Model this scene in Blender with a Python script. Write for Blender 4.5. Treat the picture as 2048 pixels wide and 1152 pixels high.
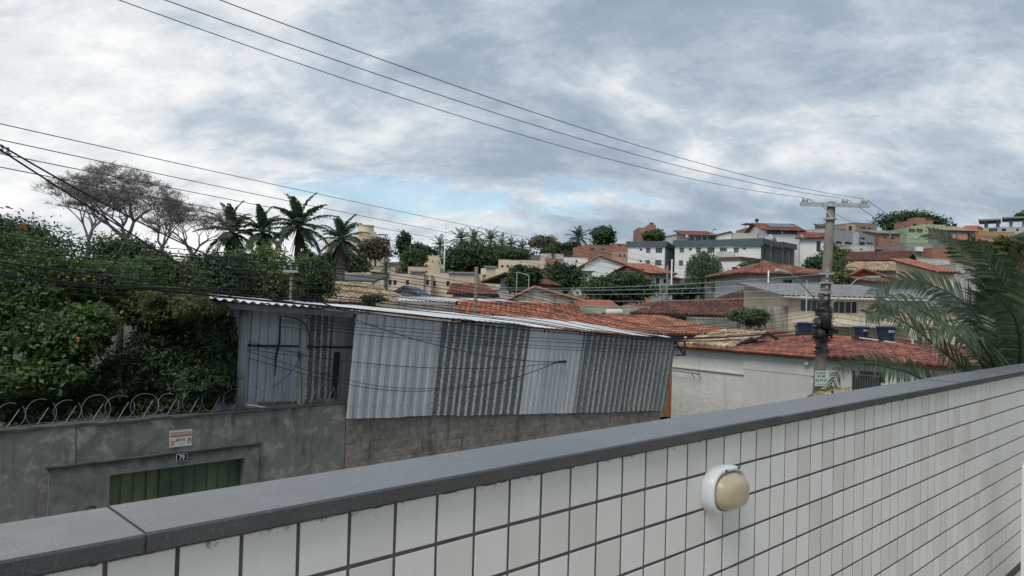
import bpy, math, random
import numpy as np
from mathutils import Vector, Matrix

sc = bpy.context.scene
for o in list(bpy.data.objects):
    bpy.data.objects.remove(o)
R = math.radians
# ------------------------------------------------------------------ camera
F = 1480.0
EYE = 5.1
PITCH, ROLL = 1.2, 1.5
cam_data = bpy.data.cameras.new('camera')
cam = bpy.data.objects.new('camera', cam_data)
sc.collection.objects.link(cam)
CAM_R = Matrix.Rotation(R(90 + PITCH), 3, 'X') @ Matrix.Rotation(R(ROLL), 3, 'Z')
cam.matrix_world = Matrix.Translation((0, 0, EYE)) @ CAM_R.to_4x4()
cam_data.sensor_width = 36.0
cam_data.lens = 36.0 * F / 2048.0
cam_data.clip_start = 0.05
cam_data.clip_end = 5000
sc.camera = cam
# ------------------------------------------------------------------ sky, sun, exposure
SUN_AZ, SUN_EL = R(-150), R(55)         # high soft sun behind thin cloud
sun_dir = Vector((math.sin(SUN_AZ) * math.cos(SUN_EL), math.cos(SUN_AZ) * math.cos(SUN_EL), math.sin(SUN_EL)))
world = bpy.data.worlds.new('World'); sc.world = world; world.use_nodes = True
nt = world.node_tree; nt.nodes.clear()
def wn(t, **k):
    n = nt.nodes.new(t)
    for a, b in k.items(): setattr(n, a, b)
    return n
def wl(a, b): nt.links.new(a, b)
def wmath(op, a, b=None, clamp=False):
    n = wn('ShaderNodeMath', operation=op, use_clamp=clamp)
    for i, v in enumerate((a, b)):
        if v is None: continue
        if isinstance(v, (int, float)): n.inputs[i].default_value = v
        else: wl(v, n.inputs[i])
    return n.outputs[0]
def wramp(fac, stops):
    n = wn('ShaderNodeValToRGB'); e = n.color_ramp.elements
    while len(e) < len(stops): e.new(0.5)
    for i, (p, c) in enumerate(stops): e[i].position = p; e[i].color = (*c, 1)
    wl(fac, n.inputs[0]); return n.outputs[0]
def wmix(fac, a, b, mode='MIX'):
    n = wn('ShaderNodeMix', data_type='RGBA', blend_type=mode)
    for s, v in ((n.inputs[0], fac), (n.inputs[6], a), (n.inputs[7], b)):
        if isinstance(v, (int, float)): s.default_value = v
        elif isinstance(v, tuple): s.default_value = (*v, 1)
        else: wl(v, s)
    return n.outputs[2]
sky = wn('ShaderNodeTexSky', sky_type='NISHITA', sun_disc=False)
sky.sun_elevation = SUN_EL; sky.sun_rotation = SUN_AZ; sky.air_density = 1.2; sky.dust_density = 1.5; sky.altitude = 800
tc = wn('ShaderNodeTexCoord'); sep = wn('ShaderNodeSeparateXYZ'); wl(tc.outputs['Generated'], sep.inputs[0])
zc = wmath('ADD', wmath('MAXIMUM', sep.outputs[2], 0.0), 0.40)
comb = wn('ShaderNodeCombineXYZ'); wl(wmath('DIVIDE', sep.outputs[0], zc), comb.inputs[0]); wl(wmath('DIVIDE', sep.outputs[1], zc), comb.inputs[1])
def wnoise(scale, detail, rough, dist, off=(0, 0, 0), sx=1.0, sy=1.0, rot=0.0):
    mp = wn('ShaderNodeMapping'); mp.inputs['Location'].default_value = off; mp.inputs['Scale'].default_value = (sx, sy, 1); mp.inputs['Rotation'].default_value = (0, 0, rot)
    wl(comb.outputs[0], mp.inputs[0])
    n = wn('ShaderNodeTexNoise'); n.inputs['Scale'].default_value = scale; n.inputs['Detail'].default_value = detail
    n.inputs['Roughness'].default_value = rough; n.inputs['Distortion'].default_value = dist
    wl(mp.outputs[0], n.inputs['Vector']); return n.outputs[0]
n_big = wnoise(1.1, 3, 0.5, 0.2, (3.1, 0.4, 0), 1.0, 1.2)
n_mid = wnoise(2.8, 10, 0.63, 0.3, (1.7, 5.2, 0), 0.85, 1.2, 0.5)
n_fine = wnoise(9.0, 9, 0.70, 0.3, (7.7, 2.2, 0), 0.75, 1.15, 0.45)
dens = wmath('ADD', wmath('ADD', wmath('MULTIPLY', n_big, 0.34), wmath('MULTIPLY', n_mid, 0.50)), wmath('MULTIPLY', n_fine, 0.21))
vd = wn('ShaderNodeVectorMath', operation='DOT_PRODUCT'); wl(tc.outputs['Generated'], vd.inputs[0]); vd.inputs[1].default_value = Vector((-0.50, 0.86, 0.11)).normalized()
glow = wmath('POWER', wmath('MAXIMUM', vd.outputs['Value'], 0.0), 7.0)
dens2 = wmath('SUBTRACT', dens, wmath('ADD', wmath('MULTIPLY', glow, 0.12), wmath('MULTIPLY', wmath('SUBTRACT', 1.0, wmath('MULTIPLY', sep.outputs[2], 4.2), True), 0.03)))
cloud = wramp(dens2, [(0.33, (0.90, 0.905, 0.90)), (0.405, (0.70, 0.735, 0.765)), (0.465, (0.475, 0.555, 0.63)), (0.535, (0.33, 0.41, 0.49)), (0.64, (0.25, 0.325, 0.40))])
cl10 = wn('ShaderNodeVectorMath', operation='SCALE'); wl(cloud, cl10.inputs[0]); cl10.inputs['Scale'].default_value = 6.6
# openings in the cloud layer, low over the far hill
n_gap = wnoise(5.0, 9, 0.66, 0.6, (2.0, 0.3, 0), 0.6, 1.7, 0.10)
gx_ = wmath('POWER', wmath('ABSOLUTE', wmath('MULTIPLY', wmath('ADD', sep.outputs[0], 0.06), 3.4)), 2.0)
gz_ = wmath('POWER', wmath('ABSOLUTE', wmath('MULTIPLY', wmath('SUBTRACT', sep.outputs[2], 0.142), 22.0)), 2.0)
near_gap = wmath('MULTIPLY', wmath('SUBTRACT', 1.0, wmath('ADD', gx_, gz_), True), wmath('GREATER_THAN', sep.outputs[1], 0.0))
gapf = wmath('ADD', wmath('MULTIPLY', n_gap, 1.0), wmath('MULTIPLY', near_gap, 0.20))
gap = wramp(gapf, [(0.60, (0, 0, 0)), (0.70, (1, 1, 1))])
skyc = wmix(1.0, sky.outputs[0], (0.74, 0.84, 0.86), 'MULTIPLY')
allsky = wmix(wmath('MULTIPLY', wmath('MULTIPLY', gap, wmath('MULTIPLY', near_gap, 4.0, True)), 0.68), cl10.outputs[0], skyc)
bg = wn('ShaderNodeBackground'); wl(allsky, bg.inputs[0]); bg.inputs[1].default_value = 0.1
wo = wn('ShaderNodeOutputWorld'); wl(bg.outputs[0], wo.inputs[0])
sl = bpy.data.lights.new('sun', 'SUN'); sl.energy = 1.4; sl.angle = R(28); sl.color = (1.0, 0.95, 0.88)
so = bpy.data.objects.new('sun', sl); sc.collection.objects.link(so)
so.rotation_euler = sun_dir.to_track_quat('Z', 'Y').to_euler(); so.location = (-20, 30, 40)
sc.view_settings.view_transform = 'Standard'; sc.view_settings.look = 'None'
sc.view_settings.gamma = 1.0; sc.view_settings.use_curve_mapping = False
sc.view_settings.exposure = 0.75
sc.cycles.max_bounces = 6; sc.cycles.transparent_max_bounces = 8
sc.cycles.use_denoising = True

# ------------------------------------------------------------------ projection helpers (real metres from measured photo points)
def ray(px, py):
    return CAM_R @ Vector(((px - 1024) / F, -(py - 576) / F, -1.0))
def at(px, py, Y):
    r = ray(px, py); k = Y / r.y
    return Vector((r.x * k, Y, EYE + r.z * k))
UX, UY = 0.71853, 0.69550                 # along the street
U = Vector((UX, UY, 0)); NN = Vector((-UY, UX, 0))    # NN: across the street, away from the camera
STREET_ROT = math.atan2(UY, UX)
def S(t, p, z):                            # street frame: along, across, height above the eye
    return Vector((UX * t - UY * p, UY * t + UX * p, EYE + z))
def hit(px, py, p):                        # photo point on the vertical plane p metres across the street
    r = ray(px, py); k = p / (r.dot(NN)); P = r * k
    return P.dot(U), P.z
def hitS(px, py, p):
    t, z = hit(px, py, p); return S(t, p, z)
def proj(P):
    q = CAM_R.transposed() @ (Vector(P) - Vector((0, 0, EYE)))
    return 1024 + F * q.x / -q.z, 576 - F * q.y / -q.z, -q.z
def terrain(x, y):
    if y < 1: return 0.0
    a = max(-0.7, min(0.7, x / max(y, 12)))
    k = 0.10 + 0.09 * a if a > 0 else 0.10 + 0.085 * a
    h = max(0.0, min(y, 240) - 32)
    z = k * h * min(1, h / 25)
    if y > 240: z -= (y - 240) * 0.05
    return z + 0.5 * math.sin(x * 0.11) * math.sin(y * 0.07) * min(1, h / 30)

# ------------------------------------------------------------------ materials
MATS = {}
class NB:
    def __init__(s, name):
        s.m = bpy.data.materials.new(name); s.m.use_nodes = True
        s.t = s.m.node_tree; s.t.nodes.clear()
        s.out = s.n('ShaderNodeOutputMaterial'); s.b = s.n('ShaderNodeBsdfPrincipled')
        s.l(s.b.outputs[0], s.out.inputs[0])
        s.pos = s.n('ShaderNodeNewGeometry')
    def n(s, t, **k):
        n = s.t.nodes.new(t)
        for a, b in k.items(): setattr(n, a, b)
        return n
    def l(s, a, b): s.t.links.new(a, b)
    def noise(s, scale, detail=5, rough=0.6, dist=0.0, vec=(1, 1, 1), kind='noise'):
        mp = s.n('ShaderNodeMapping'); mp.inputs['Scale'].default_value = vec
        s.l(s.pos.outputs['Position'], mp.inputs[0])
        if kind == 'voronoi':
            n = s.n('ShaderNodeTexVoronoi'); n.inputs['Scale'].default_value = scale
        else:
            n = s.n('ShaderNodeTexNoise'); n.inputs['Scale'].default_value = scale; n.inputs['Detail'].default_value = detail
            n.inputs['Roughness'].default_value = rough; n.inputs['Distortion'].default_value = dist
        s.l(mp.outputs[0], n.inputs['Vector']); return n.outputs[0]
    def ramp(s, fac, stops):
        n = s.n('ShaderNodeValToRGB'); e = n.color_ramp.elements
        while len(e) < len(stops): e.new(0.5)
        for i, (p, c) in enumerate(stops):
            e[i].position = p; e[i].color = (c, c, c, 1) if isinstance(c, (int, float)) else (*c, 1)
        s.l(fac, n.inputs[0]); return n.outputs[0]
    def mix(s, fac, a, b, mode='MIX'):
        n = s.n('ShaderNodeMix', data_type='RGBA', blend_type=mode)
        for k, v in ((n.inputs[0], fac), (n.inputs[6], a), (n.inputs[7], b)):
            if isinstance(v, (int, float)): k.default_value = v
            elif isinstance(v, tuple): k.default_value = (*v, 1)
            else: s.l(v, k)
        return n.outputs[2]
    def math(s, op, a, b=None, clamp=False):
        n = s.n('ShaderNodeMath', operation=op, use_clamp=clamp)
        for i, v in enumerate((a, b)):
            if v is None: continue
            if isinstance(v, (int, float)): n.inputs[i].default_value = v
            else: s.l(v, n.inputs[i])
        return n.outputs[0]
    def bump(s, h, strength=0.3, dist=0.02):
        n = s.n('ShaderNodeBump'); n.inputs['Strength'].default_value = strength; n.inputs['Distance'].default_value = dist
        s.l(h, n.inputs['Height']); s.l(n.outputs[0], s.b.inputs['Normal'])
    def color(s, c):
        if isinstance(c, tuple): s.b.inputs['Base Color'].default_value = (*c, 1)
        else: s.l(c, s.b.inputs['Base Color'])
    def set(s, rough=None, metal=None, spec=None):
        if rough is not None:
            if isinstance(rough, (int, float)): s.b.inputs['Roughness'].default_value = rough
            else: s.l(rough, s.b.inputs['Roughness'])
        if metal is not None: s.b.inputs['Metallic'].default_value = metal
        if spec is not None: s.b.inputs['Specular IOR Level'].default_value = spec
def mul(c, k): return tuple(min(1, v * k) for v in c)
def M_plain(name, c, rough=0.8, var=0.2, scale=1.5, metal=0.0, bump=0.15, bscale=None, stain=0.0, spec=None):
    """painted or rendered surface with mottling, optional dirt streaks running down"""
    if name in MATS: return MATS[name]
    b = NB(name)
    f = b.noise(scale, 6, 0.65, 0.3)
    col = b.mix(b.ramp(f, [(0.3, 0.0), (0.7, 1.0)]), mul(c, 1 - var), mul(c, 1 + var * 0.6))
    if stain:
        st = b.noise(1.0, 7, 0.7, 0.2, (2.6, 2.6, 0.35))
        col = b.mix(b.math('MULTIPLY', b.ramp(st, [(0.50, 0.0), (0.68, 1.0)]), stain), col, (0.05, 0.048, 0.042))
    b.color(col); b.set(rough, metal, spec)
    if bump: b.bump(b.noise(bscale or scale * 12, 5, 0.6), bump, 0.02)
    MATS[name] = b.m; return b.m
def M_island(name, cols, rough=0.85, grime=0.0, bump=0.2, gcol=(0.03, 0.026, 0.024), gscale=0.9):
    """each loose piece (roof tile, leaf) takes its own tone"""
    b = NB(name)
    k = len(cols)
    col = b.ramp(b.pos.outputs['Random Per Island'], [(i / max(1, k - 1), c) for i, c in enumerate(cols)])
    if grime:
        g = b.noise(gscale, 6, 0.7, 0.3)
        col = b.mix(b.math('MULTIPLY', b.ramp(g, [(0.44, 0.0), (0.64, 1.0)]), grime), col, gcol)
        g2 = b.noise(gscale * 14, 4, 0.7)
        col = b.mix(b.math('MULTIPLY', b.ramp(g2, [(0.5, 0.0), (0.7, 1.0)]), grime * 0.6), col, gcol)
    b.color(col); b.set(rough)
    if bump: b.bump(b.noise(18, 4), bump, 0.01)
    MATS[name] = b.m; return b.m
def M_leaf(name, cols, trans=0.35, rough=0.5):
    b = NB(name)
    k = len(cols)
    col = b.ramp(b.pos.outputs['Random Per Island'], [(i / max(1, k - 1), c) for i, c in enumerate(cols)])
    nz = b.noise(0.8, 4)
    col = b.mix(b.ramp(nz, [(0.35, 0.0), (0.65, 1.0)]), col, b.mix(1.0, col, (1.45, 1.4, 1.1), 'MULTIPLY'))
    b.color(col); b.set(rough, 0, 0.35)
    tr = b.n('ShaderNodeBsdfTranslucent'); b.l(b.mix(1.0, col, (1.6, 1.9, 0.9), 'MULTIPLY'), tr.inputs[0])
    mx = b.n('ShaderNodeMixShader'); mx.inputs[0].default_value = trans
    b.l(b.b.outputs[0], mx.inputs[1]); b.l(tr.outputs[0], mx.inputs[2]); b.l(mx.outputs[0], b.out.inputs[0])
    MATS[name] = b.m; return b.m

# ------------------------------------------------------------------ mesh helpers
COL = sc.collection
class MB:
    def __init__(s): s.v = []; s.f = []
    def add(s, vs, fs):
        k = len(s.v); s.v += [tuple(v) for v in vs]; s.f += [tuple(i + k for i in f) for f in fs]; return s
    def quad(s, a, b, c, d): return s.add([a, b, c, d], [(0, 1, 2, 3)])
    def box(s, o, ex, ey, ez):
        """o corner, ex ey ez edge vectors"""
        o, ex, ey, ez = map(Vector, (o, ex, ey, ez))
        vs = [o, o + ex, o + ex + ey, o + ey]; vs += [v + ez for v in vs]
        return s.add(vs, [(0, 3, 2, 1), (4, 5, 6, 7), (0, 1, 5, 4), (1, 2, 6, 5), (2, 3, 7, 6), (3, 0, 4, 7)])
    def cbox(s, c, sx, sy, sz, ux=(1, 0, 0), uy=(0, 1, 0), uz=(0, 0, 1)):
        ux, uy, uz = Vector(ux) * sx, Vector(uy) * sy, Vector(uz) * sz
        return s.box(Vector(c) - (ux + uy + uz) / 2, ux, uy, uz)
    def sbox(s, t0, t1, p0, p1, z0, z1):
        return s.box(S(t0, p0, z0), U * (t1 - t0), NN * (p1 - p0), (0, 0, z1 - z0))
    def bar(s, a, b, w, h=None, up=(0, 0, 1)):
        a, b = Vector(a), Vector(b); d = (b - a).normalized(); up = Vector(up)
        if abs(d.dot(up)) > 0.97: up = Vector((1, 0, 0))
        x = d.cross(up).normalized(); y = x.cross(d); h = h or w
        return s.box(a - x * w / 2 - y * h / 2, x * w, y * h, b - a)
    def tube(s, pts, r, n=6, cap=True):
        pts = [Vector(p) for p in pts]; rs = r if isinstance(r, (list, tuple)) else [r] * len(pts)
        base = len(s.v); prev = None
        for i, p in enumerate(pts):
            d = (pts[min(i + 1, len(pts) - 1)] - pts[max(i - 1, 0)]).normalized()
            if prev is None:
                up = Vector((0, 0, 1)) if abs(d.z) < 0.9 else Vector((1, 0, 0)); x = d.cross(up).normalized()
            else:
                x = (prev - d * prev.dot(d)).normalized()
            prev = x; y = d.cross(x)
            for k in range(n):
                a = 2 * math.pi * k / n
                s.v.append(tuple(p + (x * math.cos(a) + y * math.sin(a)) * rs[i]))
        for i in range(len(pts) - 1):
            for k in range(n):
                a = base + i * n + k; b2 = base + i * n + (k + 1) % n
                s.f.append((a, b2, b2 + n, a + n))
        if cap:
            s.f.append(tuple(base + k for k in reversed(range(n))))
            s.f.append(tuple(base + (len(pts) - 1) * n + k for k in range(n)))
        return s
    def lathe(s, c, prof, n=16, axis=(0, 0, 1)):
        c = Vector(c); ax = Vector(axis).normalized()
        x = ax.orthogonal().normalized(); y = ax.cross(x); base = len(s.v)
        for r, h in prof:
            for k in range(n):
                a = 2 * math.pi * k / n
                s.v.append(tuple(c + ax * h + (x * math.cos(a) + y * math.sin(a)) * r))
        for i in range(len(prof) - 1):
            for k in range(n):
                a = base + i * n + k; b2 = base + i * n + (k + 1) % n
                s.f.append((a, b2, b2 + n, a + n))
        s.f.append(tuple(base + k for k in reversed(range(n))))
        s.f.append(tuple(base + (len(prof) - 1) * n + k for k in range(n)))
        return s
    def mesh(s, name):
        me = bpy.data.meshes.new(name); me.from_pydata(s.v, [], s.f); me.update(); return me
def link(name, me, mat, parent=None, smooth=False):
    o = bpy.data.objects.new(name, me); COL.objects.link(o)
    if mat and not me.materials: me.materials.append(mat)
    if smooth: me.polygons.foreach_set('use_smooth', [True] * len(me.polygons))
    if parent is not None:
        o.parent = parent
        if parent.type == 'EMPTY': o.location = -Vector(parent.location)
    return o
def obj(name, mb, mat, parent=None, smooth=False, label=None, cat=None, group=None, kind=None):
    me = mb.mesh(name) if isinstance(mb, MB) else mb
    if parent is None and len(me.vertices):
        co = np.empty(len(me.vertices) * 3, dtype=np.float32); me.vertices.foreach_get('co', co); co = co.reshape(-1, 3)
        c = np.array([(co[:, 0].min() + co[:, 0].max()) / 2, (co[:, 1].min() + co[:, 1].max()) / 2, co[:, 2].min()], dtype=np.float32)
        co -= c; me.vertices.foreach_set('co', co.ravel()); me.update()
        o = link(name, me, mat, None, smooth); o.location = Vector([float(v) for v in c])
    else:
        o = link(name, me, mat, parent, smooth)
    return tag(o, label, cat, group, kind)
def tag(o, label=None, cat=None, group=None, kind=None):
    if label: o['label'] = label
    if cat: o['category'] = cat
    if group: o['group'] = group
    if kind: o['kind'] = kind
    return o
def thing(name, label, cat, loc, group=None):
    o = bpy.data.objects.new(name, None); COL.objects.link(o); o.location = Vector(loc); o.empty_display_size = 0.2
    return tag(o, label, cat, group)
def text_on(name, body, c, right, up, h, mat, parent, width=None, bold=0.0, depth=0.003):
    """flat lettering of cap height h centred on c"""
    cu = bpy.data.curves.new('txt', 'FONT'); cu.body = body; cu.size = 1.0; cu.align_x = 'CENTER'; cu.align_y = 'CENTER'
    cu.extrude = 0.0; cu.offset = bold; cu.resolution_u = 3
    to = bpy.data.objects.new('txt', cu); COL.objects.link(to)
    dg = bpy.context.evaluated_depsgraph_get(); me = bpy.data.meshes.new_from_object(to.evaluated_get(dg))
    bpy.data.objects.remove(to)
    co = np.empty(len(me.vertices) * 3, dtype=np.float32); me.vertices.foreach_get('co', co); co = co.reshape(-1, 3)
    mn, mx = co.min(0), co.max(0); co -= (mn + mx) / 2
    sy = h / max(1e-6, (mx - mn)[1]); sx = (width / (mx - mn)[0]) if width else sy
    r = np.array(Vector(right).normalized()); u = np.array(Vector(up).normalized()); nrm = np.cross(r, u)
    w = np.array(c)[None] + co[:, :1] * sx * r + co[:, 1:2] * sy * u + nrm * depth
    me.vertices.foreach_set('co', w.astype(np.float32).ravel()); me.update(); me.materials.clear()
    return link(name, me, mat, parent)
# ================================================================== ground, street
rng = random.Random(7)
GRASS = M_plain('hillside_scrub', (0.06, 0.065, 0.04), 0.95, 0.45, 0.35, bump=0.4, bscale=3)
ASPH = M_plain('asphalt', (0.055, 0.055, 0.056), 0.9, 0.25, 3, bump=0.3, bscale=60)
CONC = M_plain('pavement_concrete', (0.26, 0.25, 0.235), 0.9, 0.3, 2, bump=0.2, stain=0.35)
xs = sorted(set([-420, -300, -200, -140] + list(range(-100, 181, 8)) + [200, 240, 300, 420]))
ys = sorted(set([-60, -30, -10] + list(range(0, 260, 7)) + [270, 300, 360, 500, 900, 2500]))
g = MB(); k = len(ys)
for x in xs:
    for y in ys:
        xx = x * (1 if y < 500 else y / 300)
        g.v.append((xx, y, terrain(x, y)))
for i in range(len(xs) - 1):
    for j in range(k - 1): g.f.append((i * k + j, (i + 1) * k + j, (i + 1) * k + j + 1, i * k + j + 1))
obj('ground', g, GRASS, kind='structure', smooth=True)
obj('road', MB().sbox(-14, 17.5, 3.3, 10.6, -EYE - 0.02, -EYE + 0.004), ASPH, kind='structure')
pv = MB().sbox(-14, 19.4, 10.6, 13.38, -EYE - 0.1, -EYE + 0.13); obj('pavement', pv, CONC, kind='structure')
obj('kerb', MB().sbox(-14, 19.4, 10.45, 10.6, -EYE - 0.1, -EYE + 0.134), M_plain('kerb_stone', (0.3, 0.3, 0.29), 0.85), kind='structure')
# terrace we stand on
FLOORM = M_plain('terrace_floor_stone', (0.42, 0.39, 0.33), 0.7, 0.35, 9, bump=0.1)
obj('terrace_floor', MB().sbox(-4, 9.5, -3.5, 1.283, -2.05, -1.83), FLOORM, kind='structure')
obj('terrace_side', MB().sbox(-4, 9.5, 1.286, 1.44, -EYE, -1.84), CONC, kind='structure')

# ================================================================== tiled parapet
def M_tile():
    b = NB('glazed_white_tile')
    oi = b.n('ShaderNodeObjectInfo')
    base = b.ramp(oi.outputs['Random'], [(0, (0.655, 0.62, 0.57)), (0.5, (0.735, 0.705, 0.655)), (1, (0.77, 0.745, 0.70))])
    nz = b.noise(2.2, 6, 0.7)
    col = b.mix(b.math('MULTIPLY', b.ramp(nz, [(0.45, 0), (0.75, 1)]), 0.14), base, (0.50, 0.47, 0.41))
    rs = b.noise(1.0, 7, 0.72, 0.2, (9, 9, 0.8)); col = b.mix(b.math('MULTIPLY', b.ramp(rs, [(0.52, 0), (0.72, 1)]), 0.13), col, (0.42, 0.39, 0.34))
    # soot and scuffs just under the coping
    sx = b.n('ShaderNodeSeparateXYZ'); b.l(b.pos.outputs['Position'], sx.inputs[0])
    top = b.math('MULTIPLY', b.math('SUBTRACT', sx.outputs[2], EYE - 0.475), 18.0, True)
    n2 = b.noise(26, 6, 0.75, 0.6)
    spots = b.ramp(b.math('MULTIPLY', n2, b.math('ADD', b.math('MULTIPLY', top, 0.42), 0.58)), [(0.52, 0), (0.60, 1)])
    col = b.mix(b.math('MULTIPLY', spots, 0.75), col, (0.10, 0.095, 0.085))
    b.color(col); b.set(b.ramp(b.noise(5, 4), [(0.3, 0.34), (0.7, 0.52)]), 0, 0.45)
    b.bump(b.noise(9, 3), 0.03, 0.01)
    return b.m
TILE = M_tile()
GROUT = M_plain('dark_grout', (0.105, 0.095, 0.094), 0.95, 0.4, 14, bump=0.4, bscale=120)
def M_granite():
    b = NB('grey_granite')
    n1 = b.noise(420, 2, 0.5); n2 = b.noise(7, 6, 0.7, 0.4)
    c = b.mix(b.ramp(n1, [(0.35, 0), (0.65, 1)]), (0.03, 0.032, 0.036), (0.08, 0.083, 0.09))
    c = b.mix(b.math('MULTIPLY', b.ramp(n2, [(0.4, 0), (0.7, 1)]), 0.35), c, (0.115, 0.112, 0.11))
    v = b.noise(150, 2, 0.5); c = b.mix(b.ramp(v, [(0.68, 0), (0.74, 0.7)]), c, (0.22, 0.22, 0.21))
    w = b.noise(1.6, 8, 0.75, 0.5); c = b.mix(b.math('MULTIPLY', b.ramp(w, [(0.5, 0), (0.7, 1)]), 0.4), c, (0.12, 0.115, 0.105))
    sx = b.n('ShaderNodeSeparateXYZ'); b.l(b.pos.outputs['Normal'], sx.inputs[0]); dn = b.noise(3.5, 8, 0.72, 0.4)
    top_light = b.math('MULTIPLY', b.math('GREATER_THAN', sx.outputs[2], 0.8), b.ramp(dn, [(0.3, 0.45), (0.7, 0.85)]))  # upward faces painted paler in place of the sky's reflection
    c = b.mix(top_light, c, b.mix(b.ramp(n1, [(0.35, 0), (0.65, 1)]), (0.10, 0.103, 0.112), (0.19, 0.19, 0.195)))
    b.color(c); b.set(b.ramp(n2, [(0.3, 0.22), (0.7, 0.36)]), 0, 0.6)
    b.bump(b.noise(260, 2), 0.05, 0.004)
    return b.m
GRAN = M_granite()
parapet = thing('parapet', 'white tiled parapet wall with dark grey granite coping in the foreground', 'parapet wall', S(2, 1.36, -1.83))
obj('wall_core', MB().sbox(-1.4, 9.4, 1.2803, 1.43, -1.83, -0.418), GROUT, parapet)
TW, JT, PT, PZ = 0.1035, 0.0, 0.1105, 0.1127
tile_mb = MB()
def tile_shape(mb, w, h, d, bev):
    w2, h2 = w / 2, h / 2
    vs = [(-w2, d, -h2), (w2, d, -h2), (w2, d, h2), (-w2, d, h2), (-w2 + bev, 0, -h2 + bev), (w2 - bev, 0, -h2 + bev), (w2 - bev, 0, h2 - bev), (-w2 + bev, 0, h2 - bev),
          (-w2, bev, -h2), (w2, bev, -h2), (w2, bev, h2), (-w2, bev, h2)]
    fs = [(4, 5, 6, 7), (8, 9, 5, 4), (9, 10, 6, 5), (10, 11, 7, 6), (11, 8, 4, 7), (0, 1, 9, 8), (1, 2, 10, 9), (2, 3, 11, 10), (3, 0, 8, 11)]
    return mb.add(vs, fs)
tile_me = tile_shape(MB(), PT - 0.0072, PZ - 0.0086, 0.008, 0.0012).mesh('tile')
tile_me.materials.append(TILE)
cells = []
for i in range(-15, 81):
    for j in range(12):
        t = 0.3645 + PT * (i + 0.5); z = -0.4195 - PZ * (j + 0.5)
        P = S(t, 1.279, z); x, y, d = proj(P)
        x1 = proj(S(t + PT / 2, 1.279, z))[0]; x0 = proj(S(t - PT / 2, 1.279, z))[0]
        vis = d > 0.3 and -30 < x < 2080 and y < 1180
        area = abs(x1 - x0) * PZ * F / d if vis else 0
        cells.append((area, t, z, i * 13 + j))
cells.sort(reverse=True)
rest = MB()
for n, (ar, t, z, sd) in enumerate(cells):
    rr = random.Random(sd)
    jp = rr.uniform(-0.0003, 0.0003)
    if n < 300 and ar > 0:
        o = bpy.data.objects.new('tile', tile_me); COL.objects.link(o); o.parent = parapet
        o.location = S(t, 1.279 + jp, z) - Vector(parapet.location)
        o.rotation_euler = (rr.uniform(-0.005, 0.005), rr.uniform(-0.008, 0.008), STREET_ROT + rr.uniform(-0.006, 0.006))
    else:
        tmp = tile_shape(MB(), PT - 0.0072, PZ - 0.0086, 0.008, 0.0012)
        m4 = Matrix.Translation(S(t, 1.279 + jp, z)) @ Matrix.Rotation(STREET_ROT + rr.uniform(-0.004, 0.004), 4, 'Z')
        rest.add([m4 @ Vector(v) for v in tmp.v], tmp.f)
obj('distant_tiles', rest, TILE, parapet, kind='stuff')
def bevel_box(mb, t0, t1, p0, p1, z0, z1, b=0.004):
    """slab with eased long edges"""
    prof = [(p0, z0), (p0, z1 - b), (p0 + b, z1), (p1 - b, z1), (p1, z1 - b), (p1, z0)]
    n = len(prof); vs = [S(t0, p, z) for p, z in prof] + [S(t1, p, z) for p, z in prof]
    fs = [(i, (i + 1) % n, n + (i + 1) % n, n + i) for i in range(n)] + [tuple(range(n - 1, -1, -1)), tuple(range(n, 2 * n))]
    return mb.add(vs, fs)
edges = [-1.77, 0.4157, 2.597, 4.80, 6.99, 9.2]
for i in range(5):
    dz = (0, 0.0015, -0.001, 0.001, 0)[i]
    obj('coping_slab', bevel_box(MB(), edges[i] + 0.0022, edges[i + 1] - 0.0022, 1.256, 1.462, -0.4135, -0.384 + dz), GRAN, parapet)
# sealant bead with drips of cement under the coping
sb = MB(); rr = random.Random(4)
t = -0.5
while t < 8.5:
    w = rr.uniform(0.008, 0.03); h = rr.choice([0.0, 0.001, 0.002, 0.003, 0.002, 0.005])
    sb.sbox(t, t + w, 1.2768, 1.2802, -0.4205 - h, -0.4137); t += w + 0.0005
obj('mortar_line', sb, GROUT, parapet)
obj('slab_joint', MB().sbox(0.4137, 0.4177, 1.262, 1.458, -0.412, -0.3865).sbox(2.595, 2.599, 1.262, 1.458, -0.412, -0.3865).sbox(4.798, 4.802, 1.262, 1.458, -0.412, -0.387), M_plain('joint_cement', (0.2, 0.17, 0.15), 0.9), parapet)
# white post at the far right of the terrace
obj('white_post', MB().box(at(2044, 936, 4.6) - Vector((0, 0, 2.6)), (0.16, 0, 0), (0.12, 0.16, 0), (0, 0, 2.6)), M_plain('white_post_paint', (0.7, 0.7, 0.68), 0.6, 0.06),
    label='white painted low post at the right end of the terrace', cat='post')

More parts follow.
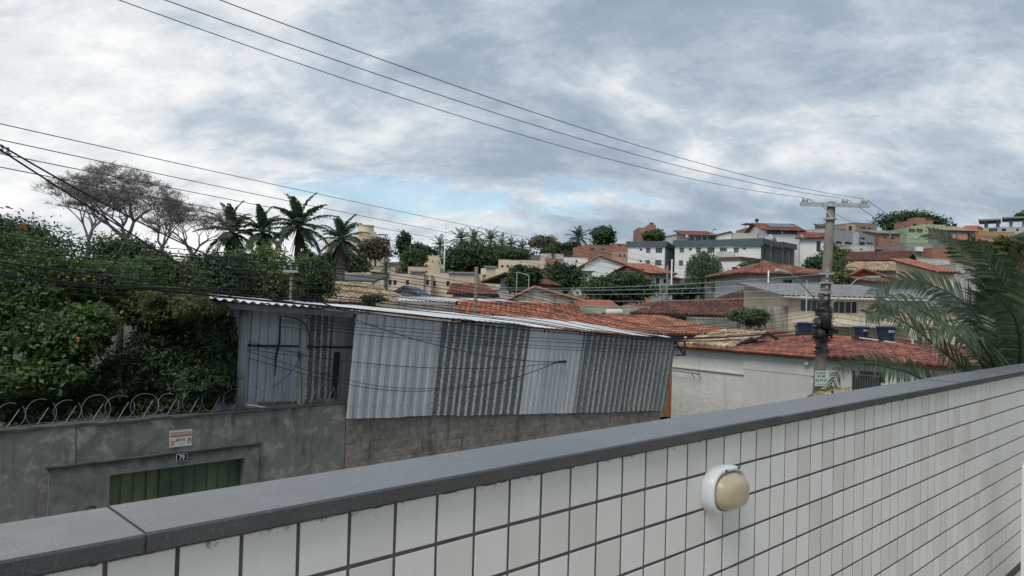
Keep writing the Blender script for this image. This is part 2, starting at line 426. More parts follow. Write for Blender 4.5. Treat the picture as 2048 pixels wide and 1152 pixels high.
# ---- bulkhead lamp
lt, lz = hit(1437, 976, 1.279)
def M_lampw():
    b = NB('white_lamp_plastic'); n = b.noise(40, 6, 0.8); n2 = b.noise(9, 5, 0.7)
    sx = b.n('ShaderNodeSeparateXYZ'); b.l(b.pos.outputs['Position'], sx.inputs[0])
    up = b.math('MULTIPLY', b.math('SUBTRACT', sx.outputs[2], EYE + lz + 0.02), 16.0, True)
    c = b.mix(b.ramp(n2, [(0.35, 0), (0.7, 1)]), (0.60, 0.635, 0.64), (0.68, 0.71, 0.71))
    c = b.mix(b.math('MULTIPLY', b.ramp(n, [(0.56, 0), (0.64, 1)]), b.math('ADD', b.math('MULTIPLY', up, 0.7), 0.12)), c, (0.2, 0.19, 0.17))
    b.color(c); b.set(0.42); return b.m
LAMPW = M_lampw()
def M_lens():
    b = NB('yellowed_diffuser')
    nz = b.noise(11, 5, 0.6)
    col = b.mix(b.ramp(nz, [(0.35, 0), (0.7, 1)]), (0.40, 0.33, 0.225), (0.48, 0.405, 0.295))
    b.color(col); b.set(0.38); b.b.inputs['Subsurface Weight'].default_value = 0.15; b.b.inputs['Subsurface Radius'].default_value = (0.02, 0.015, 0.01)
    return b.m
lamp = thing('wall_lamp', 'oval white bulkhead lamp with yellowed diffuser fixed on the white tiles', 'lamp', S(lt, 1.27, lz - 0.09))
def oval(a, w, h, n=2.6):
    c, s_ = math.cos(a), math.sin(a)
    return w * math.copysign(abs(c) ** (2 / n), c), h * math.copysign(abs(s_) ** (2 / n), s_)
def loft(mb, rings, close_end=True):
    n = len(rings[0]); base = len(mb.v)
    for r in rings: mb.v += [tuple(v) for v in r]
    for i in range(len(rings) - 1):
        for k in range(n): a = base + i * n + k; b2 = base + i * n + (k + 1) % n; mb.f.append((a, b2, b2 + n, a + n))
    if close_end: mb.f.append(tuple(base + (len(rings) - 1) * n + k for k in range(n)))
    return mb
LN = 40
W2, H2 = 0.108, 0.077
def lring(w, h, out, dz=0.0, n=2.7):
    r = []
    for k in range(LN):
        x, z = oval(2 * math.pi * k / LN, w, h, n); r.append(S(lt + x, 1.2785 - out, lz + z + dz))
    return r
b_ = MB(); loft(b_, [lring(W2, H2, 0.0), lring(W2, H2, 0.022), lring(W2 * 0.985, H2 * 0.98, 0.034), lring(W2 * 0.95, H2 * 0.94, 0.041), lring(W2 * 0.90, H2 * 0.87, 0.043), lring(W2 * 0.85, H2 * 0.80, 0.040), lring(W2 * 0.82, H2 * 0.76, 0.026)])
obj('lamp_base', b_, LAMPW, lamp, smooth=True)
lens_rings = []
for i in range(13):
    a = i / 12 * math.pi / 2
    e = 0.058 * math.sin(a) ** 0.9; s_ = math.cos(a) ** 0.55 if i < 12 else 0.02
    # the diffuser sags: its nose sits below the middle and its underside is flatter
    ring = []
    for k in range(LN):
        x, z = oval(2 * math.pi * k / LN, W2 * 0.80 * s_, H2 * 0.735 * s_, 2.7)
        ring.append(S(lt + x, 1.2785 - 0.028 - e, lz + z * (1 if z > 0 else 1.0) - 0.008 * math.sin(a)))
    lens_rings.append(ring)
obj('diffuser', loft(MB(), lens_rings), M_lens(), lamp, smooth=True)
DARKM = M_plain('dark_metal', (0.03, 0.03, 0.03), 0.5, 0.3, 20)
for dx in (-0.03, 0.05):
    obj('screw', MB().lathe(S(lt + dx, 1.2785 - 0.042, lz + 0.068), [(0.004, 0), (0.004, 0.004), (0.002, 0.005)], 8, -NN), DARKM, lamp)

# ================================================================== grey rendered wall across the street
Q = 13.4
def M_render():
    b = NB('stained_cement_render')
    n1 = b.noise(0.55, 7, 0.72, 0.6); n2 = b.noise(2.4, 7, 0.7, 0.5); n3 = b.noise(1.3, 6, 0.7, 0.2, (2.2, 2.2, 0.3))
    c = b.mix(b.ramp(n1, [(0.34, 0), (0.66, 1)]), (0.125, 0.135, 0.128), (0.235, 0.23, 0.205))
    c = b.mix(b.math('MULTIPLY', b.ramp(n2, [(0.52, 0), (0.62, 1)]), 0.8), c, (0.36, 0.345, 0.30))
    c = b.mix(b.math('MULTIPLY', b.ramp(n2, [(0.30, 1), (0.45, 0)]), 0.7), c, (0.075, 0.076, 0.07))
    c = b.mix(b.math('MULTIPLY', b.ramp(n3, [(0.52, 0), (0.66, 1)]), 0.7), c, (0.055, 0.058, 0.052))
    b.color(c); b.set(0.95); b.bump(b.noise(9, 7, 0.7), 0.35, 0.03)
    return b.m
REND = M_render()
def M_lintel():
    b = NB('moss_streaked_lintel')
    n2 = b.noise(2.4, 7, 0.7, 0.5); n3 = b.noise(1.4, 7, 0.75, 0.3, (3.0, 3.0, 0.7)); n4 = b.noise(7, 7, 0.75, 0.4)
    c = b.mix(b.ramp(n2, [(0.34, 0), (0.66, 1)]), (0.11, 0.118, 0.11), (0.23, 0.225, 0.20))
    sx = b.n('ShaderNodeSeparateXYZ'); b.l(b.pos.outputs['Position'], sx.inputs[0])
    top = b.math('ADD', b.math('MULTIPLY', b.math('SUBTRACT', sx.outputs[2], EYE - 3.05), 3.6, True), b.math('MULTIPLY', b.math('SUBTRACT', n4, 0.5), 1.2))
    c = b.mix(b.math('MULTIPLY', b.ramp(b.math('MULTIPLY', top, n3), [(0.22, 0), (0.50, 1)]), 0.8), c, (0.042, 0.045, 0.04))
    b.color(c); b.set(0.96); b.bump(n4, 0.4, 0.03); return b.m
REND_DARK = M_plain('mossy_cement_edge', (0.09, 0.09, 0.08), 0.95, 0.5, 3, bump=0.5, bscale=30, stain=0.5)
def wall_with_holes(mb, O, E, N, W, H, holes, thick=0.2, zshear=0.0):
    """front face grid with openings and their reveals; O lower left corner of the front, E along, N inwards"""
    O, E, N = Vector(O), Vector(E), Vector(N); Z = Vector((0, 0, 1))
    holes = [(max(0, a), max(0, b), min(W, c), min(H, d)) for a, b, c, d in holes]
    us = sorted(set([0, W] + [h[0] for h in holes] + [h[2] for h in holes])); vs = sorted(set([0, H] + [h[1] for h in holes] + [h[3] for h in holes]))
    pt = lambda u, v, d=0.0: O + E * u + Z * v + N * d
    for i in range(len(us) - 1):
        for j in range(len(vs) - 1):
            cu, cv = (us[i] + us[i + 1]) / 2, (vs[j] + vs[j + 1]) / 2
            if any(h[0] < cu < h[2] and h[1] < cv < h[3] for h in holes): continue
            mb.quad(pt(us[i], vs[j]), pt(us[i + 1], vs[j]), pt(us[i + 1], vs[j + 1]), pt(us[i], vs[j + 1]))
    for a, b, c, d in holes:
        for p, q in (((a, b), (c, b)), ((c, b), (c, d)), ((c, d), (a, d)), ((a, d), (a, b))):
            mb.quad(pt(*p), pt(*p, thick), pt(*q, thick), pt(*q))
    return mb
cw = thing('compound_wall', 'grey stained cement wall topped with razor wire across the street', 'wall', S(4, Q + 0.1, -EYE))
T0, T1 = -6.0, 8.27
w_ = MB(); wall_with_holes(w_, S(T0, Q, -EYE), U, NN, T1 - T0, EYE - 2.16, [(3.82 - T0, 0, 6.11 - T0, EYE - 3.0)], 0.22)
for a, b2 in ((T0, 3.82), (6.11, T1)):
    w_.quad(S(a, Q + 0.22, -EYE), S(b2, Q + 0.22, -EYE), S(b2, Q + 0.22, -2.16), S(a, Q + 0.22, -2.16))
w_.quad(S(3.82, Q + 0.22, -3.0), S(6.11, Q + 0.22, -3.0), S(6.11, Q + 0.22, -2.16), S(3.82, Q + 0.22, -2.16))
w_.quad(S(T1, Q, -EYE), S(T1, Q + 0.22, -EYE), S(T1, Q + 0.22, -2.16), S(T1, Q, -2.16))
obj('rendered_wall', w_, REND, cw)
# portal surround, proud of the wall
su = MB().sbox(2.95, 3.82, Q - 0.07, Q - 0.002, -EYE, -2.77).sbox(6.11, 6.38, Q - 0.07, Q - 0.002, -EYE, -2.77).sbox(3.821, 6.109, Q - 0.07, Q - 0.002, -3.0, -2.771)
obj('gate_surround', su, M_lintel(), cw)
lip = MB(); rr = random.Random(11); t = 2.9
while t < 6.42:
    w = rr.uniform(0.05, 0.25); w = min(w, 6.43 - t)
    lip.sbox(t, t + w - 0.001, Q - 0.085 - rr.uniform(0, 0.015), Q - 0.003, -2.768, -2.745 + rr.uniform(-0.006, 0.006)); t += w
obj('drip_ledge', lip, REND_DARK, cw)
capm = MB(); t = T0
while t < T1 - 0.05:
    w = min(rr.uniform(0.3, 0.9), T1 - t)
    o_ = rr.uniform(0.01, 0.05) if t > 1.2 else 0.01
    capm.sbox(t, t + w - 0.001, Q - o_, Q + 0.25, -2.159, -2.125 + rr.uniform(-0.012, 0.012)); t += w
obj('wall_cap', capm, REND_DARK, cw)
ck = MB(); pts = [S(*([hit(151, 868, Q)[0]]), Q - 0.001, -2.17)]
tk = hit(151, 900, Q)[0]
for i in range(9): pts.append(S(tk + rr.uniform(-0.012, 0.012), Q - 0.001, -2.2 - i * 0.085))
ck.tube(pts, 0.008, 4); obj('crack', ck, REND_DARK, cw)
# green sheet metal gate
def M_gate():
    b = NB('worn_green_paint')
    n1 = b.noise(1.6, 6, 0.65, 0.3, (1, 1, 0.4)); n2 = b.noise(6, 6, 0.75, 0.3, (2, 2, 0.4))
    c = b.mix(b.ramp(n1, [(0.35, 0), (0.65, 1)]), (0.04, 0.08, 0.042), (0.125, 0.165, 0.075))
    c = b.mix(b.math('MULTIPLY', b.ramp(n2, [(0.62, 0), (0.70, 1)]), 0.7), c, (0.05, 0.045, 0.03))
    b.color(c); b.set(0.55, 0.0); b.bump(b.noise(12, 3), 0.1, 0.01); return b.m
GATEM = M_gate()
gate = thing('metal_gate', 'green ribbed sheet metal gate under the house number', 'gate', S(4.96, Q + 0.1, -EYE))
gx = [3.825 + 0.2075 * i for i in range(12)]
for i in range(11):
    pb = MB(); a, b2 = gx[i], gx[i + 1]; zt, zb = -3.006, -EYE + 0.15
    pr = [(a, 0.0), (a + 0.012, 0.030), (b2 - 0.035, 0.024 + 0.006 * math.sin(i * 2.1)), (b2 - 0.022, -0.006), (b2 - 0.001, -0.006)]
    for (x0, d0), (x1, d1) in zip(pr[:-1], pr[1:]):
        pb.quad(S(x0, Q + 0.13 - d0, zb), S(x1, Q + 0.13 - d1, zb), S(x1, Q + 0.13 - d1, zt), S(x0, Q + 0.13 - d0, zt))
    obj('gate_panel', pb, GATEM, gate)
obj('gate_frame', MB().sbox(3.825, 6.105, Q + 0.15, Q + 0.19, -3.06, -3.006).sbox(3.825, 6.105, Q + 0.15, Q + 0.19, -EYE + 0.15, -EYE + 0.2), GATEM, gate)
ho = MB(); c0 = S(*[hit(178, 1012, Q)[0]], Q - 0.09, hit(178, 1018, Q)[1])
ho.tube([c0 + U * 0.085 * math.cos(a) + Vector((0, 0, 0.06 * math.sin(a))) for a in [math.pi * i / 12 for i in range(13)]] + [c0 + U * -0.085 + NN * 0.02 + Vector((0, 0, -0.12))], 0.012, 6)
obj('pull_handle', ho, DARKM, label='dark curved iron handle bracket on the gate pillar', cat='handle')

# ---- police sign and number plate
SIGNW = M_plain('cream_sign', (0.66, 0.62, 0.52), 0.6, 0.10, 8, bump=0)
INK = M_plain('black_ink', (0.015, 0.015, 0.015), 0.7, 0, bump=0)
REDI = M_plain('red_ink', (0.5, 0.035, 0.04), 0.7, 0.1, bump=0)
t0, z1 = hit(340, 861, Q - 0.02); t1, z0 = hit(384, 890, Q - 0.02); z1 = -2.375; z0 = -2.665
sg = thing('warning_sign', 'cream warning sign with red band and police lettering on the grey wall', 'sign', S((t0 + t1) / 2, Q - 0.01, z0))
obj('sign_plate', MB().sbox(t0, t1, Q - 0.012, Q - 0.004, z0, z1), SIGNW, sg)
SP = lambda u, v, o=0.0135: S(t0 + (t1 - t0) * u, Q - o, z0 + (z1 - z0) * v)
SW = t1 - t0
def flat(mb, u0, v0, u1, v1, o=0.0128): return mb.quad(SP(u0, v0, o), SP(u1, v0, o), SP(u1, v1, o), SP(u0, v1, o))
obj('red_band', flat(MB(), 0.03, 0.60, 0.975, 0.74), REDI, sg)
text_on('lettering', 'RESIDÊNCIA MONITORADA', SP(0.5, 0.85, 0.0125), U, (0, 0, 1), 0.037, INK, sg, SW * 0.93, 0.012, 0.001)
text_on('lettering', 'REDE DE PROTEÇÃO PREVENTIVA', SP(0.5, 0.675, 0.0135), U, (0, 0, 1), 0.022, SIGNW, sg, SW * 0.88, 0.008, 0.001)
text_on('lettering', '190', SP(0.13, 0.33, 0.0125), U, (0, 0, 1), 0.05, REDI, sg, SW * 0.19, 0.012, 0.001)
text_on('lettering', 'POLÍCIA', SP(0.50, 0.475, 0.0125), U, (0, 0, 1), 0.034, INK, sg, SW * 0.38, 0.014, 0.001)
text_on('lettering', 'MILITAR', SP(0.50, 0.37, 0.0125), U, (0, 0, 1), 0.028, INK, sg, SW * 0.40, 0.014, 0.001)
bars = MB(); flat(bars, 0.05, 0.19, 0.23, 0.215); flat(bars, 0.05, 0.145, 0.22, 0.165); flat(bars, 0.36, 0.17, 0.66, 0.185)
obj('small_print', bars, INK, sg)
shd = MB()
for u0, v0, u1, v1 in ((0.80, 0.20, 0.815, 0.46), (0.955, 0.20, 0.97, 0.46), (0.80, 0.46, 0.97, 0.49), (0.83, 0.12, 0.94, 0.145), (0.80, 0.16, 0.83, 0.2), (0.94, 0.16, 0.97, 0.2), (0.83, 0.28, 0.86, 0.42), (0.88, 0.25, 0.895, 0.44), (0.91, 0.28, 0.94, 0.42), (0.83, 0.2, 0.94, 0.225)): flat(shd, u0, v0, u1, v1)
obj('shield_emblem', shd, INK, sg)
pl0, pl1 = 4.86, 5.045; pz0, pz1 = -2.905, -2.775
pln = thing('number_plate', 'small black house number plate reading 79 above the green gate', 'number plate', S((pl0 + pl1) / 2, Q - 0.09, pz0))
obj('plate_border', MB().sbox(pl0, pl1, Q - 0.095, Q - 0.088, pz0, pz1), M_plain('plate_white', (0.6, 0.62, 0.63), 0.4, 0.05, bump=0), pln)
obj('plate_face', MB().sbox(pl0 + 0.008, pl1 - 0.008, Q - 0.098, Q - 0.0952, pz0 + 0.008, pz1 - 0.008), M_plain('plate_navy', (0.010, 0.012, 0.022), 0.35, 0.05, bump=0), pln)
text_on('lettering', '79', S((pl0 + pl1) / 2, Q - 0.0985, (pz0 + pz1) / 2), U, (0, 0, 1), 0.088, MATS['plate_white'], pln, 0.095, 0.02, 0.001)
# ================================================================== shed of metal sheets
def M_sheet(name, c1, c2, metal=0.25, rough=0.5):
    b = NB(name)
    n1 = b.noise(1.1, 6, 0.6, 0.3, (1.5, 1.5, 0.6)); n2 = b.noise(14, 4, 0.7); n3 = b.noise(1.5, 7, 0.75, 0.3, (4, 4, 0.25))
    c = b.mix(b.ramp(n1, [(0.3, 0), (0.7, 1)]), c1, c2)
    c = b.mix(b.math('MULTIPLY', b.ramp(n3, [(0.56, 0), (0.72, 1)]), 0.45), c, (0.16, 0.15, 0.135))
    c = b.mix(b.math('MULTIPLY', b.ramp(n2, [(0.74, 0), (0.80, 1)]), 0.5), c, (0.09, 0.075, 0.06))
    oi = b.n('ShaderNodeObjectInfo')
    c = b.mix(1.0, c, b.ramp(oi.outputs['Random'], [(0, 0.86), (1, 1.06)]), 'MULTIPLY')
    b.color(c); b.set(rough, metal); b.bump(b.noise(2.5, 4), 0.12, 0.03); return b.m
ZINC = M_sheet('galvanised_sheet', (0.52, 0.535, 0.555), (0.62, 0.635, 0.65))
ZINC_OLD = M_sheet('old_bluish_sheet', (0.40, 0.43, 0.455), (0.56, 0.585, 0.605))
def M_mottled():
    b = NB('mottled_fibre_sheet')
    n1 = b.noise(22, 7, 0.88); n2 = b.noise(0.9, 5, 0.6, 0.3); n3 = b.noise(70, 3, 0.8)
    sp = b.ramp(n1, [(0.46, 0), (0.56, 1)])
    dark = b.mix(b.ramp(n2, [(0.3, 0), (0.7, 1)]), (0.06, 0.067, 0.067), (0.11, 0.118, 0.118))
    lite = b.mix(b.ramp(n3, [(0.4, 0), (0.6, 1)]), (0.19, 0.2, 0.2), (0.40, 0.41, 0.40))
    c = b.mix(b.math('MULTIPLY', sp, 0.75), dark, lite)
    # worn pale crests: pieces of the profile that stand forward of the sheet
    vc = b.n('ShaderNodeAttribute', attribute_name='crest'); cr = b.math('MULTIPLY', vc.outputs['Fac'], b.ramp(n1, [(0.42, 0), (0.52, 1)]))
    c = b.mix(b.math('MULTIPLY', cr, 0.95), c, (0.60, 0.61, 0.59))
    b.color(c); b.set(0.75, 0.0); b.bump(n1, 0.25, 0.01); return b.m
MOTT = M_mottled()
SHB = lambda t: -2.46 + (t - 8.26) * (-0.78 / 11.35)       # lower edge of the cladding, falling with the street
SHT = lambda t: -0.30 + (t - 8.42) * (-0.73 / 11.74)       # under the eave
shed = thing('metal_shed', 'long lean-to shed clad in grey corrugated metal sheets on the block wall', 'shed', S(14, Q + 2, -EYE))
def sheet(tb0, tb1, q, mat, profile, zoff_b=0.0, parent=shed, zt=None, name='wall_sheet', tshift=None):
    """one upright sheet; profile: list of (fraction, out, crest)"""
    mb = MB(); cr = []
    n = 4
    for k in range(n + 1):
        f = k / n
        for u, d, c in profile:
            tb = tb0 + (tb1 - tb0) * u
            tt = (8.42 + (tb - 8.26) * 11.74 / 11.35) if tshift is None else tb + tshift
            zb = SHB(tb) + zoff_b; z_t = (SHT(tt) if zt is None else zt(tt))
            t = tb + (tt - tb) * f
            wob = 0.006 * math.sin(tb * 9 + f * 5) + 0.004 * math.sin(tb * 23)
            mb.v.append(tuple(S(t, q - d - wob, zb + (z_t - zb) * f))); cr.append(c)
    m = len(profile)
    for k in range(n):
        for i in range(m - 1): mb.f.append((k * m + i, k * m + i + 1, (k + 1) * m + i + 1, (k + 1) * m + i))
    me = mb.mesh(name); at_ = me.attributes.new('crest', 'FLOAT', 'POINT'); at_.data.foreach_set('value', cr)
    return obj(name, me, mat, parent)
def trap(n, h=0.045, rib=0.32):
    p = [(0, 0, 0)]
    for i in range(n):
        a = i / n; w = 1 / n
        p += [(a + w * 0.02, 0, 0), (a + w * 0.08, h, 1), (a + w * (0.08 + rib), h, 1), (a + w * (0.16 + rib), 0, 0)]
    p.append((1, 0, 0)); return p
def wave(n, h=0.025):
    p = []; k = 8
    for i in range(n * k + 1):
        a = i / (n * k); s_ = math.sin(2 * math.pi * i / k); p.append((a, h * (0.5 + 0.5 * s_), max(0, s_) ** 2))
    return p
bot = lambda px: hit(px, 834 - (px - 690) * 0.021, Q)[0]
cuts = [(690, 747, ZINC, trap(3), 0), (747, 803, ZINC, trap(3), 0), (803, 857, ZINC, trap(3), 0.02),
        (856, 911, MOTT, trap(4, .03, .22), 0.02), (911, 966, MOTT, trap(4, .03, .22), 0), (966, 1036, MOTT, trap(5, .03, .22), 0.01),
        (1036, 1074, ZINC, trap(4, .012, .5), 0), (1074, 1110, ZINC, trap(4, .012, .5), 0.01), (1110, 1144, ZINC, trap(4, .012, .5), 0),
        (1144, 1178, MOTT, wave(3), 0.01), (1178, 1241, MOTT, wave(6, .035), 0), (1241, 1325, MOTT, wave(9, .035), 0.012)]
for i, (a, b2, m, pr, dz) in enumerate(cuts):
    sheet(bot(a) - 0.02, bot(b2) + 0.025, Q - 0.045 - 0.008 * (i % 2) - (0.03 if m is ZINC and i < 3 else 0), m, pr, dz)
# rows of rivets along the pale sheets
for i, (a, b2, m, pr, dz) in enumerate(cuts):
    if m is not ZINC: continue
    rv = MB(); ta, tb = bot(a), bot(b2)
    for f in (0.12, 0.50, 0.80):
        for k in range(4):
            t = ta + (tb - ta) * (k + 0.35) / 4; z = SHB(t) + (SHT(t) - SHB(t)) * f
            rv.lathe(S(t + 0.02 * f, Q - 0.125, z), [(0.011, 0), (0.011, 0.006), (0.004, 0.012)], 6, -NN)
    obj('rivets', rv, DARKM, shed, kind='stuff')
# side of the shed at the street corner
te = bot(1325); tt = 8.42 + (te - 8.26) * 11.74 / 11.35
sd = MB().quad(S(te, Q - 0.02, SHB(te)), S(te, Q + 3.6, SHB(te)), S(tt, Q + 3.6, SHT(tt) - 0.05), S(tt, Q - 0.02, SHT(tt)))
obj('side_cladding', sd, MOTT, shed)
# roof sheets running front to back, seen almost edge on
ROOFM = M_sheet('pale_roof_sheet', (0.62, 0.64, 0.655), (0.72, 0.735, 0.75), 0.1, 0.55)
def roof_front(t):                       # eave height above the eye
    return -0.22 + (t - 8.3) * (-0.055 if t < 8.3 else -0.063)
def roof_back(t): return roof_front(t) + 0.15 + (t - 6.85) * 0.017
RQ0, RQ1 = Q - 0.27, Q + 4.2
ta = hit(425, 600, RQ0)[0]; TA0 = ta; i = 0
while ta < 20.2:
    tb = min(ta + 1.02, 20.3); mb = MB(); nw = 6; m = nw * 6 + 1; K = 5
    for k in range(K):
        f = k / (K - 1)
        for j in range(m):
            u = j / (m - 1); t = ta + (tb + 0.04 - ta) * u
            h = (0.022 if ta < 8.3 else 0.007) * math.sin(2 * math.pi * j / 6) + 0.012 * math.sin(t * 1.7 + f * 3) + 0.008 * (i % 2)
            zf, zb = roof_front(t), roof_back(t)
            mb.v.append(tuple(S(t, RQ0 + (RQ1 - RQ0) * f + (0.05 * math.sin(i * 7.3) if k == 0 else 0), zf + (zb - zf) * f + h + (0.035 * math.sin(i * 3.1) if k == 0 and ta > 9 else 0))))
    for k in range(K - 1):
        for j in range(m - 1): mb.f.append((k * m + j, k * m + j + 1, (k + 1) * m + j + 1, (k + 1) * m + j))
    obj('roof_sheet', mb, ROOFM, shed); ta = tb; i += 1
STEEL = M_plain('painted_steel_beam', (0.16, 0.175, 0.18), 0.6, 0.35, 2, bump=0.1, stain=0.4)
bm = MB()
for a, b2 in ((TA0 + 0.1, 8.3),):
    bm.bar(S(a, Q - 0.1, roof_front(a) - 0.10), S(b2, Q - 0.1, roof_front(b2) - 0.10), 0.06, 0.11)
obj('eave_beam', bm, STEEL, shed)
bm2 = MB().bar(S(8.35, Q - 0.02, SHT(8.35) - 0.04), S(20.1, Q - 0.02, SHT(20.1) - 0.04), 0.05, 0.07)
obj('wall_plate', bm2, M_plain('dark_timber', (0.035, 0.03, 0.027), 0.9, 0.4, 6), shed)
# open bay on the left: old sheets set back behind the wall
QB = Q + 0.5
inn = lambda px: hit(px, 740, QB)[0]
zt_in = lambda t: roof_front(t) + 0.0
bays = [(430, 478, ZINC_OLD, trap(2)), (476, 562, ZINC_OLD, trap(5, .03)), (562, 606, ZINC_OLD, trap(3, .03)), (606, 661, MOTT, trap(4, .03, .3)), (658, 720, ZINC_OLD, trap(3, .03))]
zb_in = -2.45
for i, (a, b2, m, pr) in enumerate(bays):
    ta, tb = inn(a), inn(b2); mb = MB(); cr = []
    for k in range(3):
        f = k / 2
        for u, d, c in pr:
            t = ta + (tb - ta) * u; z_t = zt_in(t) - 0.05
            mb.v.append(tuple(S(t + 0.05 * f, QB - d - 0.015 * (i % 2) + 0.02 * math.sin(t * 4 + f * 2), zb_in + (z_t - zb_in) * f))); cr.append(c)
    m_ = len(pr)
    for k in range(2):
        for j in range(m_ - 1): mb.f.append((k * m_ + j, k * m_ + j + 1, (k + 1) * m_ + j + 1, (k + 1) * m_ + j))
    me = mb.mesh('back_sheet'); at_ = me.attributes.new('crest', 'FLOAT', 'POINT'); at_.data.foreach_set('value', cr)
    obj('back_sheet', me, m, shed)
rail = MB()
for zz in (-0.92, -2.33):
    rail.bar(S(inn(425), QB - 0.06, zz), S(inn(720), QB - 0.06, zz - 0.12 * (zz > -1.5)), 0.03, 0.035)
obj('girt_rail', rail, MATS['dark_timber'], shed)
POSTM = M_plain('pale_concrete_post', (0.27, 0.275, 0.265), 0.85, 0.25, 3, bump=0.2, stain=0.5)
tp, zp = hit(606, 640, Q + 0.1)
obj('post', MB().sbox(tp - 0.05, tp + 0.05, Q + 0.03, Q + 0.13, -2.12, hit(606, 632, Q + 0.1)[1]), POSTM, shed)
tp = hit(486, 700, QB - 0.35)[0]
obj('post', MB().tube([S(tp, QB - 0.3, -2.5), S(tp + 0.02, QB - 0.3, roof_front(tp) - 0.14)], 0.085, 12), POSTM, shed, smooth=True)
tp = hit(560, 700, QB - 0.1)[0]
obj('drain_stain_strip', MB().tube([S(tp, QB - 0.07, -0.35), S(tp, QB - 0.07, -0.9), S(tp - 0.06, QB - 0.07, -1.15), S(tp - 0.08, QB - 0.07, -1.55)], [0.015, 0.02, 0.02, 0.01], 6), MATS['dark_timber'], shed)
# bracket and spotlight at the right corner of the eave
bk = MB(); c0 = S(20.15, Q - 0.1, -1.07)
bk.bar(c0, c0 + U * 0.62, 0.05).bar(c0 + U * 0.57 + Vector((0, 0, 0.03)), c0 + U * 0.57 + Vector((0, 0, -0.47)), 0.05).bar(c0 + U * 0.02 + Vector((0, 0, -0.02)), c0 + U * 0.50 + Vector((0, 0, -0.42)), 0.04).bar(c0 + U * 0.05 + Vector((0, 0, -0.45)), c0 + U * 0.6 + Vector((0, 0, -0.45)), 0.04)
obj('eave_bracket', bk, MATS['dark_timber'], shed)
obj('lamp_bulb', MB().lathe(c0 + U * 0.6 + Vector((0, 0, 0.02)), [(0.03, 0), (0.06, 0.03), (0.06, 0.09), (0.03, 0.12)], 10), M_plain('white_bulb', (0.75, 0.75, 0.72), 0.3, 0.02), shed, smooth=True)
# leaning plank against the inner wall, pipe on the wall
obj('leaning_plank', MB().bar(hitS(667, 800, Q + 0.38), hitS(675, 704, Q + 0.42), 0.11, 0.05, up=NN), MATS['dark_timber'], label='dark weathered plank leaning behind the razor wire', cat='plank')
obj('white_pipe', MB().tube([hitS(478, 808, Q + 0.2), hitS(510, 812, Q + 0.15), hitS(538, 817, Q + 0.1)], 0.022, 8), M_plain('white_pvc', (0.6, 0.6, 0.57), 0.45, 0.1), label='short white plastic pipe lying on top of the grey wall', cat='pipe', smooth=True)
obj('timber_batten', MB().bar(hitS(520, 806, Q + 0.36), hitS(604, 802, Q + 0.5), 0.10, 0.03).bar(hitS(614, 803, Q + 0.36), hitS(692, 798, Q + 0.36), 0.10, 0.05), M_plain('grey_timber', (0.20, 0.185, 0.16), 0.9, 0.4, 5), label='grey timber batten lying along the foot of the old sheets', cat='batten')

# ================================================================== block wall under the cladding
bw = thing('block_wall', 'rough brown concrete block wall under the corrugated cladding', 'wall', S(14, Q + 0.1, -EYE))
def M_block():
    b = NB('rough_block')
    n1 = b.noise(0.9, 7, 0.75, 0.4); n2 = b.noise(5, 7, 0.75, 0.5); n3 = b.noise(0.8, 6, 0.7, 0.2, (1.6, 1.6, 0.25)); oi = b.n('ShaderNodeObjectInfo')
    c = b.mix(b.ramp(n1, [(0.32, 0), (0.68, 1)]), (0.16, 0.137, 0.115), (0.30, 0.262, 0.222))
    c = b.mix(b.ramp(n2, [(0.46, 0), (0.68, 0.65)]), c, (0.42, 0.385, 0.34))
    c = b.mix(b.math('MULTIPLY', b.ramp(n2, [(0.3, 1), (0.42, 0)]), 0.6), c, (0.07, 0.06, 0.05))
    c = b.mix(b.math('MULTIPLY', b.ramp(n3, [(0.58, 0), (0.70, 1)]), 0.8), c, (0.035, 0.032, 0.028))
    c = b.mix(1.0, c, b.ramp(oi.outputs['Random'], [(0, 0.95), (1, 1.04)]), 'MULTIPLY')
    b.color(c); b.set(0.96); b.bump(b.noise(16, 8, 0.75), 0.7, 0.04); return b.m
BLK = M_block()
tw0, tw1 = 8.29, bot(1322) - 0.02
core = MB(); core.box(S(tw0, Q + 0.012, -EYE), U * (tw1 - tw0), NN * 0.2, (0, 0, EYE - 3.35))
core.add([S(tw0, Q + 0.012, -3.35), S(tw1, Q + 0.012, -3.35), S(tw1, Q + 0.012, SHB(tw1) + 0.1), S(tw0, Q + 0.012, SHB(tw0) + 0.1), S(tw0, Q + 0.2, -3.35), S(tw1, Q + 0.2, -3.35), S(tw1, Q + 0.2, SHB(tw1) + 0.1), S(tw0, Q + 0.2, SHB(tw0) + 0.1)],
         [(0, 1, 2, 3), (5, 4, 7, 6), (3, 2, 6, 7), (1, 5, 6, 2), (4, 0, 3, 7)])
obj('mortar_core', core, BLK, bw)
variants = []
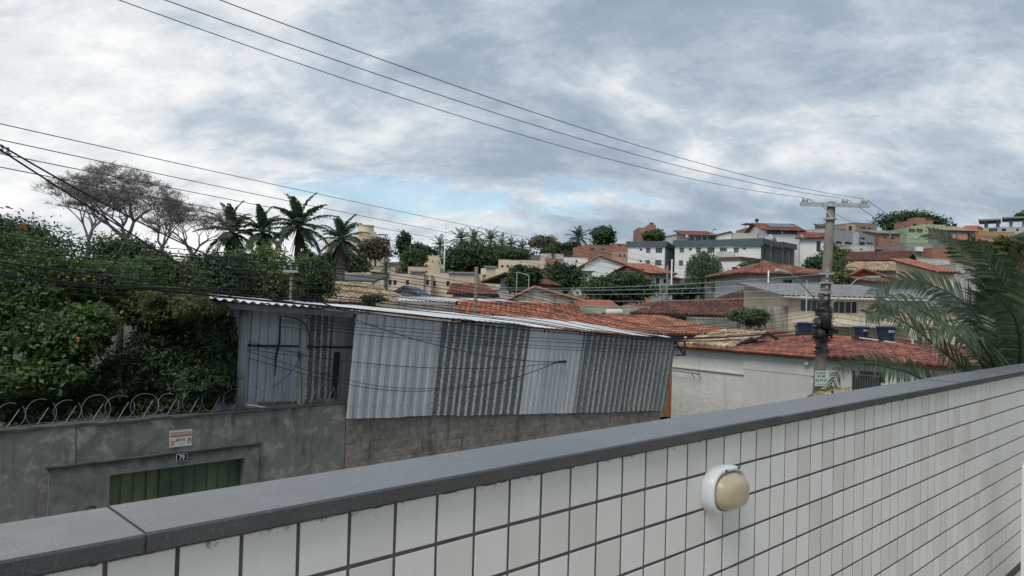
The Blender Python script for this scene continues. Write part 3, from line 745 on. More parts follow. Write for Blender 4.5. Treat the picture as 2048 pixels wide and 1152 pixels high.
for v in range(6):
    rr = random.Random(100 + v); mb = MB(); nx, nz = 4, 2
    for j in range(nz + 1):
        for i in range(nx + 1):
            e = (i in (0, nx)) or (j in (0, nz))
            mb.v.append((-0.195 + 0.390 * i / nx + rr.uniform(-0.006, 0.006), rr.uniform(-0.006, 0.003) + (0.008 * rr.random() if e else 0), -0.0965 + 0.193 * j / nz + rr.uniform(-0.004, 0.004)))
    for j in range(nz):
        for i in range(nx): a = j * (nx + 1) + i; mb.f.append((a, a + 1, a + nx + 2, a + nx + 1))
    # skirt back to the mortar
    ring = [i for i in range(nx + 1)] + [(j + 1) * (nx + 1) - 1 for j in range(1, nz + 1)] + [nz * (nx + 1) + i for i in range(nx - 1, -1, -1)] + [j * (nx + 1) for j in range(nz - 1, 0, -1)]
    k0 = len(mb.v)
    for r_ in ring: x, y, z = mb.v[r_]; mb.v.append((x, 0.03, z))
    for i in range(len(ring)): j = (i + 1) % len(ring); mb.f.append((ring[j], ring[i], k0 + i, k0 + j))
    me = mb.mesh('block'); me.materials.append(BLK); variants.append(me)
for r_ in range(9):
    z = -2.50 - 0.2 * r_; off = 0.2 if r_ % 2 else 0.0
    for c in range(30):
        t = tw0 + 0.2 + off + 0.4 * c
        if t > tw1 - 0.19 or z > SHB(t) + 0.16: continue
        x, y, d = proj(S(t, Q, z))
        if y > 838 + (1330 - x) * 0.156 + 45: continue
        o = bpy.data.objects.new('block', variants[rng.randrange(6)]); COL.objects.link(o); o.parent = bw
        o.location = S(t + rng.uniform(-0.006, 0.006), Q + 0.001, z) - Vector(bw.location); o.rotation_euler = (0, rng.uniform(-0.008, 0.008), STREET_ROT)

# ================================================================== razor wire on the grey wall
RAZ = M_plain('galvanised_razor_wire', (0.24, 0.25, 0.235), 0.55, 0.35, 12, metal=0.2, bump=0)
rz = thing('razor_wire', 'coiled galvanised razor wire along the top of the grey wall', 'razor wire', S(4.5, Q + 0.12, -2.12))
coil = MB(); barb = MB(); rr = random.Random(21); zc0 = -2.12
for k in range(21):
    tc_ = 0.45 + 0.392 * k + rr.uniform(-0.03, 0.03); rd = 0.20 + rr.uniform(-0.02, 0.025); sk = rr.uniform(-0.5, 0.5); sq = rr.uniform(0.93, 1.08); pts = []
    a_end = 2 * math.pi * rr.uniform(0.86, 1.0); a_st = rr.uniform(1.0, 1.5)
    for i in range(31):
        a = a_st + a_end * i / 30
        P = S(tc_ + rd * sq * math.cos(a) + 0.03 * i / 30, Q + 0.12 + 0.14 * (i / 30 - 0.5) + 0.05 * math.sin(a + sk), zc0 + 0.20 + rd * math.sin(a) / sq); pts.append(P)
        q = Vector((rr.uniform(-1, 1), rr.uniform(-1, 1), rr.uniform(-1, 1))).normalized() * 0.022
        w = Vector((rr.uniform(-1, 1), rr.uniform(-1, 1), rr.uniform(-1, 1))).normalized() * 0.008
        if i % 2 == 0: barb.add([P - q, P + w, P + q, P - w], [(0, 1, 2, 3)])
    coil.tube(pts, 0.0042, 5)
obj('wire_coil', coil, RAZ, rz)
obj('barbs', barb, RAZ, rz, kind='stuff')
str_ = MB()
for dz in (0.02,):
    str_.tube([S(0.4 + i * 0.5, Q + 0.12 + rr.uniform(-0.01, 0.01), -2.11 + dz + rr.uniform(-0.02, 0.02)) for i in range(17)], 0.003, 4)
obj('straining_wire', str_, RAZ, rz)
for i in range(20):
    t = 0.42 + i * 0.392
    obj('coil_stay', MB().tube([S(t, Q + 0.08, -2.13), S(t + 0.02, Q + 0.08, -2.08), S(t + 0.10, Q + 0.10, -1.95), S(t + 0.17, Q + 0.11, -1.84)], 0.006, 5), RAZ, rz)
# ================================================================== roof and house builders
RT_OR = M_island('clay_tiles_orange', [(0.24, 0.085, 0.05), (0.40, 0.145, 0.082), (0.50, 0.20, 0.12), (0.17, 0.07, 0.05)], 0.9, 0.72, gscale=0.55)
RT_ORC = M_island('clay_tiles_clean', [(0.333, 0.127, 0.081), (0.418, 0.170, 0.111), (0.466, 0.205, 0.138)], 0.9, 0.25)
RT_RED = M_island('clay_tiles_red', [(0.22, 0.075, 0.052), (0.32, 0.115, 0.08), (0.40, 0.16, 0.11), (0.14, 0.055, 0.043)], 0.9, 0.66, gscale=0.8)
RT_BRN = M_island('clay_tiles_dark', [(0.085, 0.035, 0.028), (0.15, 0.055, 0.04), (0.22, 0.095, 0.066), (0.06, 0.032, 0.028)], 0.92, 0.6, gscale=0.6)
RT_TAN = M_island('clay_tiles_tan', [(0.48, 0.355, 0.235), (0.58, 0.44, 0.30), (0.38, 0.28, 0.185), (0.28, 0.20, 0.14)], 0.9, 0.45)
UNDER = M_plain('roof_boarding', (0.06, 0.04, 0.03), 0.95, 0.3, 4)
GREYROOF = M_plain('fibre_cement_roof', (0.24, 0.24, 0.235), 0.9, 0.35, 2, bump=0.2, stain=0.65)
BLUEROOF = M_plain('blue_grey_steel', (0.085, 0.115, 0.145), 0.6, 0.2, 1, bump=0.05)
W_WHITE = M_plain('white_paint_wall', (0.78, 0.78, 0.77), 0.8, 0.10, 0.7, stain=0.10)
W_OFF = M_plain('offwhite_wall', (0.56, 0.55, 0.52), 0.85, 0.15, 0.8, stain=0.25)
W_BEIGE = M_plain('beige_wall', (0.70, 0.585, 0.45), 0.85, 0.12, 0.5, stain=0.10)
W_BEIGE2 = M_plain('darker_beige_wall', (0.60, 0.49, 0.37), 0.85, 0.12, 0.5, stain=0.12)
W_CREAM = M_plain('cream_yellow_wall', (0.70, 0.60, 0.43), 0.85, 0.14, 0.8, stain=0.28)
W_BLUEG_SHADED = M_plain('blue_grey_and_shaded_wall', (0.33, 0.36, 0.39), 0.85, 0.15, 0.8, stain=0.15)  # a blue-grey house; also paints shade on the apartment's white side
W_GREY = M_plain('grey_wall', (0.30, 0.295, 0.28), 0.9, 0.25, 0.8, stain=0.35)
W_DGREY = M_plain('dark_grey_cladding', (0.11, 0.12, 0.13), 0.8, 0.15, 1)
W_LGREY = M_plain('light_grey_wall', (0.44, 0.445, 0.44), 0.85, 0.12, 0.8, stain=0.15)
W_GREEN = M_plain('pale_green_wall', (0.37, 0.47, 0.28), 0.85, 0.10, 0.8, stain=0.08)
W_PGREEN = M_plain('washed_green_wall', (0.40, 0.40, 0.31), 0.9, 0.2, 0.8, stain=0.35)
W_YEL = M_plain('mustard_wall', (0.55, 0.33, 0.08), 0.85, 0.12, 0.8)
W_ORANGE = M_plain('ochre_balcony', (0.44, 0.27, 0.12), 0.85, 0.12, 0.8)
W_REDW = M_plain('brick_red_wall', (0.36, 0.10, 0.07), 0.85, 0.15, 0.8, stain=0.1)
W_PINK = M_plain('pinkish_wall', (0.50, 0.31, 0.25), 0.85, 0.15, 0.8)
W_STAIN = M_plain('stained_plaster', (0.40, 0.37, 0.31), 0.92, 0.3, 0.9, stain=0.75)
def M_brick():
    b = NB('hollow_brick')
    br = b.n('ShaderNodeTexBrick'); br.inputs['Scale'].default_value = 1.0; br.inputs['Brick Width'].default_value = 0.36; br.inputs['Row Height'].default_value = 0.21; br.inputs['Mortar Size'].default_value = 0.018
    br.inputs['Color1'].default_value = (0.33, 0.125, 0.07, 1); br.inputs['Color2'].default_value = (0.42, 0.18, 0.105, 1); br.inputs['Mortar'].default_value = (0.30, 0.25, 0.21, 1)
    sx = b.n('ShaderNodeSeparateXYZ'); b.l(b.pos.outputs['Position'], sx.inputs[0])
    cm = b.n('ShaderNodeCombineXYZ'); b.l(b.math('ADD', sx.outputs[0], sx.outputs[1]), cm.inputs[0]); b.l(sx.outputs[2], cm.inputs[1]); b.l(cm.outputs[0], br.inputs['Vector'])
    c = b.mix(b.math('MULTIPLY', b.ramp(b.noise(0.7, 6, 0.7), [(0.45, 0), (0.7, 1)]), 0.45), br.outputs[0], (0.16, 0.10, 0.075))
    b.color(c); b.set(0.92); b.bump(br.outputs['Fac'], -0.3, 0.02); return b.m
W_BRICK = M_brick()
GLASS = M_plain('dark_window_glass', (0.025, 0.03, 0.034), 0.12, 0.3, 2, bump=0.02, spec=0.6)
FRAME_W = M_plain('white_window_frame', (0.55, 0.56, 0.56), 0.5, 0.08, bump=0)
FRAME_D = M_plain('dark_window_frame', (0.05, 0.05, 0.05), 0.5, 0.1, bump=0)
SOLAR = M_plain('solar_panel_glass', (0.05, 0.06, 0.085), 0.15, 0.1, 1, bump=0, spec=0.7)
Zv = Vector((0, 0, 1))

def poly_span(poly, v):
    """u range of a convex polygon (u,v) at height v"""
    us = []
    for i in range(len(poly)):
        (u0, v0), (u1, v1) = poly[i], poly[(i + 1) % len(poly)]
        if (v0 - v) * (v1 - v) <= 0 and abs(v1 - v0) > 1e-9: us.append(u0 + (u1 - u0) * (v - v0) / (v1 - v0))
    return (min(us), max(us)) if len(us) >= 2 else None
def tile_slope(mb, poly3, tw=0.24, tl=0.40, seed=0, h=0.09):
    """rows of overlapping barrel tiles on a planar slope; poly3[0]-poly3[1] is the eave"""
    rr = random.Random(seed); P = [Vector(p) for p in poly3]; E = (P[1] - P[0]).normalized()
    n = E.cross(P[2] - P[0]).normalized()
    if n.z < 0: n = -n
    Vv = n.cross(E); 
    if Vv.z < 0: Vv = -Vv
    p2 = [((p - P[0]).dot(E), (p - P[0]).dot(Vv)) for p in P]
    vmax = max(v for _, v in p2); rows = max(1, int(round(vmax / tl))); tl = vmax / rows
    arc = [(0.0, 0.0), (0.2, 0.72), (0.5, 1.0), (0.8, 0.72), (1.0, 0.0)]
    for j in range(rows):
        sp = poly_span(p2, (j + 0.45) * tl)
        if not sp: continue
        k0 = int(math.floor(sp[0] / tw)); k1 = int(math.ceil(sp[1] / tw))
        for k in range(k0, k1):
            c = (k + 0.5) * tw
            if c < sp[0] - tw * 0.2 or c > sp[1] + tw * 0.2: continue
            ju, jh = rr.uniform(-0.012, 0.012), rr.uniform(-0.008, 0.012)
            v0 = j * tl + rr.uniform(-0.02, 0.02); v1 = (j + 1) * tl + 0.03
            b = len(mb.v)
            for v, lift in ((v0, 0.045 + jh), (v1, 0.012 + jh)):
                for a, hh in arc:
                    q = P[0] + E * (k * tw + a * tw + ju) + Vv * v + n * (lift + h * hh); mb.v.append((q.x, q.y, q.z))
            for i in range(4): mb.f.append((b + i, b + i + 1, b + 6 + i, b + 5 + i))
            for a, hh in arc:      # front lip
                q = P[0] + E * (k * tw + a * tw + ju) + Vv * v0 + n * (-0.01 + h * hh * 0.6); mb.v.append((q.x, q.y, q.z))
            for i in range(4): mb.f.append((b + 10 + i, b + 11 + i, b + 1 + i, b + i))
    return mb
def slab(mb, poly3, th=0.09):
    P = [Vector(p) for p in poly3]; n = (P[1] - P[0]).cross(P[2] - P[0]).normalized()
    if n.z < 0: n = -n
    k = len(P); mb.add(P + [p - n * th for p in P], [tuple(range(k)), tuple(range(2 * k - 1, k - 1, -1))] + [(i, k + i, k + (i + 1) % k, (i + 1) % k) for i in range(k)])
    return mb
def ridge_caps(mb, a, b, r=0.11):
    a, b = Vector(a), Vector(b); L = (b - a).length; n = max(1, int(L / 0.42)); d = (b - a) / n
    for i in range(n): mb.tube([a + d * i, a + d * (i + 1.08)], [r, r * 0.85], 6)
    return mb
def corr_slope(mb, poly3, pitch=0.25, amp=0.03):
    P = [Vector(p) for p in poly3]; E = (P[1] - P[0]); L = E.length; n = max(2, int(L / pitch * 4))
    nn = E.cross(P[3] - P[0]).normalized()
    if nn.z < 0: nn = -nn
    b = len(mb.v)
    for i in range(n + 1):
        f = i / n; o = nn * (amp * math.sin(i * math.pi / 2) + amp + 0.01)
        mb.v.append(tuple(P[0].lerp(P[1], f) + o)); mb.v.append(tuple(P[3].lerp(P[2], f) + o))
    for i in range(n): mb.f.append((b + 2 * i, b + 2 * i + 2, b + 2 * i + 3, b + 2 * i + 1))
    return mb
BCOUNT = [0]
def window(root, A, E, N, u0, v0, u1, v1, frame, inset, mull=1, trans=0, pane=None):
    """frame set in the reveal with its pane; coordinates along the facade and absolute height"""
    w, h = u1 - u0, v1 - v0; t = min(0.045, w * 0.11); d = 0.05
    P = lambda u, z, dd: Vector((A.x, A.y, 0)) + E * u + Vector((0, 0, z)) + N * dd
    fb = MB()
    def br(a, b, c, e): fb.box(P(a, b, inset - d), E * (c - a), N * d, Vector((0, 0, e - b)))
    br(u0, v0, u1, v0 + t); br(u0, v1 - t, u1, v1); br(u0, v0 + t, u0 + t, v1 - t); br(u1 - t, v0 + t, u1, v1 - t)
    for i in range(mull):
        c = u0 + w * (i + 1) / (mull + 1); br(c - t * 0.4, v0 + t, c + t * 0.4, v1 - t)
    for i in range(trans):
        c = v0 + h * (i + 1) / (trans + 1); br(u0 + t, c - t * 0.25, u1 - t, c + t * 0.25)
    fo = obj('window', fb, frame, root)
    obj('pane', MB().box(P(u0 + t * 0.5, v0 + t * 0.5, inset + 0.004), E * (w - t), N * 0.02, Vector((0, 0, h - t))), pane or GLASS, fo)
    return fo
def bld(name, label, cat, l, r, top, depth, wall, roof=None, wins=(), zb=None, ztop=None, frame=None, mull=1, trans=0, inset=0.12, group=None, ov=0.35, rmat=None, rh=None, ridge=None, hip=(0, 0), tw=0.26, tl=0.42, side_mat=None, band=None, soff=0, thing_cb=None, drop=0.6):
    """a building from its front: l, r = (photo x, metres away) of the two front corners, top = photo y of the wall head in the middle"""
    BCOUNT[0] += 1
    A = at(l[0], top, l[1]); B = at(r[0], top, r[1]); mid = at((l[0] + r[0]) / 2, top, (l[1] + r[1]) / 2)
    z1 = mid.z if ztop is None else ztop
    A.z = B.z = 0; E = (B - A).normalized(); W = (B - A).length; N = Vector((-E.y, E.x, 0))
    if N.dot(mid) < 0: N = -N
    gz = min(terrain(p.x, p.y) for p in (A, B, A + N * depth, B + N * depth))
    z0 = (gz - drop) if zb is None else zb
    if z0 > z1 - 2.2: z0 = z1 - 2.6
    root = thing(name, label, cat, Vector(((A.x + B.x) / 2, (A.y + B.y) / 2, z0)) + N * depth / 2, group)
    P = lambda u, d, z: Vector((A.x, A.y, z)) + E * u + N * d
    def uz(px, py):
        rr_ = ray(px, py); k = Vector((A.x, A.y, 0)).dot(N) / Vector((rr_.x, rr_.y, 0)).dot(N); q = Vector((rr_.x * k, rr_.y * k, EYE + rr_.z * k))
        return (Vector((q.x, q.y, 0)) - A).dot(E), q.z
    hl = []
    for wd in wins:
        a = uz(wd[0], wd[1]); b = uz(wd[2], wd[3]); opt = wd[4] if len(wd) > 4 else {}
        hl.append((min(a[0], b[0]), min(a[1], b[1]), max(a[0], b[0]), max(a[1], b[1]), opt))
    hl = [h for h in hl if h[0] > 0.03 and h[2] < W - 0.03 and h[3] < z1 - 0.03 and h[1] > z0 + 0.1]
    mb = MB(); wall_with_holes(mb, P(0, 0, z0), E, N, W, z1 - z0, [(h[0], h[1] - z0, h[2], h[3] - z0) for h in hl], 0.2)
    sm = mb if side_mat is None else MB()
    sm.quad(P(W, 0, z0), P(W, depth, z0), P(W, depth, z1), P(W, 0, z1)); sm.quad(P(0, depth, z0), P(0, 0, z0), P(0, 0, z1), P(0, depth, z1))
    mb.quad(P(W, depth, z0), P(0, depth, z0), P(0, depth, z1), P(W, depth, z1))
    kind = roof or 'flat'
    zr = z1
    if ridge is not None: zr = at((l[0] + r[0]) / 2, ridge, (l[1] + r[1]) / 2 + (depth / 2 if kind in ('gable', 'hip') else (0 if kind == 'gablef' else depth))).z
    elif rh is not None: zr = z1 + rh
    if kind in ('flat', 'band'): mb.quad(P(0, 0, z1 - 0.3), P(W, 0, z1 - 0.3), P(W, depth, z1 - 0.3), P(0, depth, z1 - 0.3))
    RB, RTt = MB(), MB(); rmat = rmat or RT_OR
    tiled = rmat.name.startswith('clay'); seed = BCOUNT[0]
    def slope(poly):
        slab(RB, poly)
        if tiled: tile_slope(RTt, poly, tw, tl, seed)
        elif len(poly) == 4: corr_slope(RTt, poly)
    if kind == 'gable':
        sl_ = (zr - z1) / (depth / 2); o = ov; ze = z1 - sl_ * o; hL, hR = hip
        slope([P(-o, -o, ze), P(W + o, -o, ze), P(W + o - hR, depth / 2, zr), P(-o + hL, depth / 2, zr)])
        slope([P(W + o, depth + o, ze), P(-o, depth + o, ze), P(-o + hL, depth / 2, zr), P(W + o - hR, depth / 2, zr)])
        if hL > 0.5: slope([P(-o, depth + o, ze), P(-o, -o, ze), P(-o + hL, depth / 2, zr)])
        else: sm.add([P(0, 0, z1), P(0, depth, z1), P(0, depth / 2, zr)], [(0, 1, 2)])
        if hR > 0.5: slope([P(W + o, -o, ze), P(W + o, depth + o, ze), P(W + o - hR, depth / 2, zr)])
        else: sm.add([P(W, 0, z1), P(W, depth, z1), P(W, depth / 2, zr)], [(0, 1, 2)])
        if tiled:
            rc = MB(); ridge_caps(rc, P(-o + hL, depth / 2, zr + 0.06), P(W + o - hR, depth / 2, zr + 0.06))
            if hL > 0.5: ridge_caps(rc, P(-o, -o, ze + 0.06), P(-o + hL, depth / 2, zr + 0.06))
            if hR > 0.5: ridge_caps(rc, P(W + o, -o, ze + 0.06), P(W + o - hR, depth / 2, zr + 0.06))
            RTt.add(rc.v, rc.f)
    elif kind == 'gablef':
        pk = W * (soff if soff else 0.5); o = ov
        mb.add([P(0, 0, z1), P(W, 0, z1), P(pk, 0, zr)], [(0, 1, 2)])
        zl = z1 - (zr - z1) / pk * o; zrr = z1 - (zr - z1) / (W - pk) * o
        slope([P(-o, depth, zl), P(-o, -o, zl), P(pk, -o, zr), P(pk, depth, zr)])
        slope([P(W + o, -o, zrr), P(W + o, depth, zrr), P(pk, depth, zr), P(pk, -o, zr)])
    elif kind == 'mono':
        o = ov; sl_ = (zr - z1) / depth
        slope([P(-o, -o, z1 - sl_ * o + 0.05), P(W + o, -o, z1 - sl_ * o + 0.05), P(W + o, depth + o, zr + sl_ * o + 0.05), P(-o, depth + o, zr + sl_ * o + 0.05)])
        sm.add([P(0, 0, z1), P(0, depth, z1), P(0, depth, zr)], [(0, 1, 2)]); sm.add([P(W, 0, z1), P(W, depth, z1), P(W, depth, zr)], [(0, 1, 2)])
    elif kind == 'band':
        th, bo = band; cx = MB()
        cx.box(P(-bo, -bo, z1), E * (W + 2 * bo), N * (depth + 2 * bo), (0, 0, th)); RB = cx
    elif kind == 'flat':
        for a, c, e1, e2 in ((0, 0, E * W, N * 0.15), (0, depth - 0.15, E * W, N * 0.15)): RB.box(P(-0.02, c - (0.02 if c == 0 else -0.02), z1), e1 * 1.0 + E * 0.04, e2, (0, 0, 0.07))
        RB.box(P(-0.02, 0.15, z1), E * 0.15, N * (depth - 0.3), (0, 0, 0.068)); RB.box(P(W - 0.13, 0.15, z1), E * 0.15, N * (depth - 0.3), (0, 0, 0.068))
    obj('wall', mb, wall, root)
    if side_mat is not None: obj('side_wall', sm, side_mat, root)
    rm = rmat if kind in ('band',) else (UNDER if tiled else rmat)
    if kind == 'flat': rm = rmat if rmat is not RT_OR else wall
    ro = obj('roof', RB, rm, root)
    if RTt.v: obj('roof_tiles' if tiled else 'roof_sheeting', RTt, rmat, ro, kind='stuff')
    for h in hl:
        op = h[4]; window(root, A, E, N, *h[:4], op.get('frame', frame or FRAME_W), inset, op.get('mull', mull), op.get('trans', trans), op.get('pane'))
    return dict(root=root, P=P, W=W, z0=z0, z1=z1, zr=zr, E=E, N=N, depth=depth, uz=uz, A=A)
def part(h, name, mat, fn, parent=None):
    mb = MB(); fn(mb, h['P']); return obj(name, mb, mat, parent or h['root'])

# ================================================================== the near houses on the right
W_ROUGH = None
def M_rough():
    b = NB('rough_white_render')
    n1 = b.noise(0.6, 6, 0.7, 0.3); n2 = b.noise(9, 8, 0.75, 0.6)
    sx = b.n('ShaderNodeSeparateXYZ'); b.l(b.pos.outputs['Position'], sx.inputs[0])
    c = b.mix(b.ramp(n1, [(0.35, 0), (0.65, 1)]), (0.60, 0.59, 0.545), (0.72, 0.71, 0.665))
    low = b.math('MULTIPLY', b.math('SUBTRACT', 1.75, sx.outputs[2]), 1.1, True)
    c = b.mix(b.math('MULTIPLY', b.math('MULTIPLY', b.ramp(n2, [(0.42, 0), (0.62, 1)]), low), 0.55), c, (0.22, 0.20, 0.17))
    st = b.noise(1.0, 7, 0.7, 0.2, (3, 3, 0.3)); c = b.mix(b.math('MULTIPLY', b.ramp(st, [(0.56, 0), (0.7, 1)]), 0.3), c, (0.25, 0.24, 0.21))
    b.color(c); b.set(0.95); b.bump(n2, 0.65, 0.06); return b.m
W_ROUGH = M_rough()
W_SMOOTH = M_plain('pale_grey_render', (0.58, 0.58, 0.54), 0.92, 0.10, 0.9, bump=0.15, bscale=30, stain=0.12)
hA = bld('corner_house', 'single storey white house with rough rendered front and red tiled roof on the street corner', 'house', (1345, 31.0), (1890, 22.3), 699, 8.0, W_ROUGH, 'gable', ztop=EYE - 1.53, zb=0.2, rmat=RT_RED, ridge=675, tw=0.30, tl=0.46, ov=0.25, hip=(4.6, 2.2))
P, E_, N_ = hA['P'], hA['E'], hA['N']; z0, z1 = hA['z0'], hA['z1']
def on_front(px, py): return hA['uz'](px, py)
u_mid = on_front(1488, 760)[0]
zl0 = on_front(1487, 748)[1]; zl1 = on_front(1343, 732)[1]
part(hA, 'cornice_ledge', W_ROUGH, lambda m, P: m.box(P(0.02, -0.06, (zl0 + zl1) / 2 - 0.03), E_ * (u_mid - 0.02), N_ * 0.058, (0, 0, 0.06)))
zs = on_front(1560, 735)[1]
part(hA, 'upper_smooth_render', W_SMOOTH, lambda m, P: m.box(P(u_mid, -0.035, zs + 0.55), E_ * (on_front(1640, 740)[0] - u_mid), N_ * 0.033, (0, 0, z1 - zs - 0.62)))
part(hA, 'rough_render_band', W_ROUGH, lambda m, P: m.box(P(u_mid, -0.05, zs - 0.18), E_ * (on_front(1640, 740)[0] - u_mid), N_ * 0.048, (0, 0, 0.73)))
part(hA, 'lower_smooth_render', W_SMOOTH, lambda m, P: m.box(P(u_mid, -0.035, 0.75), E_ * (on_front(1625, 740)[0] - u_mid), N_ * 0.033, (0, 0, zs - 0.18 - 0.75)))
part(hA, 'wall_rod', M_plain('rusty_rod', (0.16, 0.13, 0.10), 0.8, 0.3, 8), lambda m, P: m.tube([P(0.05, -0.22, on_front(1345, 740)[1]), P(on_front(1408, 748)[0], -0.22, on_front(1408, 748)[1])], 0.022, 6).tube([P(1.2, -0.22, on_front(1370, 743)[1]), P(1.2, 0, on_front(1370, 743)[1] - 0.2)], 0.015, 5).tube([P(on_front(1402, 748)[0], -0.22, on_front(1402, 747)[1]), P(on_front(1402, 748)[0], 0, on_front(1402, 747)[1] - 0.2)], 0.015, 5))
part(hA, 'side_door', M_plain('rusty_orange_door', (0.32, 0.12, 0.06), 0.7, 0.25, 3, stain=0.3), lambda m, P: [m.box(P(-0.75 + 0.11 * i, 0.30 + 0.03 * (i % 2), 0.45), E_ * 0.105, N_ * 0.05, (0, 0, 2.15)) for i in range(6)])
part(hA, 'eave_tiles', RT_OR, lambda m, P: ridge_caps(m, P(-0.2, -0.28, z1 - 0.02), P(on_front(1642, 715)[0], -0.28, z1 - 0.02), 0.08))
part(hA, 'meter_box', W_SMOOTH, lambda m, P: m.box(P(on_front(1622, 770)[0], -0.12, on_front(1622, 790)[1]), E_ * 0.28, N_ * 0.115, (0, 0, 0.45)))
part(hA, 'flood_lamp', W_OFF, lambda m, P: m.lathe(P(on_front(1618, 727)[0], -0.06, on_front(1618, 727)[1]), [(0.05, 0), (0.09, 0.1), (0.04, 0.15)], 10, -N_))
part(hA, 'carport_shade_panel', M_plain('carport_shade', (0.03, 0.03, 0.03), 0.9), lambda m, P: m.box(P(on_front(1706, 760)[0], -0.02, 0.3), E_ * (on_front(1762, 760)[0] - on_front(1706, 760)[0]), N_ * 0.018, (0, 0, on_front(1730, 742)[1] - 0.3)))  # solid dark panel on the wall stands in for the shaded carport
gu0, gu1 = on_front(1706, 760)[0], on_front(1762, 760)[0]; gz = on_front(1735, 752)[1]
gate2 = part(hA, 'street_gate', W_DGREY, lambda m, P: [m.box(P(gu0 + i * 0.085, -0.06, 0.3), E_ * 0.03, N_ * 0.03, (0, 0, gz - 0.3)) for i in range(int((gu1 - gu0) / 0.085))] and m.box(P(gu0, -0.065, gz), E_ * (gu1 - gu0), N_ * 0.04, (0, 0, 0.05)))
part(hA, 'small_vent', M_plain('vent_dark', (0.012, 0.012, 0.012), 0.9), lambda m, P: m.box(P(on_front(1760, 760)[0], -0.025, on_front(1764, 764)[1]), E_ * 0.17, N_ * 0.02, (0, 0, 0.22)))
# lower porch roof with tan tiles in front of the ridge
pr = MB(); pe0 = P(0.45, -0.28, z1 + 0.02); pe1 = P(on_front(1462, 697)[0], -0.28, z1 + 0.02); zpr = at(1430, 671, 28.2).z + 0.10
pp = [pe0, pe1, pe1 + N_ * 1.9 + E_ * 0.5 + Vector((0, 0, zpr - pe1.z)), pe0 + N_ * 1.9 + E_ * 0.9 + Vector((0, 0, zpr - pe0.z))]
slab(pr, pp); prr = thing('porch_roof', 'small tan tiled porch roof with open gable over the white corner house wall', 'roof', (pe0 + pe1) / 2 + N_ * 0.9)
obj('roof_base', pr, UNDER, prr); obj('roof_tiles', tile_slope(MB(), pp, 0.27, 0.40, 77), RT_TAN, prr, kind='stuff')
g2 = MB().bar(pe1 + E_ * 0.02, pp[2] + E_ * 0.02, 0.05, 0.12).bar(pp[2], pe1 + N_ * 3.2 + E_ * 0.6 + Vector((0, 0, 0.05)), 0.05, 0.12)
obj('barge_board', g2, MATS['dark_timber'], prr)

def on_ridge(px):
    lo, hi = 0.0, hA['W']
    for _ in range(40):
        m = (lo + hi) / 2
        if proj(P(m, 4.0, hA['zr']))[0] < px: lo = m
        else: hi = m
    q = P(lo, 4.0, hA['zr']); x, y, dd = proj(q); return y, q.y
# blue water tanks
TANKB = M_plain('blue_tank_plastic', (0.013, 0.036, 0.085), 0.4, 0.15, 3, bump=0.05)
TANKL = M_plain('tank_label_white', (0.5, 0.52, 0.54), 0.6, 0.05, bump=0)
def tank(px, py_top, py_bot, wpx, Y, label, text=True):
    c = at(px, py_bot, Y); s_ = wpx * Y / F / 2; hh = (py_bot - py_top) * Y / F
    r = thing('water_tank', label, 'water tank', c, 'blue roof tanks')
    obj('tank_body', MB().lathe(c, [(s_ * 0.80, 0), (s_ * 0.84, hh * 0.3), (s_ * 0.87, hh * 0.32), (s_ * 0.92, hh * 0.62), (s_ * 0.95, hh * 0.64), (s_ * 0.99, hh * 0.8), (s_ * 1.05, hh * 0.81), (s_ * 1.05, hh * 0.85)], 24), TANKB, r, smooth=False)
    obj('lid', MB().lathe(c + Vector((0, 0, hh * 0.852)), [(s_ * 1.07, 0), (s_ * 1.07, hh * 0.05), (s_ * 0.9, hh * 0.11), (s_ * 0.3, hh * 0.15), (0.02, hh * 0.15)], 24), TANKB, r)
    obj('tank_stand', MB().box(c + Vector((-s_ * 0.95, -s_ * 0.8, -0.75)), (s_ * 1.9, 0, 0), (0, s_ * 1.6, 0), (0, 0, 0.745)), UNDER, r)
    if text:
        lb = MB(); a0, a1 = R(-102), R(-58); zz0, zz1 = hh * 0.50, hh * 0.68
        for i in range(8):
            a, b = a0 + (a1 - a0) * i / 8, a0 + (a1 - a0) * (i + 1) / 8; rr_ = s_ * 0.985
            lb.quad(c + Vector((rr_ * math.cos(a), rr_ * math.sin(a), zz0)), c + Vector((rr_ * math.cos(b), rr_ * math.sin(b), zz0)), c + Vector((rr_ * math.cos(b), rr_ * math.sin(b), zz1)), c + Vector((rr_ * math.cos(a), rr_ * math.sin(a), zz1)))
        lo = obj('label_band', lb, TANKL, r); am = (a0 + a1) / 2
        text_on('lettering', 'FORTLEV', c + Vector((s_ * 1.02 * math.cos(am), s_ * 1.02 * math.sin(am), (zz0 + zz1) / 2)), (-math.sin(am), math.cos(am), 0), (0, 0, 1), hh * 0.12, TANKB, lo, s_ * 0.62, 0.02, 0.004)
    return r
tank(1610, 644, 664, 31, on_ridge(1610)[1] - 0.25, 'blue plastic water tank half hidden left of the wooden utility pole', False)
tank(1723, 652, 673, 30, on_ridge(1723)[1] - 0.25, 'smaller lidded blue water tank on the red tiled roof right of the pole')
tank(1772, 651, 679, 36, on_ridge(1772)[1] - 0.25, 'largest blue water tank with a white label band on the red tiled roof')
obj('white_roof_pipe', MB().tube([at(1718, 669, 28.6), at(1720, 676, 28), at(1760, 681, 27.4), at(1820, 691, 26.4), at(1872, 697, 25.6), at(1866, 708, 25.3)], 0.03, 6), MATS['white_pvc'], label='white plastic pipe running over the red tiles below the water tanks', cat='pipe')
obj('grey_vent_pipe', MB().tube([at(1824, 722, 26.2), at(1826, 665, 26.4)], 0.055, 8), W_LGREY, label='upright grey vent pipe standing on the red tiled roof behind the palm', cat='pipe')

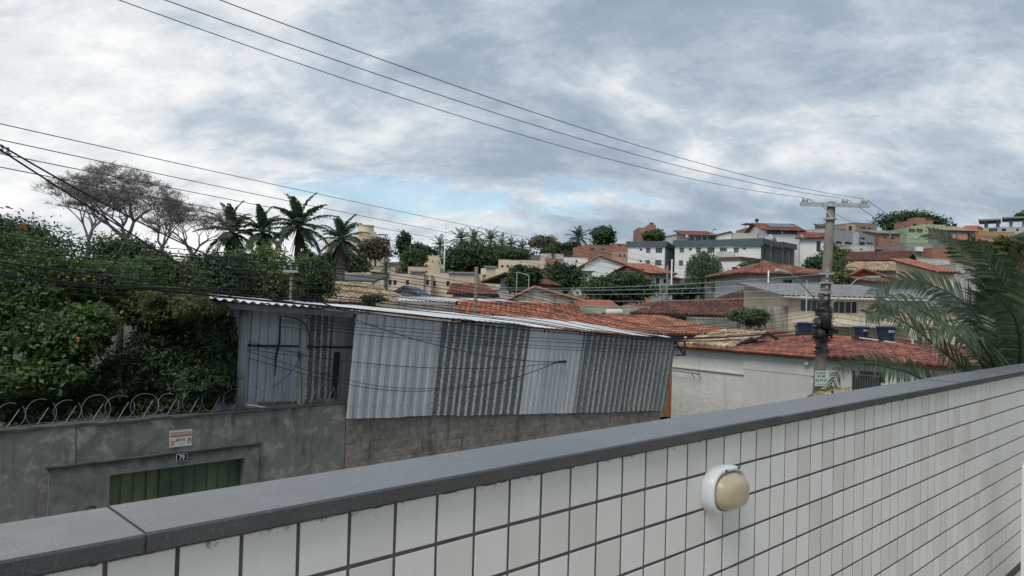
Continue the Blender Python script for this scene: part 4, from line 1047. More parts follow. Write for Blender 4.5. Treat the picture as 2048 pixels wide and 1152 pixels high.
# cream house with grey roof behind
hF = bld('cream_house', 'two storey cream house with grey fibre cement roof and dark paned windows', 'house', (1577, 38), (1850, 37.6), 596, 9, W_CREAM, 'mono', rmat=GREYROOF, ridge=574, ov=0.45, zb=0.5, inset=0.14,
         wins=[(1601, 598, 1646, 624, dict(mull=3)), (1667, 601, 1716, 628, dict(mull=3)), (1755, 606, 1800, 633, dict(mull=3))])
part(hF, 'parapet_wing', W_STAIN, lambda m, P: m.box(P(-1.05, 0.1, 0.5), hF['E'] * 1.04, hF['N'] * 4, (0, 0, at(1556, 612, 38).z - 0.5)))
part(hF, 'canopy_slab', W_OFF, lambda m, P: m.box(P(0.3, -1.3, at(1640, 652, 36.8).z), hF['E'] * 5.6, hF['N'] * 1.28, (0, 0, 0.12)))
part(hF, 'gutter', W_OFF, lambda m, P: m.tube([P(-0.4, -0.5, hF['z1'] - 0.06), P(6.7, -0.5, hF['z1'] - 0.06)], 0.06, 8))

# ================================================================== roofs just beyond the shed
bld('orange_roof_house', 'low house with mottled orange clay roof behind the middle of the shed', 'house', (916, 36), (1152, 36), 641, 7.4, W_OFF, 'gable', rmat=RT_OR, ridge=609, hip=(0, 0), ov=0.3, zb=0.3)
hB = bld('long_orange_roof_house', 'long low house with soot-stained orange clay roof behind the right half of the shed', 'house', (1116, 29), (1450, 35), 668, 8.2, W_OFF, 'gable', rmat=RT_OR, ridge=636, hip=(0, 0), ov=0.3, zb=0.3)
bld('red_lean_to', 'small orange tiled lean-to roof between the tan porch roof and the cream house', 'house', (1478, 32.5), (1600, 32.5), 679, 4.0, W_PGREEN, 'mono', rmat=RT_OR, ridge=665, ov=0.2, zb=0.3)
hC = bld('dark_roof_house', 'house with a dark weathered clay hip roof behind the long orange roof', 'house', (1283, 43), (1492, 43), 628, 7.6, W_GREY, 'gable', rmat=RT_BRN, ridge=605, hip=(2.6, 0), ov=0.5, zb=1.0, tw=0.24)
bld('darker_roof_house', 'house with an almost black-red clay roof left of the cream house', 'house', (1412, 52), (1576, 50), 611, 9, W_GREY, 'gable', rmat=RT_BRN, ridge=584, hip=(2.5, 0), ov=0.5, zb=1.5)
bld('grey_yard_wall', 'low grey yard building under the dark clay hip roof', 'wall', (1392, 38.5), (1545, 38.5), 640, 2.0, W_GREY, 'flat', zb=0.5)
bld('pale_green_outbuilding', 'low pale green outbuilding with a flat top beyond the orange roof', 'house', (1150, 44), (1300, 44), 614, 3.5, W_PGREEN, 'flat', wins=[(1203, 625, 1211, 633, dict(mull=0))], zb=1.0)
bld('small_orange_roof', 'small bright orange roof with a clay chimney vent beside the grey gable wall', 'house', (1160, 49), (1236, 49), 616, 4.5, W_PGREEN, 'mono', rmat=RT_ORC, ridge=604, ov=0.2, zb=1.5)
tb = thing('solar_boiler', 'white horizontal hot water cylinder lying on the orange roof', 'water heater', at(1228, 632, 38))
cy0, cy1 = at(1211, 625, 38), at(1246, 625, 38)
obj('cylinder', MB().tube([cy0 + (cy1 - cy0) * f for f in (0, 0.02, 0.08, 0.92, 0.98, 1.0)], [0.05, 0.13, 0.17, 0.17, 0.13, 0.05], 16), W_OFF, tb, smooth=True)
for f in (0.2, 0.8): obj('cradle', MB().cbox(cy0.lerp(cy1, f) - Vector((0, 0, 0.30)), 0.06, 0.3, 0.28), W_GREY, tb)
# grey gable wall with orange roofs
bld('grey_gable_house', 'house with a stained grey gable wall and orange clay roof', 'house', (1022, 52), (1160, 52), 599, 9, W_STAIN, 'gablef', rmat=RT_ORC, ridge=575, soff=0.34, ov=0.25, zb=1.5, wins=[(1075, 584, 1089, 592, dict(mull=3))])
bld('grey_flat_roof_shed', 'long low building with a flat grey metal roof behind the left orange roof', 'building', (775, 46), (1150, 50), 608, 5, W_STAIN, 'mono', rmat=W_LGREY, ridge=600, ov=0.2, zb=0.5)
bld('stained_yard_wall', 'stained cement yard wall right behind the shed roof', 'wall', (752, 40), (918, 41), 609, 0.3, W_STAIN, 'flat', zb=0.5)
# tan ribbed roof and blue gable
bld('tan_roof_hall', 'low hall with a tan ribbed tile roof beside the single palm trunk', 'building', (640, 46), (790, 46), 603, 9.5, W_STAIN, 'gable', rmat=RT_TAN, ridge=568, hip=(0, 2.8), ov=0.3, zb=0.5, tw=0.30, tl=0.45)
bld('blue_gable_shed', 'blue-grey sheet metal shed gable beyond the tan roof', 'shed', (768, 56), (850, 56), 596, 8, BLUEROOF, 'gablef', rmat=BLUEROOF, ridge=572, ov=0.1, zb=0.5)
bld('dark_roof_shelter', 'dark flat roofed shelter behind the single palm trunk', 'shelter', (655, 68), (730, 68), 560, 5, W_OFF, 'mono', rmat=W_DGREY, ridge=552, ov=1.2, zb=1.5)
bld('small_red_roof_house', 'small white house with a weathered red roof behind the thin concrete pole', 'house', (906, 62), (982, 62), 586, 8, W_OFF, 'gable', rmat=RT_RED, ridge=570, hip=(0, 1.2), ov=0.5, zb=2.0, wins=[(943, 586, 950, 593, dict(mull=0)), (957, 587, 968, 594, dict(mull=0))], frame=FRAME_D)
bld('white_gable_house', 'tall white house with a dark overhanging roof left of the round green tree', 'house', (1001, 72), (1040, 71), 556, 8, W_WHITE, 'gablef', rmat=RT_BRN, ridge=548, soff=0.55, ov=1.4, zb=3)
bld('white_garden_wall', 'short white garden wall below the white gable house', 'wall', (986, 68), (1022, 68), 584, 0.3, W_OFF, 'flat', zb=2)

# ================================================================== beige housing estate
bw_ = dict(frame=FRAME_D, mull=1)
def nwins(xs, y0, y1, w): return [(x, y0, x + w, y1, dict(mull=1)) for x in xs]
bld('beige_row_house', 'long beige housing block with paired small windows, nearest row right of the palm trunk', 'building', (690, 92), (862, 92), 548, 9, W_BEIGE, 'flat', wins=nwins((712, 740, 750, 777, 787, 812, 824, 852), 560, 570, 6), **bw_)
bld('beige_row_house', 'beige housing block with small square windows right of the first beige row', 'building', (848, 95), (965, 95), 548, 9, W_BEIGE, 'flat', wins=nwins((864, 893, 905, 932), 562, 572, 7), **bw_)
bld('beige_row_house', 'beige housing block stepping up under the big dark mango tree', 'building', (962, 105), (1022, 105), 538, 9, W_BEIGE, 'flat', wins=nwins((966, 979), 549, 556, 6), **bw_)
bld('beige_row_house', 'beige housing block with four windows between the mango tree and the yellow house', 'building', (997, 118), (1092, 118), 521, 9, W_BEIGE, 'flat', wins=nwins((1002, 1013, 1038, 1049), 530, 535, 5), **bw_)
bld('beige_row_house', 'narrow stepped beige block left of the big dark mango tree', 'building', (845, 122), (890, 122), 512, 9, W_BEIGE, 'flat', wins=nwins((882,), 524, 528, 4), **bw_)
bld('beige_row_house', 'low beige block below the dark trees, second row', 'building', (816, 108), (880, 108), 535, 7, W_BEIGE2, 'flat', **bw_)
bld('beige_row_house', 'low beige block in the second row behind the single palm', 'building', (716, 108), (790, 108), 535, 7, W_BEIGE2, 'flat', **bw_)
bld('beige_row_house', 'short beige block peeping out left of the single palm trunk', 'building', (628, 108), (672, 108), 537, 7, W_BEIGE, 'flat', **bw_)
for x0, x1, y, lab in ((745, 772, 546, 'beige stair bay standing between the windows of the nearest beige row'), (822, 848, 544, 'beige stair bay with a curved top at the right of the nearest beige row'), (900, 952, 547, 'beige flat roofed bay in front of the right beige block'), (972, 990, 535, 'small beige dome-topped bay beside the mango tree')):
    bld('stair_bay', lab, 'building', (x0, 91.5 if x0 < 850 else 94.2), (x1, 91.5 if x0 < 850 else 94.2), y, 2.0, W_BEIGE2, 'band', band=(0.18, 0.25), rmat=W_GREY)
bld('flat_white_house', 'low white flat roofed house below the distant brown spreading tree', 'house', (1083, 135), (1128, 135), 508, 8, W_OFF, 'flat')
# tower in the far left middle
hT = bld('apartment_tower', 'distant beige apartment tower with a round water tank on top behind the palms', 'building', (671, 190), (780, 196), 478, 14, W_BEIGE, 'flat', wins=[(x, y, x + 7, y + 8, dict(mull=1)) for x in (704, 726, 752, 783) for y in (494, 512)] + [(758, 484, 765, 490, dict(mull=1)), (772, 484, 779, 490, dict(mull=1))], frame=FRAME_D)
part(hT, 'penthouse', W_BEIGE2, lambda m, P: m.box(P(6.5, 2, hT['z1']), hT['E'] * 4.6, hT['N'] * 6, (0, 0, 2.2)))
part(hT, 'roof_tank', W_BEIGE, lambda m, P: m.lathe(P(9.0, 5, hT['z1'] + 2.2), [(2.1, 0), (2.1, 1.6), (2.25, 1.65), (2.25, 1.9), (0.5, 2.0)], 20))
part(hT, 'pergola', W_GREY, lambda m, P: m.box(P(11.5, 1, hT['z1'] + 1.6), hT['E'] * 2.6, hT['N'] * 3, (0, 0, 0.12)).bar(P(13.9, 1.1, hT['z1']), P(13.9, 1.1, hT['z1'] + 1.6), 0.15).bar(P(11.7, 1.1, hT['z1']), P(11.7, 1.1, hT['z1'] + 1.6), 0.15))

# ================================================================== middle distance, centre right
bld('yellow_house', 'mustard yellow gable house between two round dark trees', 'house', (1052, 98), (1108, 98), 549, 8, W_YEL, 'gablef', rmat=RT_ORC, ridge=535, ov=0.4, soff=0.75, wins=[(1081, 549, 1088, 553, dict(mull=1))])
bld('small_red_annex', 'small red tiled annex in front of the yellow house', 'house', (1078, 92), (1096, 92), 560, 4, W_BRICK, 'mono', rmat=RT_ORC, ridge=548, ov=0.2)
bld('brick_shaft', 'bare orange brick shaft beside the beige housing block', 'building', (1092, 116), (1124, 116), 518, 6, W_BRICK, 'flat', wins=[(1094, 523, 1097, 533, dict(mull=0))])
bld('white_terrace_house', 'low white house with a flat roof and parapet below the brick house', 'house', (1123, 108), (1192, 108), 527, 8, W_WHITE, 'flat', wins=nwins((1161, 1171, 1182), 536, 541, 5))
bld('white_terrace_upper', 'white set-back upper storey behind the low white parapet house', 'house', (1128, 113), (1176, 113), 516, 6, W_OFF, 'flat', wins=[(1151, 520, 1155, 526, dict(mull=0))])
bld('white_orange_gable_house', 'white gable house with a long orange clay roof left of the apartment block', 'house', (1170, 97), (1252, 97), 529, 12, W_WHITE, 'gablef', rmat=RT_ORC, ridge=512, soff=0.36, ov=0.3)
bld('white_flat_porch', 'white flat canopy house half hidden by the round tree', 'house', (1150, 90), (1184, 90), 542, 6, W_OFF, 'band', band=(0.22, 0.5), rmat=W_WHITE, wins=[(1156, 549, 1160, 555, dict(mull=0)), (1170, 549, 1174, 555, dict(mull=0))])
bld('orange_pillar_house', 'short orange brick pillar wall between the two dark round trees', 'wall', (1167, 66), (1182, 66), 569, 2, W_BRICK, 'flat')
hK = bld('brick_house', 'raw orange brick house with two small windows on the far slope', 'house', (1172, 130), (1224, 131), 491, 8, W_BRICK, 'flat', wins=[(1182, 495, 1190, 502, dict(mull=1)), (1203, 496, 1210, 503, dict(mull=1))])
bld('brick_annex', 'low raw brick annex left of the orange brick house', 'house', (1151, 131), (1173, 131), 503, 6, W_BRICK, 'flat')
bld('brick_top_house', 'unfinished brick upper storey far left of the apartment block', 'house', (1226, 150), (1258, 150), 488, 6, W_BRICK, 'flat', wins=[(1236, 490, 1244, 494, dict(mull=1))])
bld('pink_fence_house', 'pinkish low house with a grey panel fence beside the apartment block', 'house', (1224, 138), (1258, 138), 504, 5, W_PINK, 'flat', wins=[(1238, 508, 1242, 515, dict(mull=0)), (1247, 508, 1251, 515, dict(mull=0))])
hG = bld('brick_gable_house', 'bare brick gable house with bright orange roof in front of the apartment block', 'house', (1222, 74), (1308, 72), 549, 10, W_BRICK, 'gablef', rmat=RT_ORC, ridge=531, soff=0.37, ov=0.25)
bld('blue_side_house', 'blue-grey rendered house wall with two windows under the orange roof', 'house', (1308, 71.5), (1346, 71.8), 548, 8, W_BLUEG_SHADED, 'mono', rmat=RT_ORC, ridge=531, ov=0.3, wins=[(1312, 556, 1319, 567, dict(mull=1)), (1327, 558, 1335, 567, dict(mull=1))], frame=FRAME_D)
# white apartment block with dark blue roof band
wl_ = [(1279, 497, 1284.5, 502), (1292, 495, 1301, 506.5), (1311, 495, 1324.5, 506.5), (1279, 520, 1283.5, 525), (1291, 520, 1300, 531), (1310, 520, 1323, 532)]
bld('apartment_block', 'left wing of the white apartment block with dark blue roof band', 'building', (1256, 112), (1330, 110), 493, 12, W_WHITE, 'band', band=(0.78, 0.25), rmat=BLUEROOF, wins=[(*w, dict(mull=3 if w[2] - w[0] > 6 else 0)) for w in wl_], side_mat=W_BLUEG_SHADED)  # side wall takes a darker grey: its shade is put into the colour
wr_ = [(1359, 494.5, 1368, 506), (1378, 496, 1383.5, 502), (1392, 494.5, 1402, 506), (1414.5, 494.5, 1429, 506), (1439.5, 494.5, 1454, 506), (1467.5, 494.5, 1477.5, 506), (1486, 494.5, 1491.5, 500), (1357.5, 520.5, 1366.5, 532)]
hP = bld('apartment_block', 'long right wing of the white apartment block with dark blue roof band and grey end', 'building', (1350, 110), (1522, 106), 492, 12, W_WHITE, 'band', band=(0.85, 0.3), rmat=BLUEROOF, wins=[(*w, dict(mull=3 if w[2] - w[0] > 6 else 0)) for w in wr_])
bld('apartment_end', 'dark grey clad end of the apartment block with tall window strips', 'building', (1523.5, 106), (1562, 113), 493, 8, W_DGREY, 'band', band=(0.85, 0.3), rmat=W_DGREY, wins=[(1526, 495, 1531, 521, dict(mull=0, trans=3)), (1541.5, 497, 1547, 526, dict(mull=0, trans=3))], frame=W_GREY)
bld('apartment_end', 'second dark grey clad bay at the far end of the apartment block', 'building', (1562, 114), (1589, 118), 497, 8, W_DGREY, 'band', band=(0.85, 0.3), rmat=W_DGREY, wins=[(1565, 500, 1570, 530, dict(mull=0, trans=3)), (1578, 501, 1583, 530, dict(mull=0, trans=3))], frame=W_GREY)
part(hP, 'balcony', W_OFF, lambda m, P: m.box(P(6.1, -1.2, hP['uz'](1450, 517)[1]), hP['E'] * 2.4, hP['N'] * 1.19, (0, 0, 0.95)))
hM = bld('white_modern_house', 'small white modern house with a brown fascia in front of the apartment block', 'house', (1440, 88), (1481, 86), 521, 7, W_WHITE, 'band', band=(0.42, 0.12), rmat=M_plain('brown_fascia', (0.13, 0.075, 0.055), 0.7), wins=[(1464, 534, 1475, 545, dict(mull=1)), (1447, 537, 1449, 540, dict(mull=0)), (1455, 537, 1457, 540, dict(mull=0))], frame=FRAME_D)
# hip roofed white house
bld('hip_roof_house', 'white house with a broad red hip roof left of the utility pole', 'house', (1497, 55), (1655, 55), 545, 9, W_WHITE, 'gable', rmat=RT_RED, ridge=526, hip=(3.6, 4.2), ov=0.8, zb=2.5, wins=[(1566, 559, 1584, 576, dict(mull=2))], frame=FRAME_D)
# houses along the crest, left to right
bld('tall_brick_house', 'tall stepped raw brick house on the skyline above the apartment block', 'house', (1278, 150), (1302, 150), 456, 7, W_BRICK, 'flat')
hQ = bld('brick_stair_tower', 'higher raw brick stair tower with a black tank on the skyline', 'building', (1298, 151), (1312, 151), 450, 5, W_BRICK, 'flat')
part(hQ, 'roof_tank', FRAME_D, lambda m, P: m.lathe(P(0.7, 1, hQ['z1']), [(0.45, 0), (0.45, 0.5), (0.1, 0.6)], 10))
bld('white_shed_gable', 'white low pitched building behind the left wing of the apartment block', 'building', (1324, 140), (1402, 140), 475, 9, W_OFF, 'gablef', rmat=W_LGREY, ridge=462, soff=0.72, ov=0.15, wins=[(1327, 477, 1331, 480, dict(mull=0))])
hV = bld('veranda_house', 'house with a glazed veranda and grey-red roof above the apartment block', 'house', (1371, 128), (1432, 128), 471, 7, W_LGREY, 'mono', rmat=RT_RED, ridge=464, ov=0.5, wins=[(1376, 473, 1388, 484, dict(mull=1)), (1392, 473, 1402, 484, dict(mull=1)), (1405, 473, 1413, 484, dict(mull=0)), (1416, 473, 1431, 484, dict(mull=2))])
part(hV, 'awning', W_OFF, lambda m, P: m.box(P(3.7, -1.2, hV['z1'] + 0.05), hV['E'] * 2.8, hV['N'] * 1.3, (0, 0, 0.06)))
bld('white_gable_annex', 'white house end with a small red roof above the long apartment wing', 'house', (1436, 126), (1467, 126), 470, 7, W_WHITE, 'gablef', rmat=RT_RED, ridge=463, soff=0.8, ov=0.2)
bld('white_flat_annex', 'plain off-white flat house between the veranda house and the solar roof house', 'house', (1466, 125), (1531, 125), 467, 7, W_OFF, 'flat')
hR_ = bld('brick_terrace', 'small brick terrace with a glass shelter and tank on the skyline', 'building', (1491, 140), (1533, 140), 457, 6, W_BRICK, 'flat')
part(hR_, 'glass_shelter', FRAME_D, lambda m, P: [m.bar(P(x, 0.3, hR_['z1']), P(x, 0.3, hR_['z1'] + 0.9), 0.1) for x in (0.1, 1.3, 2.7)] and m.box(P(0, 0, hR_['z1'] + 0.9), hR_['E'] * 2.8, hR_['N'] * 3, (0, 0, 0.08)))
part(hR_, 'roof_tank', FRAME_D, lambda m, P: m.lathe(P(2.45, 1, hR_['z1'] + 0.98), [(0.12, 0), (0.12, 0.4), (0.33, 0.45), (0.36, 0.9), (0.1, 1.05)], 10))
hS = bld('solar_roof_house', 'big white house with solar panels on its red roof on the hill crest', 'house', (1530, 122), (1600, 122), 459, 9, W_WHITE, 'gable', rmat=RT_RED, ridge=449, ov=0.7, wins=[(1534, 460.5, 1563, 469, dict(mull=3)), (1566, 460.5, 1595, 469, dict(mull=3))], frame=FRAME_D, hip=(0, 0), drop=3)
zq = hS['z1']; part(hS, 'solar_panel', SOLAR, lambda m, P: [slab(m, [P(1.3 + i * 1.05, 0.9, zq + 0.45 + 0.05), P(2.3 + i * 1.05, 0.9, zq + 0.45 + 0.05), P(2.3 + i * 1.05, 4.2, zq + 0.45 + 0.05 + (hS['zr'] - zq) * 0.72), P(1.3 + i * 1.05, 4.2, zq + 0.5 + (hS['zr'] - zq) * 0.72)], 0.05) for i in range(4)])
bld('white_gable_wing', 'white gabled wing with a small red roof beside the solar roof house', 'house', (1600, 119), (1648, 117), 474, 8, W_WHITE, 'gable', rmat=RT_RED, ridge=462, hip=(0, 0), ov=0.6, wins=[(1633, 482, 1641, 502, dict(mull=1))], frame=FRAME_D, drop=3)
bld('white_tall_wall', 'plain tall white wall of the house beside the dark grey apartment end', 'house', (1584, 124), (1612, 124), 470, 6, W_WHITE, 'flat', wins=[(1585, 484, 1594, 488, dict(mull=0)), (1585, 507, 1594, 516, dict(mull=0))], drop=3)

# ================================================================== hillside right of the pole
hL_ = bld('grey_long_building', 'long light grey building with a sloping parapet right of the pole', 'building', (1664, 118), (1718, 124), 462, 9, W_LGREY, 'flat', wins=[(1672, 482, 1684, 488, dict(mull=1)), (1690, 483, 1704, 490, dict(mull=2))], frame=FRAME_D)
bld('grey_long_wing', 'lower light grey wing continuing the long building to the right', 'building', (1717, 122), (1750, 128), 469, 9, W_LGREY, 'flat', wins=[(1721, 474, 1730, 480, dict(mull=0)), (1733, 484, 1746, 490, dict(mull=1))], frame=FRAME_D)
bld('grey_roof_house', 'house with a dark grey roof on the crest behind the pole', 'house', (1664, 140), (1696, 140), 459, 8, W_GREY, 'mono', rmat=W_DGREY, ridge=450, ov=0.3)
bld('pink_tower_house', 'narrow salmon coloured house with an arched window on the crest', 'house', (1693, 139), (1711, 139), 449, 6, W_PINK, 'flat', wins=[(1697, 452, 1705, 462, dict(mull=0))])
bld('brown_block_house', 'brown-orange unfinished house with a sloped top on the crest', 'house', (1711, 141), (1754, 143), 447, 8, M_plain('bare_brown_render', (0.30, 0.22, 0.17), 0.9, 0.2, 0.8), 'flat', wins=[(1722, 453, 1732, 459, dict(mull=0)), (1736, 455, 1743, 460, dict(mull=0))])
bld('orange_crest_house', 'low orange-brown house below the brown block on the crest', 'house', (1733, 134), (1768, 134), 463, 6, W_PINK, 'flat', wins=[(1745, 471, 1753, 480, dict(mull=0))])
bld('brown_shanty', 'cluttered brown brick house left of the green house', 'house', (1758, 128), (1800, 128), 467, 6, W_BRICK, 'mono', rmat=GREYROOF, ridge=463, ov=0.3, wins=[(1768, 472, 1774, 478, dict(mull=0)), (1782, 474, 1790, 480, dict(mull=0))])
bld('cream_crest_house', 'pale cream house just left of the green house', 'house', (1795, 146), (1818, 146), 459, 6, W_CREAM, 'flat', wins=[(1803, 464, 1811, 470, dict(mull=1))])
hGr = bld('green_house', 'bright pale green two storey house on the hillside', 'house', (1814, 140), (1893, 140), 456, 9, W_GREEN, 'flat', wins=[(1817, 457.5, 1831, 466, dict(mull=3)), (1833, 457.5, 1846, 466, dict(mull=3)), (1872, 457, 1878, 462, dict(mull=0)), (1850, 461, 1854, 464, dict(mull=0))])
part(hGr, 'upper_box', W_GREEN, lambda m, P: m.box(P(3.0, 0.003, hGr['z1'] + 0.075), hGr['E'] * 4.4, hGr['N'] * 6, (0, 0, 0.62)))
part(hGr, 'string_course', W_WHITE, lambda m, P: m.box(P(0, -0.06, hGr['uz'](1850, 477)[1]), hGr['E'] * hGr['W'], N_ * 0.0 + hGr['N'] * 0.058, (0, 0, 0.1)))
hBk = bld('raw_brick_crest_house', 'raw brick house above the green house in front of the spreading tree', 'house', (1822, 158), (1866, 158), 441, 7, W_BRICK, 'flat', wins=[(1826, 447, 1834, 453, dict(mull=0))])
part(hBk, 'brick_stub', W_BRICK, lambda m, P: m.box(P(0.8, 0.02, hBk['z1'] + 0.075), hBk['E'] * 2.4, hBk['N'] * 3, (0, 0, 0.5)))
bld('ochre_tank_house', 'small ochre house carrying a blue tank right of the green house', 'house', (1895, 146), (1922, 146), 454, 5, W_CREAM, 'flat')
tank(1909, 447, 453, 9, 148, 'far small blue tank on the ochre house at the hill crest', False)
bld('white_hut', 'small off-white hut with one dark window below the grey long building', 'house', (1701, 96), (1748, 96), 492, 5, W_OFF, 'flat', wins=[(1720, 497, 1725, 501, dict(mull=0))])
bld('grey_hut_wing', 'grey open-fronted hut right of the small off-white hut', 'house', (1748, 97), (1778, 97), 496, 5, W_GREY, 'flat', wins=[(1750, 498, 1768, 506, dict(mull=0))])
tank(1724, 484, 489, 10, 100, 'tiny blue tank on the small off-white hut', False)
bld('yellow_patch_house', 'small yellow house between the off-white hut and the grey rendered house', 'house', (1793, 100), (1812, 100), 490, 4, W_CREAM, 'flat')
bld('low_brick_wall', 'low raw brick wall in front of the small yellow house', 'wall', (1767, 92), (1812, 92), 499, 0.4, W_BRICK, 'flat')
hW = bld('grey_rendered_house', 'grey rendered house with an air conditioner box below the green house', 'house', (1810, 95), (1865, 95), 487, 7, W_GREY, 'flat')
part(hW, 'air_conditioner', W_WHITE, lambda m, P: m.box(P(1.2, -0.45, hW['uz'](1835, 503)[1]), hW['E'] * 0.9, hW['N'] * 0.44, (0, 0, 0.55)))
bld('brick_side_house', 'raw orange brick house right of the grey rendered house', 'house', (1865, 93), (1910, 93), 497, 6, W_BRICK, 'flat')
bld('cream_low_wall', 'low cream wall below the grey rendered house', 'wall', (1830, 86), (1900, 86), 519, 3, W_OFF, 'flat')
bld('dark_long_roof_house', 'house with a long dark red ridge roof and white gable right of the pole', 'house', (1690, 76), (1800, 73), 520, 9, W_CREAM, 'gable', rmat=RT_BRN, ridge=506, ov=0.5, hip=(0, 0))
bld('tan_tile_house', 'house with a tan clay roof below the long dark red roof', 'house', (1694, 64), (1796, 62), 541, 7, W_OFF, 'gable', rmat=RT_TAN, ridge=527, ov=0.3, hip=(0, 0))
bld('red_gable_house', 'brick-red painted house gable with a small window right of the pole', 'house', (1690, 53), (1778, 52), 557, 8, W_REDW, 'gablef', rmat=RT_RED, ridge=538, soff=0.42, ov=0.3, wins=[(1731, 545, 1746, 560, dict(mull=1))], frame=FRAME_D)
bld('white_link_house', 'low white house with a red roof edge behind the palm fronds', 'house', (1752, 49), (1850, 49), 566, 6, W_OFF, 'mono', rmat=RT_RED, ridge=556, ov=0.3)
bld('orange_yard_house', 'house corner with orange tiles behind the middle of the palm fronds', 'house', (1880, 52), (1908, 52), 545, 6, W_CREAM, 'mono', rmat=RT_ORC, ridge=524, ov=0.3)
bld('grey_back_house', 'plain grey house wall behind the upper palm frond', 'house', (1912, 58), (2010, 58), 530, 6, W_LGREY, 'flat')
bld('long_cream_wall_house', 'long low cream house behind the palm on the far right', 'house', (1850, 40), (2110, 38), 618, 7, W_CREAM, 'mono', rmat=GREYROOF, ridge=588, ov=0.3, zb=0.5)
# upper right corner
hU = bld('unfinished_house', 'unfinished concrete house with thick roof slabs at the upper right', 'house', (1966, 150), (2052, 146), 455, 9, W_LGREY, 'flat', wins=[(1977, 457, 1995, 463, dict(mull=3)), (2003, 457, 2013, 463, dict(mull=0)), (2032, 457, 2038, 463, dict(mull=0))])
part(hU, 'slab_deck', W_GREY, lambda m, P: m.box(P(-0.8, -0.8, hU['z1'] + 1.45), hU['E'] * 3.8, hU['N'] * 7, (0, 0, 0.3)).box(P(3.2, -0.6, hU['z1'] + 1.75), hU['E'] * 6.5, hU['N'] * 7, (0, 0, 0.28)))
part(hU, 'block_column', W_GREY, lambda m, P: [m.box(P(x, 0.4, hU['z1'] + 0.072), hU['E'] * 0.6, hU['N'] * 3, (0, 0, 1.37)) for x in (0.2, 2.2, 4.4, 6.6, 8.0)])
bld('ochre_balcony_house', 'house with a long ochre balcony wall at the upper right', 'house', (1958, 132), (2030, 132), 464, 5, W_ORANGE, 'flat', drop=0.3)
bld('brown_lower_house', 'brown rendered house below the ochre balcony', 'house', (1950, 124), (2022, 124), 473, 6, M_plain('tan_brown_render', (0.27, 0.21, 0.165), 0.9, 0.2, 0.8), 'flat', wins=[(2004, 478, 2013, 483, dict(mull=0))])
bld('orange_tip_house', 'small orange roof left of the unfinished house', 'house', (1940, 150), (1972, 150), 462, 6, W_OFF, 'gable', rmat=RT_ORC, ridge=453, ov=0.4, hip=(1.5, 0))
bld('beige_gable_right', 'beige house with a sloped roof edge at the right border of the view', 'house', (2021, 112), (2075, 110), 473, 8, W_OFF, 'gablef', rmat=GREYROOF, ridge=458, soff=0.9, ov=0.4)
bld('orange_ridge_house', 'orange clay roof above the tips of the palm fronds', 'house', (1936, 105), (1996, 105), 484, 6, W_BRICK, 'mono', rmat=RT_ORC, ridge=475, ov=0.3)
bld('brick_right_house', 'brick and tile house behind the palm at the right border', 'house', (1996, 90), (2070, 90), 504, 7, W_BRICK, 'mono', rmat=RT_OR, ridge=497, ov=0.3)
bld('tan_wall_house', 'brown sloping wall house behind the palm tip', 'house', (1898, 120), (1950, 120), 462, 6, W_GREY, 'mono', rmat=RT_TAN, ridge=458, ov=0.3)
# ================================================================== vegetation
LEAF_NEAR = M_leaf('broad_leaf_green', [(0.023, 0.048, 0.020), (0.039, 0.076, 0.029), (0.062, 0.110, 0.039), (0.098, 0.149, 0.052), (0.030, 0.061, 0.024)], 0.3, 0.5)
LEAF_DARK = M_leaf('dark_tree_green', [(0.021, 0.044, 0.023), (0.036, 0.068, 0.033), (0.052, 0.086, 0.039)], 0.22, 0.5)  # greens lightened in place of haze over the distant trees
LEAF_MID = M_leaf('mid_tree_green', [(0.034, 0.06, 0.028), (0.058, 0.094, 0.04), (0.088, 0.126, 0.052)], 0.28)
LEAF_YEL = M_leaf('yellowish_shrub_green', [(0.026, 0.042, 0.016), (0.05, 0.072, 0.024), (0.085, 0.10, 0.032), (0.036, 0.052, 0.018)], 0.28)
LEAF_GREY = M_leaf('grey_brown_sparse_leaf', [(0.05, 0.052, 0.04), (0.085, 0.078, 0.06), (0.11, 0.085, 0.065)], 0.2)
LEAF_PALM = M_leaf('palm_green', [(0.027, 0.051, 0.038), (0.041, 0.073, 0.049), (0.061, 0.095, 0.057)], 0.22, 0.4)  # fronds also raised in tone to stand in for distance haze
LEAF_WILLOW = M_leaf('soft_willow_green', [(0.033, 0.057, 0.031), (0.055, 0.086, 0.044), (0.083, 0.110, 0.055)], 0.3)
LEAF_LIGHT = M_leaf('light_bushy_green', [(0.045, 0.072, 0.03), (0.08, 0.115, 0.045), (0.12, 0.155, 0.06)], 0.3)
BARK = M_plain('brown_bark', (0.075, 0.06, 0.048), 0.95, 0.35, 5, bump=0.5, bscale=30)
BARK_G = M_plain('grey_twigs', (0.27, 0.235, 0.23), 0.95, 0.3, 5, bump=0)
PALM_T = M_plain('palm_trunk_grey', (0.15, 0.14, 0.125), 0.95, 0.3, 4, bump=0.4, bscale=20)
